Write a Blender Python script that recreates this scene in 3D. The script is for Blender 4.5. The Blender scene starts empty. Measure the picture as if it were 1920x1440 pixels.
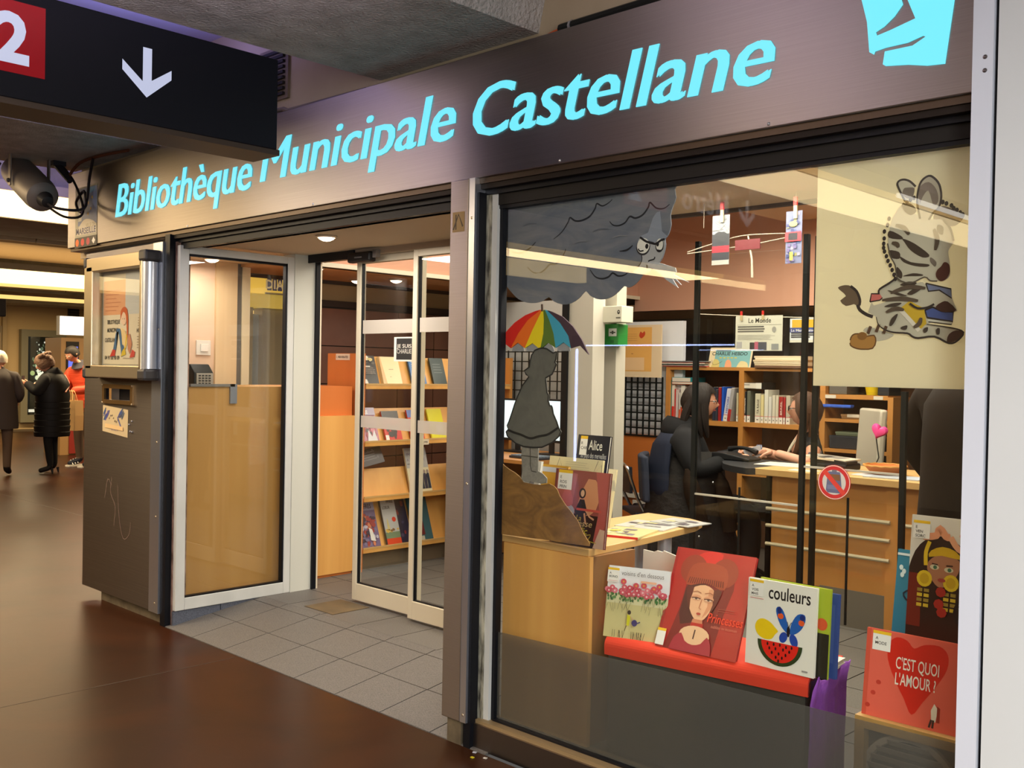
import bpy, bmesh, math, random
from mathutils import Vector, Matrix, Euler
from mathutils.geometry import tessellate_polygon
random.seed(7)
SC = bpy.context.scene
COL = SC.collection
PI = math.pi

# ------------------------------------------------------------------ camera, world, exposure
cam_data = bpy.data.cameras.new('camera')
cam = bpy.data.objects.new('camera', cam_data)
COL.objects.link(cam)
cam_data.sensor_fit = 'HORIZONTAL'
cam_data.sensor_width = 36.0
cam_data.lens = 36.0 * 1890.0 / 1920.0
cam_data.clip_start = 0.05
_yaw, _pit, _rol = 0.800, -0.0131, 0.0188
_f = Vector((-math.cos(_yaw)*math.cos(_pit), math.sin(_yaw)*math.cos(_pit), math.sin(_pit)))
_r = _f.cross(Vector((0, 0, 1))).normalized()
_u = _r.cross(_f)
_R = _r*math.cos(_rol) + _u*math.sin(_rol)
_U = _u*math.cos(_rol) - _r*math.sin(_rol)
cam.matrix_world = Matrix(((_R.x, _U.x, -_f.x, 0), (_R.y, _U.y, -_f.y, -2.75), (_R.z, _U.z, -_f.z, 1.5), (0, 0, 0, 1)))
SC.camera = cam

SC.view_settings.view_transform = 'Standard'
SC.view_settings.look = 'None'
SC.view_settings.gamma = 1.0
SC.view_settings.use_curve_mapping = False
SC.view_settings.exposure = 0.1
SC.cycles.use_denoising = True
SC.cycles.max_bounces = 12
SC.cycles.transparent_max_bounces = 24
SC.cycles.sample_clamp_indirect = 4.0
SC.cycles.caustics_reflective = False
SC.cycles.caustics_refractive = False

wd = bpy.data.worlds.new('world'); SC.world = wd; wd.use_nodes = True
wd.node_tree.nodes['Background'].inputs[0].default_value = (0.9, 0.85, 0.8, 1)
wd.node_tree.nodes['Background'].inputs[1].default_value = 0.10

def area(name, loc, sx, sy, power, color=(1, .86, .68), rot=(0, 0, 0), spread=180):
    d = bpy.data.lights.new(name, 'AREA'); d.shape = 'RECTANGLE'; d.size = sx; d.size_y = sy
    d.energy = power; d.color = color; d.spread = math.radians(spread)
    o = bpy.data.objects.new(name, d); COL.objects.link(o); o.location = loc; o.rotation_euler = rot
    return o
# library ceiling lamps (rows of lamps up under the raised ceiling, and the low ceiling behind the window)
area('library_ceiling_lamp', (-3.3, 2.3, 2.66), 1.6, 1.2, 58, (1, .90, .76))
area('library_ceiling_lamp', (-1.6, 2.1, 2.66), 1.4, 1.2, 46, (1, .90, .76))
area('library_ceiling_lamp', (-4.9, 2.0, 2.80), 0.9, 1.4, 24, (1, .88, .74))
area('library_ceiling_lamp', (-3.6, 3.6, 2.66), 1.4, 0.6, 36, (1, .90, .76))
area('window_display_lamp', (-1.9, 0.52, 2.19), 1.4, 0.3, 36, (1, .92, .80))
area('entrance_lamp', (-4.46, 0.45, 2.17), 0.5, 0.25, 12, (1, .93, .86))
area('cupboard_lamp', (-5.90, .50, 2.16), 0.3, 0.3, 6, (1, .86, .74))
# mall concourse ceiling troughs, with added fill lights among them
area('trough_and_fill_lamp', (-3.12, -5.0, 2.67), 0.5, 6.0, 52, (1, .80, .48))
area('trough_and_fill_lamp', (-7.3, -4.4, 2.72), 0.5, 7.4, 170, (1, .72, .38))
area('trough_and_fill_lamp', (-8.6, 0.5, 2.68), 0.2, 6.0, 110, (1, .74, .40))
area('trough_and_fill_lamp', (-14.2, 3.0, 2.44), 0.25, 7.0, 280, (1, .76, .44))
area('trough_and_fill_lamp', (-19.6, 4.0, 2.60), 0.25, 7.0, 280, (1, .78, .48))
area('trough_and_fill_lamp', (1.2, -3.6, 2.76), 0.5, 4.0, 260, (.97, .98, 1.0))  # fill light without a trough, placed where the window won't mirror it
area('ceiling_fill_uplight', (-4.7, -5.2, 2.86), 1.4, 4.5, 25, (1, .82, .62), (PI, 0, 0))  # these uplights hang unseen in mid-air, added to brighten the ceiling
area('ceiling_fill_uplight', (-1.5, -5.2, 2.86), 1.4, 4.5, 40, (1, .82, .62), (PI, 0, 0))
area('ceiling_fill_uplight', (-8.0, -3.0, 2.80), 0.8, 8.0, 25, (1, .76, .48), (PI, 0, 0))
area('ceiling_fill_uplight', (-11.4, 1.0, 2.40), 1.4, 9.0, 40, (1, .74, .42), (PI, 0, 0))
area('side_fill_light', (2.74, -4.4, 1.4), 4.0, 2.0, 250, (.96, .98, 1.0), (0, PI/2, 0))  # added fill at the end wall for facade and beams; no shop there
area('blue_tube_and_fill', (-4.7, -1.3, 2.95), 0.3, 2.4, 13, (.34, .32, 1.0), (PI, 0, 0))
area('blue_tube_and_fill', (-7.5, -0.3, 2.92), 0.3, 2.4, 30, (.34, .33, 1.0), (PI, -0.95, 0))
area('trough_and_fill_lamp', (-6.3, -2.0, 2.69), 0.4, 1.6, 62, (1, .88, .72))  # fill light added out of view to brighten the poster case
area('blue_tube_and_fill', (-2.1, -2.0, 2.40), 0.5, 1.8, 30, (.92, .80, 1.0), (PI, -0.55, 0), 110)  # unseen mid-air fill that brightens the underside of the near beam
area('blue_tube_and_fill', (-5.2, -2.2, 2.42), 0.5, 1.2, 26, (.94, .80, 1.0), (PI, -0.5, 0), 100)  # another unseen fill, added below the next beam along

# ------------------------------------------------------------------ materials
def lin(c):
    return tuple(((v/255.0)/12.92 if v/255.0 <= 0.04045 else ((v/255.0+0.055)/1.055)**2.4) for v in c)
_mats = {}
def mat(name, rgb, rough=0.5, metal=0.0, var=None, bump=None, emit=None, spec=0.5, aniso=None, coat=0.0):
    """var=(other rgb, (sx,sy,sz), contrast); bump=((sx,sy,sz), strength, distance)"""
    if name in _mats: return _mats[name]
    m = bpy.data.materials.new(name); m.use_nodes = True
    if max(rgb) < 50 and spec == .5: spec = .22
    nt = m.node_tree; b = nt.nodes['Principled BSDF']
    b.inputs['Base Color'].default_value = (*lin(rgb), 1)
    b.inputs['Roughness'].default_value = rough
    b.inputs['Metallic'].default_value = metal
    b.inputs['Specular IOR Level'].default_value = spec
    if coat: b.inputs['Coat Weight'].default_value = coat; b.inputs['Coat Roughness'].default_value = 0.08
    def noise(sc, det=4.0):
        tc = nt.nodes.new('ShaderNodeTexCoord'); mp = nt.nodes.new('ShaderNodeMapping'); nz = nt.nodes.new('ShaderNodeTexNoise')
        mp.inputs['Scale'].default_value = sc; nz.inputs['Scale'].default_value = 1.0; nz.inputs['Detail'].default_value = det
        nt.links.new(tc.outputs['Object'], mp.inputs[0]); nt.links.new(mp.outputs[0], nz.inputs['Vector'])
        return nz
    if var:
        nz = noise(var[1]); rp = nt.nodes.new('ShaderNodeValToRGB')
        h = 0.5*(1-var[2]); rp.color_ramp.elements[0].position = max(0, h*0.9+.02); rp.color_ramp.elements[1].position = min(1, 1-h*0.9-.02)
        rp.color_ramp.elements[0].color = (*lin(rgb), 1); rp.color_ramp.elements[1].color = (*lin(var[0]), 1)
        nt.links.new(nz.outputs['Fac'], rp.inputs[0]); nt.links.new(rp.outputs[0], b.inputs['Base Color'])
    if var and len(var) > 3: nz.inputs['Distortion'].default_value = var[3]; nz.inputs['Detail'].default_value = 8.0; nz.inputs['Roughness'].default_value = .62
    if bump:
        nz = noise(bump[0], 6.0); bp = nt.nodes.new('ShaderNodeBump')
        bp.inputs['Strength'].default_value = bump[1]; bp.inputs['Distance'].default_value = bump[2]
        nt.links.new(nz.outputs['Fac'], bp.inputs['Height']); nt.links.new(bp.outputs[0], b.inputs['Normal'])
    if emit:
        b.inputs['Emission Color'].default_value = (*lin(emit[0]), 1); b.inputs['Emission Strength'].default_value = emit[1]
    if aniso:
        b.inputs['Anisotropic'].default_value = aniso
        t = nt.nodes.new('ShaderNodeTangent'); t.direction_type = 'RADIAL'; t.axis = 'Z'
        nt.links.new(t.outputs[0], b.inputs['Tangent'])
        b.inputs['Anisotropic Rotation'].default_value = 0.25
    _mats[name] = m
    return m
def attr_mat(name, rough, spec=0.5, coat=0.0):
    m = bpy.data.materials.new(name); m.use_nodes = True
    nt = m.node_tree; b = nt.nodes['Principled BSDF']
    a = nt.nodes.new('ShaderNodeAttribute'); a.attribute_name = 'ink'
    nt.links.new(a.outputs['Color'], b.inputs['Base Color'])
    b.inputs['Roughness'].default_value = rough; b.inputs['Specular IOR Level'].default_value = spec
    if coat: b.inputs['Coat Weight'].default_value = coat; b.inputs['Coat Roughness'].default_value = 0.1
    return m
PRINT = attr_mat('printed_paper', 0.5, 0.4)
GLOSSY = attr_mat('glossy_print', 0.28, 0.5)
PAINT = attr_mat('painted_surface', 0.75, 0.25)
ADVERT = attr_mat('backlit_print', 0.4)
ADVERT.node_tree.links.new(ADVERT.node_tree.nodes['Attribute'].outputs['Color'], ADVERT.node_tree.nodes['Principled BSDF'].inputs['Emission Color'])
ADVERT.node_tree.nodes['Principled BSDF'].inputs['Emission Strength'].default_value = .55
CLOTH = attr_mat('cloth', 0.9, 0.15)
def glass_mat(name, tint=(1, 1, 1), f0=0.045, film=None):
    m = bpy.data.materials.new(name); m.use_nodes = True
    nt = m.node_tree; nt.nodes.remove(nt.nodes['Principled BSDF']); out = nt.nodes['Material Output']
    tr = nt.nodes.new('ShaderNodeBsdfTransparent'); tr.inputs[0].default_value = (*tint, 1)
    gl = nt.nodes.new('ShaderNodeBsdfGlossy'); gl.inputs['Roughness'].default_value = 0.0
    lw = nt.nodes.new('ShaderNodeLayerWeight'); lw.inputs['Blend'].default_value = 0.5
    pw = nt.nodes.new('ShaderNodeMath'); pw.operation = 'POWER'; pw.inputs[1].default_value = 5.0
    ml = nt.nodes.new('ShaderNodeMath'); ml.operation = 'MULTIPLY_ADD'; ml.inputs[1].default_value = 1-f0; ml.inputs[2].default_value = f0
    mx = nt.nodes.new('ShaderNodeMixShader')
    nt.links.new(lw.outputs['Facing'], pw.inputs[0]); nt.links.new(pw.outputs[0], ml.inputs[0]); nt.links.new(ml.outputs[0], mx.inputs[0])
    src = tr
    if film:
        df = nt.nodes.new('ShaderNodeBsdfDiffuse'); df.inputs[0].default_value = (*lin(film[0]), 1)
        m2 = nt.nodes.new('ShaderNodeMixShader'); m2.inputs[0].default_value = film[1]
        nt.links.new(tr.outputs[0], m2.inputs[1]); nt.links.new(df.outputs[0], m2.inputs[2]); src = m2
    nt.links.new(src.outputs[0], mx.inputs[1]); nt.links.new(gl.outputs[0], mx.inputs[2]); nt.links.new(mx.outputs[0], out.inputs[0])
    return m
GLASS = glass_mat('window_glass', (.97, .985, .97), 0.045)
GLASS_THIN = glass_mat('screen_glass', (.97, .98, .97), 0.02)
FILM = glass_mat('frosted_film', (.80, .80, .80), 0.01, ((120, 118, 112), 0.30))
FROST = glass_mat('safety_band', (.9, .9, .9), 0.01, ((225, 215, 200), 0.62))

STEEL = mat('brushed_steel', (160, 153, 150), 0.36, 1.0, var=((148, 141, 138), (2, 2, 420), .5), aniso=0.8)
STEEL_DK = mat('dull_steel', (128, 120, 116), 0.36, 1.0, var=((110, 104, 104), (1.5, 1.5, 3), .5))
STEEL_ED = mat('steel_edge', (205, 208, 215), 0.3, 0.9)
ALU = mat('satin_aluminium', (196, 180, 150), 0.35, 0.85)
ALU_W = mat('cream_aluminium', (226, 214, 186), 0.4, 0.15)
WHITE = mat('white_frame', (214, 214, 206), 0.4, var=((196, 196, 188), (6, 6, 3), .5))
WHITE2 = mat('white_wall_panel', (218, 220, 217), 0.45, var=((208, 211, 209), (1, 1, 1), .4))
BLACK = mat('black_rubber', (14, 15, 20), 0.45)
BLACKM = mat('black_metal', (30, 32, 30), 0.4, 0.3)
DIRTY = mat('dirty_plaster', (188, 182, 158), 0.9, var=((52, 48, 38), (40, 40, 9), .25), bump=((60, 60, 20), .4, .01))
WOOD = mat('beech_veneer', (207, 147, 73), 0.42, var=((226, 170, 92), (7, 7, .35), .35), coat=.12)
WOOD2 = mat('beech_pale', (196, 154, 92), 0.45, var=((206, 166, 106), (8, 8, .4), .5))
WOOD3 = mat('beech_deep', (184, 124, 58), 0.45, var=((198, 138, 70), (8, 8, .5), .5))
WOODO = mat('orange_wood', (200, 110, 46), 0.45, var=((210, 122, 56), (8, 8, .5), .5))
WOODD = mat('dark_wood', (122, 84, 44), 0.5, var=((136, 94, 52), (8, 8, .5), .5))
CONC = mat('rough_concrete', (206, 198, 192), 0.95, var=((164, 156, 148), (9, 9, 9), .5), bump=((70, 70, 70), .9, .02))
CONC_S = mat('smooth_concrete', (150, 142, 130), 0.85, var=((122, 114, 102), (5, 5, 5), .5), bump=((60, 60, 60), .3, .01))
CONC_D = mat('dark_concrete', (112, 98, 74), 0.7, var=((70, 60, 44), (14, 14, 14), .5))  # darker mottled concrete, used for the footings
PLASTER = mat('beige_plaster', (186, 168, 138), 0.85, var=((172, 154, 124), (3, 3, 3), .5))
CEIL = mat('cream_ceiling', (214, 196, 168), 0.9)
PINK = mat('salmon_paint', (208, 158, 132), 0.85)
BEIGEC = mat('beige_ceiling', (214, 182, 142), 0.9)
GREYW = mat('grey_wall', (182, 184, 182), 0.8)
TILE = mat('granite_tile', (124, 119, 112), 0.5, var=((74, 71, 67), (190, 190, 190), .55), spec=.35)
TILE_DK = mat('joint', (62, 54, 46), 0.9)
GRANITE = mat('blue_granite', (104, 108, 120), 0.6, var=((60, 64, 74), (160, 160, 160), .55))
FLOORM = mat('polished_brown_floor', (62, 31, 13), 0.33, var=((36, 18, 9), (1.3, 1.3, 1.3), .5, 1.2), bump=((5, 5, 5), .05, .01), spec=.16)
BTILE = mat('brown_wall_tile', (124, 84, 66), 0.4, var=((108, 72, 56), (5, 5, 5), .5))
FLOORM.node_tree.nodes['Principled BSDF'].inputs['Specular Tint'].default_value = (1, .64, .36, 1)   # orange tint standing in for warm light reflected by the floor
def plain(rgb, rough=0.6, metal=0.0):
    return mat('paint_%d_%d_%d_%d_%d' % (*rgb, int(rough*100), int(metal*100)), rgb, rough, metal)
def glow(name, rgb, s): return mat(name, rgb, 0.5, emit=(rgb, s))
SIGN_LIT = mat('backlit_white', (120, 122, 130), .4, emit=((206, 214, 246), .62))
CYAN = mat('backlit_cyan', (60, 90, 96), .4, emit=((112, 236, 255), .9))
TUBE = glow('lit_diffuser', (255, 222, 158), 2.6)
TUBE_W = glow('lit_white_tube', (255, 246, 232), 5.0)
COVE = glow('lit_yellow_diffuser', (246, 204, 120), 1.2)
BLUE_LED = glow('blue_led', (176, 196, 255), 14.0)
SPOTL = glow('lit_spot', (255, 226, 196), 5.0)
def card_mat(name, rgb):
    """thin card that lets some of the light behind it through"""
    m = bpy.data.materials.new(name); m.use_nodes = True; nt = m.node_tree; nt.nodes.remove(nt.nodes['Principled BSDF'])
    d = nt.nodes.new('ShaderNodeBsdfDiffuse'); t = nt.nodes.new('ShaderNodeBsdfTranslucent'); x = nt.nodes.new('ShaderNodeMixShader')
    d.inputs[0].default_value = t.inputs[0].default_value = (*lin(rgb), 1); x.inputs[0].default_value = .45
    nt.links.new(d.outputs[0], x.inputs[1]); nt.links.new(t.outputs[0], x.inputs[2]); nt.links.new(x.outputs[0], nt.nodes['Material Output'].inputs[0])
    return m
CARD = card_mat('cream_card', (232, 224, 196))
# ------------------------------------------------------------------ mesh helpers
class Fr:
    """a plane in space: origin, u axis, v axis; w runs along the normal"""
    def __init__(s, o, ux=(1, 0, 0), uy=(0, 0, 1)):
        s.o = Vector(o); s.ux = Vector(ux); s.uy = Vector(uy); s.n = s.ux.cross(s.uy).normalized()
    def p(s, u, v, w=0.0): return s.o + s.ux*u + s.uy*v + s.n*w
def yplane(y): return Fr((0, y, 0))                    # faces the concourse (-y)
def xplane(x): return Fr((x, 0, 0), (0, 1, 0), (0, 0, 1))  # faces +x

_txt = {}
def text_geo(s, bold=0.0, shear=0.0):
    k = (s, bold, shear)
    if k not in _txt:
        c = bpy.data.curves.new('t', 'FONT'); c.body = s; c.offset = bold; c.shear = shear; c.size = 1.0
        c.resolution_u = 3; c.fill_mode = 'FRONT'
        o = bpy.data.objects.new('t', c)
        m = bpy.data.meshes.new_from_object(o)
        _txt[k] = ([tuple(v.co[:2]) for v in m.vertices], [tuple(p.vertices) for p in m.polygons])
        bpy.data.objects.remove(o); bpy.data.meshes.remove(m); bpy.data.curves.remove(c)
    return _txt[k]

class MB:
    def __init__(s): s.v = []; s.f = []; s.c = []; s.mi = []
    def add(s, vs, fs, col=None, mi=0):
        b = len(s.v); s.v += [Vector(p) for p in vs]
        for f in fs: s.f.append(tuple(i+b for i in f)); s.c.append(col); s.mi.append(mi)
        return s
    def box(s, a, b, col=None, mi=0):
        x0, y0, z0 = a; x1, y1, z1 = b
        v = [(x0, y0, z0), (x1, y0, z0), (x1, y1, z0), (x0, y1, z0), (x0, y0, z1), (x1, y0, z1), (x1, y1, z1), (x0, y1, z1)]
        return s.add(v, [(0, 3, 2, 1), (4, 5, 6, 7), (0, 1, 5, 4), (1, 2, 6, 5), (2, 3, 7, 6), (3, 0, 4, 7)], col, mi)
    def fbox(s, fr, u0, v0, w0, u1, v1, w1, col=None, mi=0):
        v = [fr.p(*q) for q in ((u0, v0, w0), (u1, v0, w0), (u1, v1, w0), (u0, v1, w0), (u0, v0, w1), (u1, v0, w1), (u1, v1, w1), (u0, v1, w1))]
        return s.add(v, [(0, 3, 2, 1), (4, 5, 6, 7), (0, 1, 5, 4), (1, 2, 6, 5), (2, 3, 7, 6), (3, 0, 4, 7)], col, mi)
    def prism(s, fr, pts, w0, w1, col=None, mi=0):
        n = len(pts)
        a = sum(pts[i][0]*pts[(i+1) % n][1]-pts[(i+1) % n][0]*pts[i][1] for i in range(n))
        if a < 0: pts = pts[::-1]
        v = [fr.p(u, q, w0) for u, q in pts]+[fr.p(u, q, w1) for u, q in pts]
        f = [tuple(range(n))[::-1], tuple(range(n, 2*n))]+[(i, (i+1) % n, n+(i+1) % n, n+i) for i in range(n)]
        return s.add(v, f, col, mi)
    def ring(s, c, ax, r, n, ph=0.0, ry=None, ref=None):
        ax = Vector(ax).normalized()
        ref = Vector(ref) if ref else (Vector((0, 0, 1)) if abs(ax.z) < .9 else Vector((1, 0, 0)))
        x = ref.cross(ax).normalized(); y = ax.cross(x)
        ry = r if ry is None else ry
        return [Vector(c)+x*(r*math.cos(2*PI*i/n+ph))+y*(ry*math.sin(2*PI*i/n+ph)) for i in range(n)]
    def loft(s, rings, cap=True, col=None, closed=True, mi=0):
        n = len(rings[0]); vs = [p for r in rings for p in r]; fs = []
        for k in range(len(rings)-1):
            for i in range(n if closed else n-1):
                j = (i+1) % n; fs.append((k*n+i, k*n+j, (k+1)*n+j, (k+1)*n+i))
        if cap: fs.append(tuple(range(n))[::-1]); fs.append(tuple(range((len(rings)-1)*n, len(rings)*n)))
        return s.add(vs, fs, col, mi)
    def tube(s, pts, r, n=8, col=None, mi=0):
        pts = [Vector(p) for p in pts]; rs = []
        ref = None
        for i, p in enumerate(pts):
            d = (pts[min(i+1, len(pts)-1)]-pts[max(i-1, 0)])
            rr = r[i] if isinstance(r, (list, tuple)) else r
            d = d.normalized()
            if ref is None: ref = Vector((0, 0, 1)) if abs(d.z) < .9 else Vector((1, 0, 0))
            x = ref.cross(d)
            if x.length < 1e-4: x = Vector((0.3, 1, 0.2)).cross(d)
            x.normalize(); y = d.cross(x); ref = y
            rs.append([p+x*(rr*math.cos(2*PI*k/n))+y*(rr*math.sin(2*PI*k/n)) for k in range(n)])
        return s.loft(rs, True, col, mi=mi)
    def cyl(s, p0, p1, r0, r1=None, n=16, col=None, mi=0): return s.tube([p0, p1], [r0, r0 if r1 is None else r1], n, col, mi)
    def lathe(s, c, prof, n=24, col=None, axis=(0, 0, 1), mi=0):
        ax = Vector(axis).normalized()
        return s.loft([s.ring(Vector(c)+ax*z, ax, max(r, 1e-4), n) for r, z in prof], True, col, mi=mi)
    def ball(s, c, rx, ry=None, rz=None, n=14, m=9, col=None, mi=0):
        ry = rx if ry is None else ry; rz = rx if rz is None else rz; c = Vector(c)
        rs = []
        for k in range(m+1):
            t = PI*k/m; z = -math.cos(t); q = max(math.sin(t), 1e-3)
            rs.append([c+Vector((rx*q*math.cos(2*PI*i/n), ry*q*math.sin(2*PI*i/n), rz*z)) for i in range(n)])
        return s.loft(rs, True, col, mi=mi)
    def text(s, fr, t, u, v, size, w0=0.0, w1=None, col=None, bold=0.0, shear=0.0, align='L', fit=None, mi=0):
        vs, fs = text_geo(t, bold, shear)
        if not vs: return s
        x0 = min(p[0] for p in vs); x1 = max(p[0] for p in vs); sx = size
        if fit: sx = fit/(x1-x0)
        off = {'L': -x0*sx, 'C': -(x0+x1)/2*sx, 'R': -x1*sx}[align]
        pts = [(u+off+p[0]*sx, v+p[1]*size) for p in vs]
        if w1 is None: return s.add([fr.p(a, b, w0) for a, b in pts], fs, col, mi)
        n = len(pts); ed = {}
        for f in fs:
            for i in range(len(f)):
                e = (f[i], f[(i+1) % len(f)]); ed[e] = 1
        side = [(a, b, n+b, n+a) for (a, b) in ed if (b, a) not in ed]
        return s.add([fr.p(a, b, w0) for a, b in pts]+[fr.p(a, b, w1) for a, b in pts], [tuple(n+i for i in f) for f in fs]+[tuple(f[::-1]) for f in fs]+side, col, mi)
    def build(s, name, m, parent=None, smooth=False, bevel=0.0, origin=None, kind=None):
        me = bpy.data.meshes.new(name)
        po = WORLD.get(parent.name, Vector((0, 0, 0))) if parent else None
        if parent is None:
            if origin is None:
                xs = [p.x for p in s.v]; ys = [p.y for p in s.v]; zs = [p.z for p in s.v]
                origin = Vector(((min(xs)+max(xs))/2, (min(ys)+max(ys))/2, min(zs)))
            o0 = Vector(origin)
        else: o0 = po
        me.from_pydata([tuple(p-o0) for p in s.v], [], s.f)
        for mm in (m if isinstance(m, (list, tuple)) else [m]): me.materials.append(mm)
        if any(s.mi): me.polygons.foreach_set('material_index', s.mi)
        if any(c is not None for c in s.c):
            at = me.color_attributes.new('ink', 'FLOAT_COLOR', 'CORNER')
            buf = []
            for c, p in zip(s.c, s.f): buf += list((*lin(c if c else (200, 200, 200)), 1.0))*len(p)
            at.data.foreach_set('color', buf)
        if smooth: me.polygons.foreach_set('use_smooth', [True]*len(me.polygons))
        me.update()
        o = bpy.data.objects.new(name, me); COL.objects.link(o)
        if parent is None: o.location = o0
        else: o.parent = parent
        WORLD[o.name] = o0
        if bevel:
            bv = o.modifiers.new('bevel', 'BEVEL'); bv.width = bevel; bv.segments = 2; bv.limit_method = 'ANGLE'
        if smooth:
            try:
                me.set_sharp_from_angle(angle=math.radians(42))
            except Exception: pass
        if kind: o['kind'] = kind
        return o
WORLD = {}
def tag(o, label=None, cat=None, group=None, kind=None):
    if label: o['label'] = label
    if cat: o['category'] = cat
    if group: o['group'] = group
    if kind: o['kind'] = kind
    return o
def thing(name, base, label, cat, group=None):
    o = bpy.data.objects.new(name, None); COL.objects.link(o); o.location = base; o.empty_display_size = .1
    WORLD[o.name] = Vector(base)
    return tag(o, label, cat, group)
def struct(name, mb, m, **k):
    return tag(mb.build(name, m, **k), kind='structure')
def sbox(name, a, b, m, **k): return struct(name, MB().box(a, b), m, **k)

class Art:
    """flat print on a surface, one thin layer of ink over another"""
    def __init__(s, fr, w=0.0006, step=0.00012): s.fr = fr; s.w = w; s.st = step; s.m = MB()
    def up(s): s.w += s.st; return s.w
    def poly(s, pts, col):
        w = s.up(); pts3 = [Vector((u, v, 0)) for u, v in pts]
        s.m.add([s.fr.p(u, v, w) for u, v in pts], [tuple(t) for t in tessellate_polygon([pts3])], col); return s
    def rect(s, u0, v0, u1, v1, col): return s.poly([(u0, v0), (u1, v0), (u1, v1), (u0, v1)], col)
    def ell(s, u, v, ru, rv, col, n=18, rot=0.0):
        c, q = math.cos(rot), math.sin(rot)
        return s.poly([(u+ru*math.cos(2*PI*i/n)*c-rv*math.sin(2*PI*i/n)*q, v+ru*math.cos(2*PI*i/n)*q+rv*math.sin(2*PI*i/n)*c) for i in range(n)], col)
    def line(s, pts, wd, col, taper=False):
        w = s.up(); L = []; Rr = []
        for i, (u, v) in enumerate(pts):
            a = pts[max(i-1, 0)]; b = pts[min(i+1, len(pts)-1)]
            dx, dy = b[0]-a[0], b[1]-a[1]; l = math.hypot(dx, dy) or 1
            h = wd/2*(1 if not taper else (.35+.65*math.sin(PI*(i+.5)/len(pts))))
            L.append(s.fr.p(u-dy/l*h, v+dx/l*h, w)); Rr.append(s.fr.p(u+dy/l*h, v-dx/l*h, w))
        n = len(pts)
        s.m.add(Rr+L, [(i, i+1, n+i+1, n+i) for i in range(n-1)], col); return s
    def text(s, t, u, v, size, col, align='L', bold=0.0, shear=0.0, fit=None):
        s.m.text(s.fr, t, u, v, size, s.up(), None, col, bold, shear, align, fit); return s
    def lines(s, u0, u1, v0, v1, n, col, th=None):
        th = th or (v1-v0)/n*0.35; w = s.up()
        for i in range(n):
            v = v0+(v1-v0)*(i+.5)/n; e = u0+(u1-u0)*random.uniform(.8, 1)
            s.m.add([s.fr.p(u0, v, w), s.fr.p(e, v, w), s.fr.p(e, v+th, w), s.fr.p(u0, v+th, w)], [(0, 1, 2, 3)], col)
        return s
    def build(s, name='cover_print', parent=None, m=None): return s.m.build(name, m or PRINT, parent)
def smooth_pts(pts, n=3, closed=False):
    out = []; N = len(pts)
    for i in range(N if closed else N-1):
        p0 = pts[(i-1) % N] if (closed or i > 0) else pts[i]; p1 = pts[i]; p2 = pts[(i+1) % N]
        p3 = pts[(i+2) % N] if (closed or i+2 < N) else p2
        for k in range(n):
            t = k/n
            out.append(tuple(.5*((2*b)+(-a+c)*t+(2*a-5*b+4*c-d)*t*t+(-a+3*b-3*c+d)*t**3) for a, b, c, d in zip(p0, p1, p2, p3)))
    if not closed: out.append(pts[-1])
    return out

def book(fr, w, h, t, label, group, cover=(200, 60, 50), pages=(238, 232, 214), name='book', spine=None, cat='book', z=0.0):
    """a hardback: boards, spine, page block; front face at w=0 of the frame, thickness behind it. returns (thing, art on its cover)"""
    o = thing(name, fr.p(w/2, 0, -t/2), label, cat, group)
    b = 0.0025 if t > .008 else t*.2
    c = MB()
    c.fbox(fr, 0, 0, -b, w, h, 0, cover); c.fbox(fr, 0, 0, -t, w, h, -t+b, cover); c.fbox(fr, 0, 0, -t+b, b, h, -b, spine or cover)
    c.build('cover', GLOSSY, o)
    MB().fbox(fr, b, .003, -t+b, w-.004, h-.003, -b, pages).build('page_block', PRINT, o)
    return o, Art(fr)
def library_tag(a, u, v, w=.05, h=.055, txt=('A', 'BONO')):
    a.rect(u, v, u+w, v+h, (238, 234, 222)).rect(u, v+h*.84, u+w, v+h, (236, 190, 40))
    for i, t in enumerate(txt): a.text(t, u+w*.15, v+h*(.55-.24*i), h*.22, (60, 56, 50), bold=.01)
    return a
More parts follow.
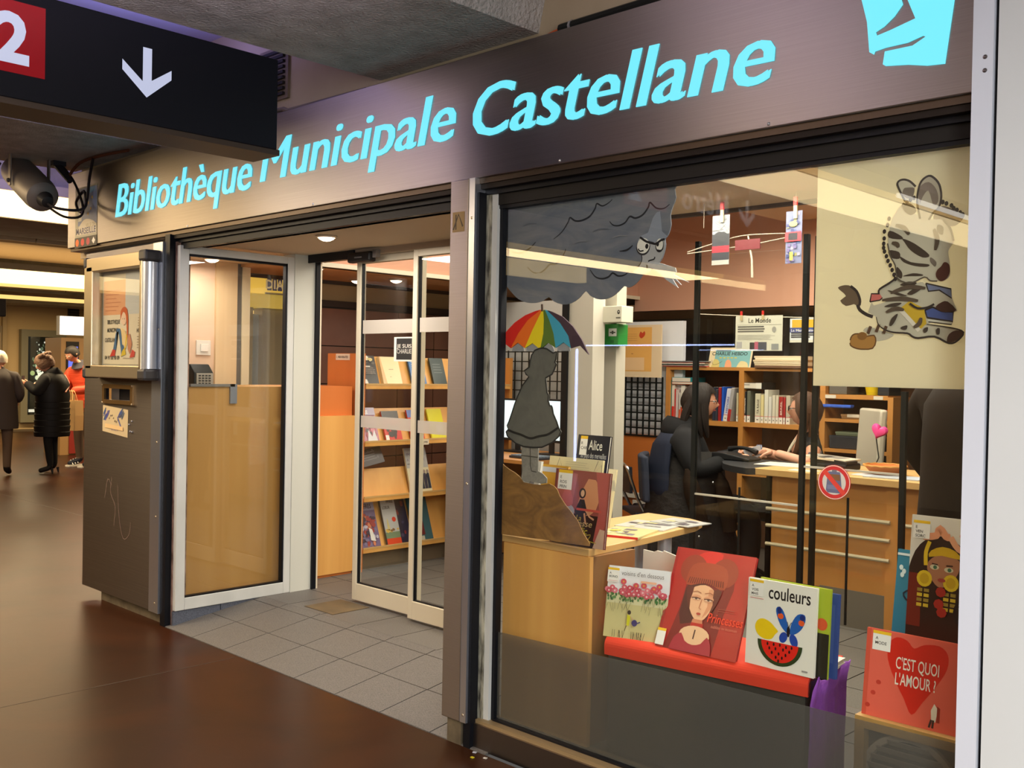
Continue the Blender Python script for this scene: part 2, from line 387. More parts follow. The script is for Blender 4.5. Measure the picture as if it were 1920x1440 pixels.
# outlines of the painted decorations, (x, z) in metres on their boards
D = {
'cloud': [(-2.844,2.248),(-2.838,2.067),(-2.838,1.868),(-2.811,1.838),(-2.777,1.807),(-2.743,1.782),(-2.696,1.766),(-2.651,1.763),(-2.613,1.77),(-2.581,1.783),(-2.556,1.766),(-2.513,1.753),(-2.47,1.756),(-2.429,1.775),(-2.4,1.799),(-2.379,1.782),(-2.347,1.768),(-2.313,1.765),(-2.279,1.772),(-2.246,1.79),(-2.222,1.809),(-2.202,1.803),(-2.176,1.811),(-2.149,1.833),(-2.139,1.846),(-2.113,1.853),(-2.098,1.869),(-2.067,1.886),(-2.052,1.912),(-2.045,1.945),(-2.048,1.962),(-2.034,1.978),(-2.024,2.011),(-2.028,2.044),(-2.018,2.073),(-2.006,2.101),(-2.012,2.13),(-1.993,2.153),(-1.978,2.18),(-1.975,2.225),(-2.441,2.246)],
'cloud_lines': [[(-2.812,1.988),(-2.781,1.969),(-2.734,1.961),(-2.689,1.974),(-2.654,1.998)],[(-2.696,1.904),(-2.667,1.883),(-2.634,1.877),(-2.603,1.889),(-2.578,1.908),(-2.553,1.907),(-2.526,1.921),(-2.505,1.947),(-2.5,1.961)],[(-2.562,2.002),(-2.52,2.026),(-2.49,2.061),(-2.481,2.076),(-2.454,2.061),(-2.418,2.061),(-2.384,2.073),(-2.361,2.098),(-2.353,2.115),(-2.327,2.104),(-2.299,2.112),(-2.282,2.123)],[(-2.292,2.045),(-2.277,2.031),(-2.252,2.026),(-2.222,2.034),(-2.201,2.054),(-2.176,2.046),(-2.144,2.055),(-2.121,2.079),(-2.114,2.095),(-2.087,2.073),(-2.056,2.068),(-2.031,2.08)],[(-2.379,1.876),(-2.355,1.85),(-2.323,1.84),(-2.292,1.845),(-2.273,1.858),(-2.247,1.846),(-2.215,1.85),(-2.191,1.87)],[(-2.244,1.934),(-2.211,1.936),(-2.185,1.951)],[(-2.146,1.914),(-2.143,1.893),(-2.161,1.872),(-2.188,1.857)]],
'cloud_face': [(-2.15,1.977),(-2.166,1.954),(-2.16,1.928),(-2.144,1.914),(-2.143,1.893),(-2.158,1.872),(-2.182,1.859),(-2.15,1.846),(-2.113,1.851),(-2.098,1.869),(-2.067,1.886),(-2.052,1.912),(-2.045,1.945),(-2.049,1.96),(-2.079,1.958),(-2.1,1.954),(-2.121,1.964)],
'cf0': [(-2.153,1.977),(-2.126,1.96),(-2.1,1.952),(-2.084,1.949),(-2.064,1.959),(-2.048,1.962)],
'cf1': [(-2.088,1.904),(-2.091,1.896),(-2.114,1.891),(-2.103,1.882)],
'cf2': [(-2.121,1.879),(-2.119,1.866)],
'cf3': [(-2.078,1.927),(-2.063,1.924),(-2.053,1.931)],
'cf4': [(-2.16,1.937),(-2.152,1.928),(-2.136,1.929)],
'cloud_eye1': [(-2.139,1.946)],
'cloud_eye2': [(-2.069,1.945)],
'wind': [(-2.121,1.879),(-2.109,1.889),(-2.067,1.882),(-2.0,1.861),(-1.995,1.846),(-2.005,1.838),(-1.944,1.809),(-1.999,1.826),(-1.974,1.802),(-2.012,1.826),(-1.986,1.792),(-2.035,1.821),(-2.066,1.846)],
'umb_arc': [(-2.849,1.585),(-2.832,1.625),(-2.8,1.659),(-2.757,1.691),(-2.703,1.717),(-2.649,1.732),(-2.612,1.735),(-2.566,1.728),(-2.509,1.707),(-2.458,1.67),(-2.415,1.622),(-2.378,1.564)],
'umb_rim': [(-2.849,1.585),(-2.778,1.589),(-2.702,1.589),(-2.62,1.584),(-2.541,1.59),(-2.464,1.588),(-2.378,1.564)],
'umb_bnd': [[(-2.849,1.585),(-2.832,1.625),(-2.8,1.659),(-2.757,1.691),(-2.703,1.717),(-2.649,1.732),(-2.624,1.736)],[(-2.778,1.589),(-2.738,1.647),(-2.688,1.698),(-2.621,1.736)],[(-2.702,1.589),(-2.664,1.657),(-2.632,1.707),(-2.613,1.736)],[(-2.62,1.584),(-2.605,1.646),(-2.604,1.697),(-2.608,1.735)],[(-2.541,1.59),(-2.553,1.645),(-2.576,1.696),(-2.599,1.735)],[(-2.464,1.588),(-2.478,1.634),(-2.522,1.685),(-2.588,1.733)],[(-2.378,1.564),(-2.415,1.622),(-2.458,1.67),(-2.509,1.707),(-2.566,1.728),(-2.585,1.733)]],
'girl': [(-2.621,1.588),(-2.646,1.58),(-2.662,1.561),(-2.669,1.54),(-2.672,1.516),(-2.699,1.501),(-2.689,1.487),(-2.674,1.478),(-2.707,1.444),(-2.73,1.405),(-2.747,1.371),(-2.763,1.332),(-2.777,1.3),(-2.787,1.283),(-2.78,1.269),(-2.792,1.258),(-2.785,1.242),(-2.762,1.229),(-2.735,1.215),(-2.695,1.206),(-2.643,1.206),(-2.598,1.21),(-2.548,1.23),(-2.515,1.255),(-2.504,1.274),(-2.516,1.288),(-2.526,1.31),(-2.537,1.328),(-2.545,1.341),(-2.55,1.362),(-2.555,1.371),(-2.563,1.369),(-2.571,1.387),(-2.57,1.41),(-2.578,1.419),(-2.586,1.466),(-2.587,1.475),(-2.555,1.489),(-2.543,1.508),(-2.533,1.529),(-2.542,1.535),(-2.537,1.545),(-2.531,1.575),(-2.551,1.57),(-2.567,1.578),(-2.583,1.586),(-2.602,1.589)],
'girl_hem': [(-2.783,1.267),(-2.749,1.258),(-2.709,1.251),(-2.676,1.242),(-2.65,1.241),(-2.618,1.25),(-2.574,1.259),(-2.543,1.274),(-2.516,1.29)],
'girl_legs': [(-2.708,1.208),(-2.71,1.17),(-2.704,1.12),(-2.703,1.077),(-2.688,1.069),(-2.665,1.068),(-2.659,1.074),(-2.642,1.072),(-2.601,1.069),(-2.574,1.074),(-2.574,1.093),(-2.595,1.108),(-2.621,1.117),(-2.621,1.174),(-2.62,1.211)],
'girl_legline': [(-2.663,1.206),(-2.661,1.166),(-2.66,1.133),(-2.653,1.114),(-2.627,1.112)],
'girl_bootline': [(-2.71,1.17),(-2.674,1.17),(-2.622,1.169)],
'hill': [(-2.863,1.2),(-2.847,1.177),(-2.828,1.149),(-2.801,1.125),(-2.771,1.111),(-2.741,1.101),(-2.712,1.086),(-2.694,1.067),(-2.643,1.064),(-2.596,1.066),(-2.557,1.074),(-2.533,1.067),(-2.516,1.055),(-2.505,1.034),(-2.486,1.014),(-2.47,0.998),(-2.451,0.984),(-2.429,0.964),(-2.413,0.95),(-2.384,0.906),(-2.353,0.873),(-2.355,0.863),(-2.474,0.859),(-2.59,0.858),(-2.709,0.853),(-2.854,0.849)],
'screws': [(-5.839,1.154),(-5.873,1.133),(-5.858,1.092),(-5.837,1.09)],
'bm1': (-2.275,-2.195,1.942,2.141),
'bm2': (-1.946,-1.879,1.928,2.127),
'lemonde': (-3.74,-3.383,1.666,1.904),
'paper2': (-3.328,-3.142,1.721,1.878),
'z_ear1': [(-1.215,2.006),(-1.226,2.027),(-1.239,2.056),(-1.234,2.067),(-1.22,2.069),(-1.203,2.062),(-1.186,2.045)],
'z_ear1in': [(-1.22,2.043),(-1.208,2.045),(-1.189,2.04),(-1.195,2.014),(-1.209,2.014),(-1.224,2.027)],
'z_ear2': [(-1.171,1.952),(-1.18,1.996),(-1.179,2.029),(-1.17,2.058),(-1.15,2.071),(-1.134,2.063),(-1.119,2.042),(-1.113,2.009),(-1.119,1.98),(-1.135,1.965),(-1.146,1.947)],
'z_ear2in': [(-1.176,2.039),(-1.15,2.054),(-1.127,2.03),(-1.121,1.997),(-1.135,1.988),(-1.149,2.029),(-1.165,2.014),(-1.173,1.995)],
'z_mane': [(-1.125,1.974),(-1.109,1.982),(-1.084,1.973),(-1.059,1.955),(-1.048,1.951),(-1.061,1.932),(-1.082,1.923),(-1.108,1.937),(-1.134,1.949)],
'z_head': [(-1.219,2.0),(-1.252,1.959),(-1.261,1.916),(-1.262,1.889),(-1.253,1.852),(-1.238,1.824),(-1.23,1.786),(-1.193,1.771),(-1.153,1.786),(-1.137,1.775),(-1.117,1.773),(-1.101,1.773),(-1.085,1.786),(-1.084,1.805),(-1.086,1.828),(-1.09,1.857),(-1.075,1.882),(-1.085,1.918),(-1.105,1.943),(-1.147,1.95),(-1.184,1.967)],
'z_muzzle': [(-1.118,1.804),(-1.108,1.813),(-1.099,1.825),(-1.086,1.818),(-1.083,1.798),(-1.092,1.779),(-1.108,1.772),(-1.121,1.787)],
'z_st1': [(-1.258,1.926),(-1.223,1.907),(-1.223,1.898),(-1.261,1.906)],
'z_st2': [(-1.26,1.869),(-1.229,1.862),(-1.228,1.843),(-1.253,1.848)],
'z_st3': [(-1.22,1.9),(-1.186,1.884),(-1.142,1.848),(-1.161,1.842),(-1.195,1.864),(-1.214,1.889)],
'z_st4': [(-1.227,1.85),(-1.194,1.831),(-1.144,1.822),(-1.148,1.815),(-1.181,1.819),(-1.215,1.832)],
'z_st5': [(-1.235,1.82),(-1.219,1.803),(-1.22,1.786),(-1.232,1.793)],
'z_st6': [(-1.217,1.792),(-1.187,1.799),(-1.16,1.794),(-1.163,1.79),(-1.193,1.791)],
'z_st7': [(-1.223,1.769),(-1.2,1.776),(-1.176,1.772),(-1.186,1.764),(-1.213,1.764)],
'z_st8': [(-1.202,1.742),(-1.179,1.757),(-1.159,1.761),(-1.166,1.75),(-1.189,1.738)],
'z_st9': [(-1.261,1.754),(-1.23,1.746),(-1.202,1.735),(-1.229,1.738)],
'z_st10': [(-1.219,1.997),(-1.198,1.998),(-1.181,1.976),(-1.198,1.965),(-1.218,1.98)],
'z_st11': [(-1.121,1.931),(-1.105,1.923),(-1.107,1.901),(-1.121,1.912)],
'z_st12': [(-1.138,1.841),(-1.122,1.827),(-1.125,1.814),(-1.138,1.828)],
'z_dots': [(-1.259,1.96),(-1.263,1.942),(-1.272,1.924),(-1.272,1.904),(-1.273,1.889),(-1.273,1.877),(-1.27,1.866),(-1.264,1.852),(-1.259,1.838),(-1.252,1.825),(-1.246,1.811),(-1.24,1.797),(-1.236,1.785),(-1.217,1.995),(-1.207,2.002),(-1.197,2.008),(-1.187,2.012),(-1.106,1.992),(-1.096,1.987),(-1.082,1.98),(-1.076,1.972),(-1.067,1.966),(-1.058,1.958),(-1.051,1.952)],
'z_body': [(-1.231,1.79),(-1.254,1.774),(-1.282,1.758),(-1.285,1.745),(-1.267,1.72),(-1.302,1.711),(-1.309,1.721),(-1.319,1.692),(-1.293,1.677),(-1.283,1.654),(-1.263,1.639),(-1.237,1.631),(-1.198,1.628),(-1.184,1.619),(-1.166,1.614),(-1.121,1.618),(-1.081,1.599),(-1.058,1.606),(-1.042,1.629),(-1.075,1.642),(-1.143,1.653),(-1.063,1.689),(-1.077,1.723),(-1.091,1.747),(-1.136,1.752),(-1.16,1.773),(-1.193,1.771)],
'z_outline1': [(-1.231,1.79),(-1.254,1.774),(-1.282,1.758),(-1.285,1.745)],
'z_outline2': [(-1.291,1.677),(-1.283,1.654),(-1.263,1.639),(-1.237,1.631),(-1.198,1.628),(-1.184,1.619),(-1.166,1.614),(-1.121,1.618),(-1.081,1.599),(-1.058,1.606),(-1.042,1.629),(-1.075,1.642),(-1.143,1.653)],
'z_outline3': [(-1.193,1.713),(-1.171,1.699),(-1.144,1.7),(-1.124,1.709)],
'z_bst1': [(-1.268,1.707),(-1.246,1.715),(-1.218,1.716),(-1.228,1.708),(-1.253,1.705)],
'z_bst2': [(-1.252,1.653),(-1.245,1.673),(-1.228,1.685),(-1.234,1.666),(-1.245,1.651)],
'z_bst3': [(-1.218,1.646),(-1.2,1.651),(-1.202,1.639),(-1.214,1.639)],
'z_bst4': [(-1.153,1.64),(-1.141,1.645),(-1.142,1.633),(-1.151,1.629)],
'z_bst5': [(-1.117,1.639),(-1.108,1.641),(-1.108,1.625),(-1.116,1.625)],
'z_hoof1': [(-1.087,1.608),(-1.081,1.625),(-1.062,1.635),(-1.042,1.629),(-1.054,1.611),(-1.081,1.599)],
'z_hoof2': [(-1.12,1.701),(-1.103,1.714),(-1.087,1.715),(-1.063,1.691),(-1.079,1.686),(-1.103,1.687)],
'z_leg3': [(-1.321,1.631),(-1.333,1.637),(-1.322,1.648),(-1.299,1.645),(-1.277,1.636),(-1.262,1.634),(-1.24,1.625),(-1.251,1.615),(-1.273,1.608),(-1.298,1.608)],
'z_hoof3': [(-1.372,1.61),(-1.365,1.625),(-1.348,1.629),(-1.321,1.621),(-1.299,1.624),(-1.293,1.606),(-1.302,1.586),(-1.328,1.583),(-1.35,1.585),(-1.37,1.594)],
'z_book_red': [(-1.314,1.722),(-1.31,1.746),(-1.274,1.744),(-1.269,1.739),(-1.284,1.726)],
'z_book_blue1': [(-1.151,1.769),(-1.081,1.75),(-1.078,1.724),(-1.113,1.748),(-1.143,1.746)],
'z_book_yellow': [(-1.224,1.699),(-1.196,1.721),(-1.154,1.698),(-1.146,1.655),(-1.166,1.636)],
'z_book_blue2': [(-1.152,1.693),(-1.13,1.701),(-1.106,1.69),(-1.073,1.686),(-1.074,1.659),(-1.145,1.672)],
'z_book_pages': [(-1.143,1.67),(-1.074,1.659),(-1.077,1.651),(-1.141,1.66)],
'z_tail': [(-1.352,1.715),(-1.344,1.699),(-1.323,1.685),(-1.304,1.678)],
'z_tail2': [(-1.346,1.713),(-1.345,1.73),(-1.356,1.755),(-1.375,1.771)],
'z_tuft': [(-1.415,1.768),(-1.401,1.774),(-1.382,1.774),(-1.36,1.762),(-1.345,1.737),(-1.344,1.709),(-1.363,1.717),(-1.388,1.712),(-1.407,1.729),(-1.389,1.742),(-1.404,1.757)]}
# ================================================================== SETTING
FZ = 0.09
Y0 = yplane(0.0)
# --- concourse floor and shell
fl = MB().box((-34, -10, -.1), (3, 0, 0)).box((-34, 0, -.1), (-6.6, 14, 0)).box((-6.6, 0, -.1), (-5.42, .62, 0))
struct('floor', fl, FLOORM, origin=(-6, -3, 0))
sm = MB()
for x in (-8.2, -4.6, -1.1): sm.box((x-.004, -10, -.001), (x+.004, -.02, .0008))
for y in (-2.2, -5.8): sm.box((-30, y-.004, -.001), (3, y+.004, .0008))
sm.box((-30, 1.4, -.001), (-6.62, 1.408, .0008))
tag(sm.build('floor_joint', mat('floor_seam', (52, 36, 26), .5)), kind='structure')
sbox('wall_opposite', (-34, -9.0, 0), (3, -8.8, 3.6), mat('opposite_wall', (120, 108, 92), .7))
sbox('wall_end', (2.8, -9, 0), (3.0, 0, 3.6), mat('end_wall', (118, 108, 96), .7))
sbox('wall_far', (-23.2, -9, 0), (-22.6, 14, 3.6), mat('far_wall', (196, 168, 120), .7))
sbox('wall_far', (-22.6, 12, 0), (-6.6, 12.3, 3.6), mat('far_wall_side', (170, 146, 108), .7))
sbox('ceiling', (-34, -9, 3.30), (3, 0.1, 3.45), mat('lavender_ceiling', (176, 172, 176), .9))
sbox('ceiling', (-34, .1, 3.30), (-6.6, 14, 3.45), mat('lavender_ceiling', (176, 172, 176), .9))
sbox('wall_facade', (-6.85, .1, 2.20), (-0.98, .3, 3.3), PLASTER)

# --- concrete beams across the concourse
def beam(x0, x1, z, y1, m=CONC, y0=-8.8, slope=.12):
    b = MB(); fr = Fr((0, y0, 0), (1, 0, 0), (0, 0, 1))
    b.prism(fr, [(x0-slope, 3.3), (x0, z), (x1, z), (x1+slope, 3.3)], 0, -(y1-y0))
    return struct('ceiling_beam', b, m)
beam(-3.63, -2.66, 2.80, .1)
beam(-6.95, -5.72, 2.80, .1)
beam(-10.2, -8.95, 2.70, 12, CONC_S, slope=0)
beam(-12.3, -10.6, 2.68, 12, mat('warm_lit_concrete', (206, 172, 116), .85, bump=((20, 20, 20), .6, .02)), slope=0)  # warm light on this beam is put into its concrete colour
beam(-18.6, -17.6, 2.66, 12, CONC_S, slope=0)
beam(-22.0, -21.0, 2.66, 12, CONC_S, slope=0)
beam(-.35, .55, 2.80, .1)
# seamed fascia boards along the far beams
for bx, z0, z1 in ((-10.58, 2.70, 2.86), (-17.55, 2.70, 2.84)):
    t = thing('ceiling_fascia', (bx, 3, z0), None, None); t['kind'] = 'structure'
    for k in range(9):
        y = -5.0+k*1.55
        MB().box((bx-.01, y, z0), (bx+.03, y+1.535, z1)).build('panel', PLASTER, t, bevel=.004)

# --- light troughs
def trough(x, y0, y1, z, w, label, col=TUBE, drop=.05):
    t = thing('light_trough', (x, (y0+y1)/2, z), label, 'ceiling light', 'concourse ceiling light troughs')
    MB().box((x-w/2-.03, y0, z), (x+w/2+.03, y1, z+.08)).build('housing', plain((150, 140, 120), .6), t)
    MB().box((x-w/2, y0+.02, z-drop), (x+w/2, y1-.02, z)).build('diffuser', col, t)
    return t
trough(-8.82, -7.5, 11, 2.90, .16, 'long bright light trough on the flank of the nearest far beam', TUBE, .20)
trough(-14.0, -7, 11, 2.70, .25, 'bright light trough before the far wall, third beam along', TUBE, .17)
trough(-6.3, -2.8, -1.2, 2.72, .40, 'short light trough under the second beam left of the hanging sign', COVE, .01)  # fixture added out of view to go with the poster fill light
trough(-16.2, -7, 11, 2.74, .2, 'dimmer warm light trough between the third and fourth beams', COVE, .10)
trough(-20.0, 1, 11, 2.82, .3, 'farthest light trough close to the beige far wall', COVE, .14)
trough(-7.3, -8.2, -.7, 2.78, .50, 'yellow light trough behind the viewer beside the second beam', COVE)
t = trough(-3.12, -8.3, -2.0, 2.72, .50, 'wide yellow light trough above the viewer, mirrored in the zebra panel', COVE, .04)
MB().tube([(-2.82, -3.6, 2.70), (-2.82, -5.1, 2.70)], .018, 8).build('tube', TUBE_W, t)
MB().tube([(-2.82, -5.3, 2.70), (-2.82, -6.3, 2.70)], .018, 8).build('tube', TUBE_W, t)

# --- blue lit shop front across the concourse (seen mirrored in the window)
o = thing('shop_window', (-8.5, -8.75, 0), 'dark shop window edged with thin blue white light across the concourse', 'shop window')
MB().box((-10.05, -8.8, .1), (-7.0, -8.72, 2.05)).build('pane', plain((26, 28, 36), .2), o)
MB().box((-9.75, -8.72, 1.89), (-7.2, -8.70, 1.91)).build('light_strip', BLUE_LED, o)
MB().box((-9.95, -8.72, .15), (-9.915, -8.70, 1.85)).build('light_strip', BLUE_LED, o)

# --- granite ramp and library floor, tile by tile
tx0, tw, td = -5.42, .33, .2755
base = MB()
base.add([(-5.42, .0, -.004), (-2.9, .0, -.004), (-2.9, .62, FZ-.006), (-5.42, .62, FZ-.006)], [(0, 1, 2, 3)])
base.box((-7.2, .62, FZ-.05), (1.5, 6.6, FZ-.006)).box((-2.9, .1, FZ-.05), (1.5, .62, FZ-.006))
fl2 = struct('floor', base, TILE_DK, origin=(-4, 2, FZ))
th = .012
def tile_mesh(nm, w, d, rise):
    m = MB(); g = .0035
    m.add([(g, g, 0), (w-g, g, 0), (w-g, d-g, rise), (g, d-g, rise), (g, g, -th), (w-g, g, -th), (w-g, d-g, rise-th), (g, d-g, rise-th)],
          [(0, 1, 2, 3), (0, 4, 5, 1), (1, 5, 6, 2), (2, 6, 7, 3), (3, 7, 4, 0)])
    me = bpy.data.meshes.new(nm); me.from_pydata([tuple(p) for p in m.v], [], m.f); me.materials.append(TILE); return me
FO = Vector((-4, 2, FZ))
me_r = tile_mesh('ramp_tile', tw, td, td*.145)
me_r2 = tile_mesh('ramp_tile_top', tw, .069, .069*.145)
me_f = tile_mesh('floor_tile', tw, .33, 0)
def put_tile(me, x, y, z):
    o = bpy.data.objects.new('tile', me); COL.objects.link(o); o.parent = fl2; o.location = Vector((x, y, z))-FO; return o
TILE_W = mat('worn_tile', (112, 92, 62), .6, var=((86, 74, 54), (12, 12, 12), .5))
for i in range(8):
    for k in range(2): put_tile(me_r, tx0+i*tw, k*td, k*td*.145+.003)
    put_tile(me_r2, tx0+i*tw, 2*td, 2*td*.145+.003)
for i in range(-1, 15):
    for k in range(9):
        y = .62+k*.33
        if i < 0 and k > 5: continue
        put_tile(me_f, tx0+i*tw, y, FZ+.0005)
MB().box((-4.98, .66, FZ+.001), (-4.70, .92, FZ+.004)).build('tile_patch', TILE_W, fl2)
# granite plinth under the glazed side panel
pl = thing('baseboard_entrance', (-5.37, .3, 0), None, None); pl['kind'] = 'structure'
frx = xplane(-5.385)
MB().prism(frx, [(.035, .0), (.33, .05), (.33, .086), (.035, .086)], 0, .02).build('stone', GRANITE, pl)
MB().prism(frx, [(.336, .051), (.62, .0885), (.336, .0885)], 0, .02).build('stone', GRANITE, pl)

# --- library shell
LW = mat('library_wall', (206, 178, 150), .85)
sbox('wall_back', (-7.2, 5.8, FZ), (1.5, 6.0, 3.0), mat('dark_glazing_wall', (92, 88, 90), .5))
sbox('wall_right', (1.4, .1, 0), (1.6, 6, 3.0), LW)
sbox('wall_left', (-6.35, .10, FZ), (-6.2, .735, 2.2), mat('pale_pink_wall', (226, 196, 168), .85))
cm = MB().box((-6.35, .735, FZ), (-6.18, .895, 2.2)); struct('trim_1', cm, mat('cream_column', (216, 188, 146), .7))
sbox('trim_2', (-6.30, .895, FZ), (-6.2, .94, 2.2), plain((104, 100, 92), .5))
sbox('trim_3', (-6.30, .94, FZ), (-6.19, 1.0, 2.2), mat('cream_frame', (218, 204, 168), .6))
sbox('ceiling', (-6.6, .1, 2.20), (-.9, .93, 2.30), CEIL)          # low ceiling over entrance and window
sbox('trim_4', (-5.3, .925, 2.185), (-.9, .95, 2.30), plain((70, 52, 44), .7))
hi = MB()
prof = [(-5.57, 2.97), (-4.64, 2.95), (-4.10, 2.74), (-.5, 2.72), (1.5, 2.72)]
for (xa, za), (xb, zb) in zip(prof[:-1], prof[1:]):
    hi.add([(xa, .93, za), (xb, .93, zb), (xb, 4.8, zb), (xa, 4.8, za), (xa, .93, za+.1), (xb, .93, zb+.1), (xb, 4.8, zb+.1), (xa, 4.8, za+.1)], [(0, 1, 2, 3), (4, 7, 6, 5), (0, 4, 5, 1), (2, 6, 7, 3)])
struct('ceiling', hi, BEIGEC)
sbox('wall_bulkhead', (-5.75, .93, 2.18), (-5.57, 4.9, 3.0), PINK)
sbox('wall_bulkhead', (-5.6, 4.6, 2.06), (1.5, 4.75, 3.0), PINK)
sbox('ceiling', (-6.55, .93, 2.18), (-5.58, 5.8, 2.24), mat('soffit', (206, 164, 118), .85))
sbox('ceiling', (-6.55, 4.62, 2.06), (1.5, 5.8, 2.12), mat('soffit', (206, 164, 118), .85))
sbox('trim_5', (-5.572, .95, 2.165), (-5.545, 4.6, 2.195), plain((226, 220, 196), .5))
sbox('trim_6', (-6.58, .93, 2.155), (-6.53, 5.0, 2.20), plain((60, 50, 42), .6))
# brown tiled wall behind the shelves
wl = struct('wall_left', MB().box((-6.75, 1.84, FZ), (-6.62, 5.6, 1.98)), TILE_DK, origin=(-6.68, 3, FZ))
WO = Vector((-6.68, 3, FZ))
bm_ = MB().box((0, .004, .004), (.02, .396, .296)); me_b = bpy.data.meshes.new('wall_tile'); me_b.from_pydata([tuple(p) for p in bm_.v], [], bm_.f); me_b.materials.append(BTILE)
for i in range(9):
    for k in range(6):
        o = bpy.data.objects.new('tile', me_b); COL.objects.link(o); o.parent = wl; o.location = Vector((-6.62, 1.86+i*.4, .17+k*.3))-WO
sbox('trim_7', (-6.74, 1.84, 1.98), (-6.60, 5.6, 2.03), plain((52, 42, 36), .6))
sbox('wall_left', (-6.75, 1.84, 2.03), (-6.66, 5.6, 2.3), mat('beige_band', (176, 150, 108), .8))

# ================================================================== FACADE
# --- fascia with the lettering
sg = thing('fascia_sign', (-3.9, .05, 2.257), 'long brushed steel fascia carrying glowing cyan lettering over the shop front', 'sign')
MB().box((-6.82, 0, 2.257), (-.975, .10, 2.745)).build('panel', STEEL, sg, bevel=.003)
MB().box((-6.80, .012, 2.235), (-.985, .095, 2.257)).build('return_edge', mat('steel_return', (84, 72, 60), .4, .9), sg)
for n, (txt, p0, p1, zb, zt, up) in enumerate((('Bibliothèque', (-6.101, 2.398), (-4.536, 2.402), 2.398, .20, 0), ('Municipale', (-4.462, 2.421), (-3.011, 2.436), 2.421, .20, 0), ('Castellane', (-2.912, 2.441), (-1.583, 2.402), 2.425, .20, 0))):
    w = p1[0]-p0[0]
    ang = math.atan2(p1[1]-p0[1], w)*.55
    fr = Fr((p0[0], -.0005, zb+(p1[1]-p0[1])*.2), (math.cos(ang), 0, math.sin(ang)), (-math.sin(ang), 0, math.cos(ang)))
    b = MB()
    for du in (-.006, .006): b.text(fr, txt, .006+du, 0, .288, 0, .004+du*.02, None, bold=0, shear=.22, fit=w-.012)
    tag(b.build('lettering', CYAN, sg), 'cyan backlit italic lettering')
lg = [(-1.335, 2.67), (-1.292, 2.507), (-1.283, 2.42), (-1.27, 2.411), (-1.267, 2.419), (-1.236, 2.423), (-1.173, 2.424), (-1.132, 2.434), (-1.124, 2.43), (-1.16, 2.413), (-1.238, 2.413), (-1.243, 2.378), (-1.235, 2.372), (-1.171, 2.363), (-1.118, 2.35), (-1.071, 2.346), (-1.05, 2.514), (-1.035, 2.66), (-1.20, 2.655), (-1.178, 2.545), (-1.154, 2.486), (-1.225, 2.469), (-1.262, 2.462), (-1.266, 2.473), (-1.242, 2.483), (-1.213, 2.505), (-1.19, 2.533), (-1.195, 2.549), (-1.235, 2.665)]
A = Art(Y0, .0005); A.poly(lg, (255, 255, 255))
e = MB(); e.prism(Y0, lg, .0005, .004); tag(e.build('emblem', CYAN, sg), 'cyan backlit emblem of a folded page')
for x in (-6.4, -5.2, -4.0, -2.45, -1.6):
    MB().ball((x, .0, 2.268), .006, .004, .006, 8, 5).build('screw', STEEL_ED, sg)
# city sticker at its left end
st = tag(MB().fbox(Y0, -6.70, 2.25, .0004, -6.365, 2.64, .0016, (170, 164, 142)).build('sticker', PRINT), 'faded blue and yellow city sticker at the left end of the fascia', 'sticker')
a = Art(Y0, .0018)
a.rect(-6.655, 2.39, -6.37, 2.63, (112, 124, 160)).poly([(-6.62, 2.58), (-6.5, 2.625), (-6.40, 2.63), (-6.40, 2.60), (-6.52, 2.585)], (96, 152, 190)).poly([(-6.65, 2.42), (-6.60, 2.42), (-6.585, 2.54), (-6.56, 2.60), (-6.60, 2.60), (-6.64, 2.52)], (196, 196, 190))
for u, v in ((-6.50, 2.53), (-6.46, 2.49), (-6.50, 2.46), (-6.44, 2.56)): a.ell(u, v, .012, .012, (206, 164, 40), 5)
a.poly(smooth_pts([(-6.68, 2.33), (-6.64, 2.38), (-6.56, 2.425), (-6.46, 2.42), (-6.38, 2.39), (-6.37, 2.33)], 3), (210, 200, 180))
a.text('VILLE DE', -6.53, 2.375, .035, (150, 130, 80)).text('MARSEILLE', -6.68, 2.335, .055, (66, 64, 96), bold=.02, fit=.30)
a.rect(-6.70, 2.25, -6.365, 2.315, (44, 36, 30))
for k, c in enumerate(((222, 104, 30), (206, 50, 40), (178, 50, 60))): a.ell(-6.66+k*.083, 2.282, .026, .024, c)
a.poly([(-6.41, 2.305), (-6.385, 2.282), (-6.41, 2.26), (-6.435, 2.282)], (230, 226, 214))
a.build('sticker_print', st)

# --- roller shutter box under the fascia, window frame
sb = thing('shutter_housing', (-2.9, .06, 2.15), 'black roller shutter box and slot running under the steel fascia', 'shutter')
MB().box((-5.46, .045, 2.195), (-.985, .075, 2.25)).box((-5.46, .06, 2.16), (-2.885, .09, 2.2)).build('guide', BLACK, sb)
MB().box((-5.46, .02, 2.215), (-.985, .045, 2.235)).build('slat', mat('shutter_slat', (40, 33, 27), .5, .4), sb)
wn = thing('window_1', (-1.9, .08, .1), None, None); wn['kind'] = 'structure'
wf = MB().box((-2.853, .055, .10), (-2.822, .115, 2.2)); wf.build('jamb', WHITE, wn)
MB().box((-2.822, .07, .105), (-2.806, .10, 2.19)).build('gasket', BLACK, wn)
MB().box((-2.822, .06, 2.152), (-.985, .11, 2.20)).build('head', plain((34, 31, 27), .6), wn)
MB().box((-2.822, .066, 2.138), (-.985, .10, 2.153)).build('gasket', BLACK, wn)
MB().box((-2.87, .03, .098), (-.985, .115, .112)).build('sill', mat('worn_sill', (176, 150, 108), .45, .5), wn)
MB().box((-2.87, .02, 0), (-.985, .06, .098)).build('kick_plate', STEEL_DK, wn)
MB().box((-2.81, .066, .110), (-.985, .10, .120)).build('gasket', BLACK, wn)
tag(MB().box((-2.81, .078, .115), (-.98, .086, 2.145)).build('pane', GLASS, wn), 'large clear shop window pane')
fb = MB()
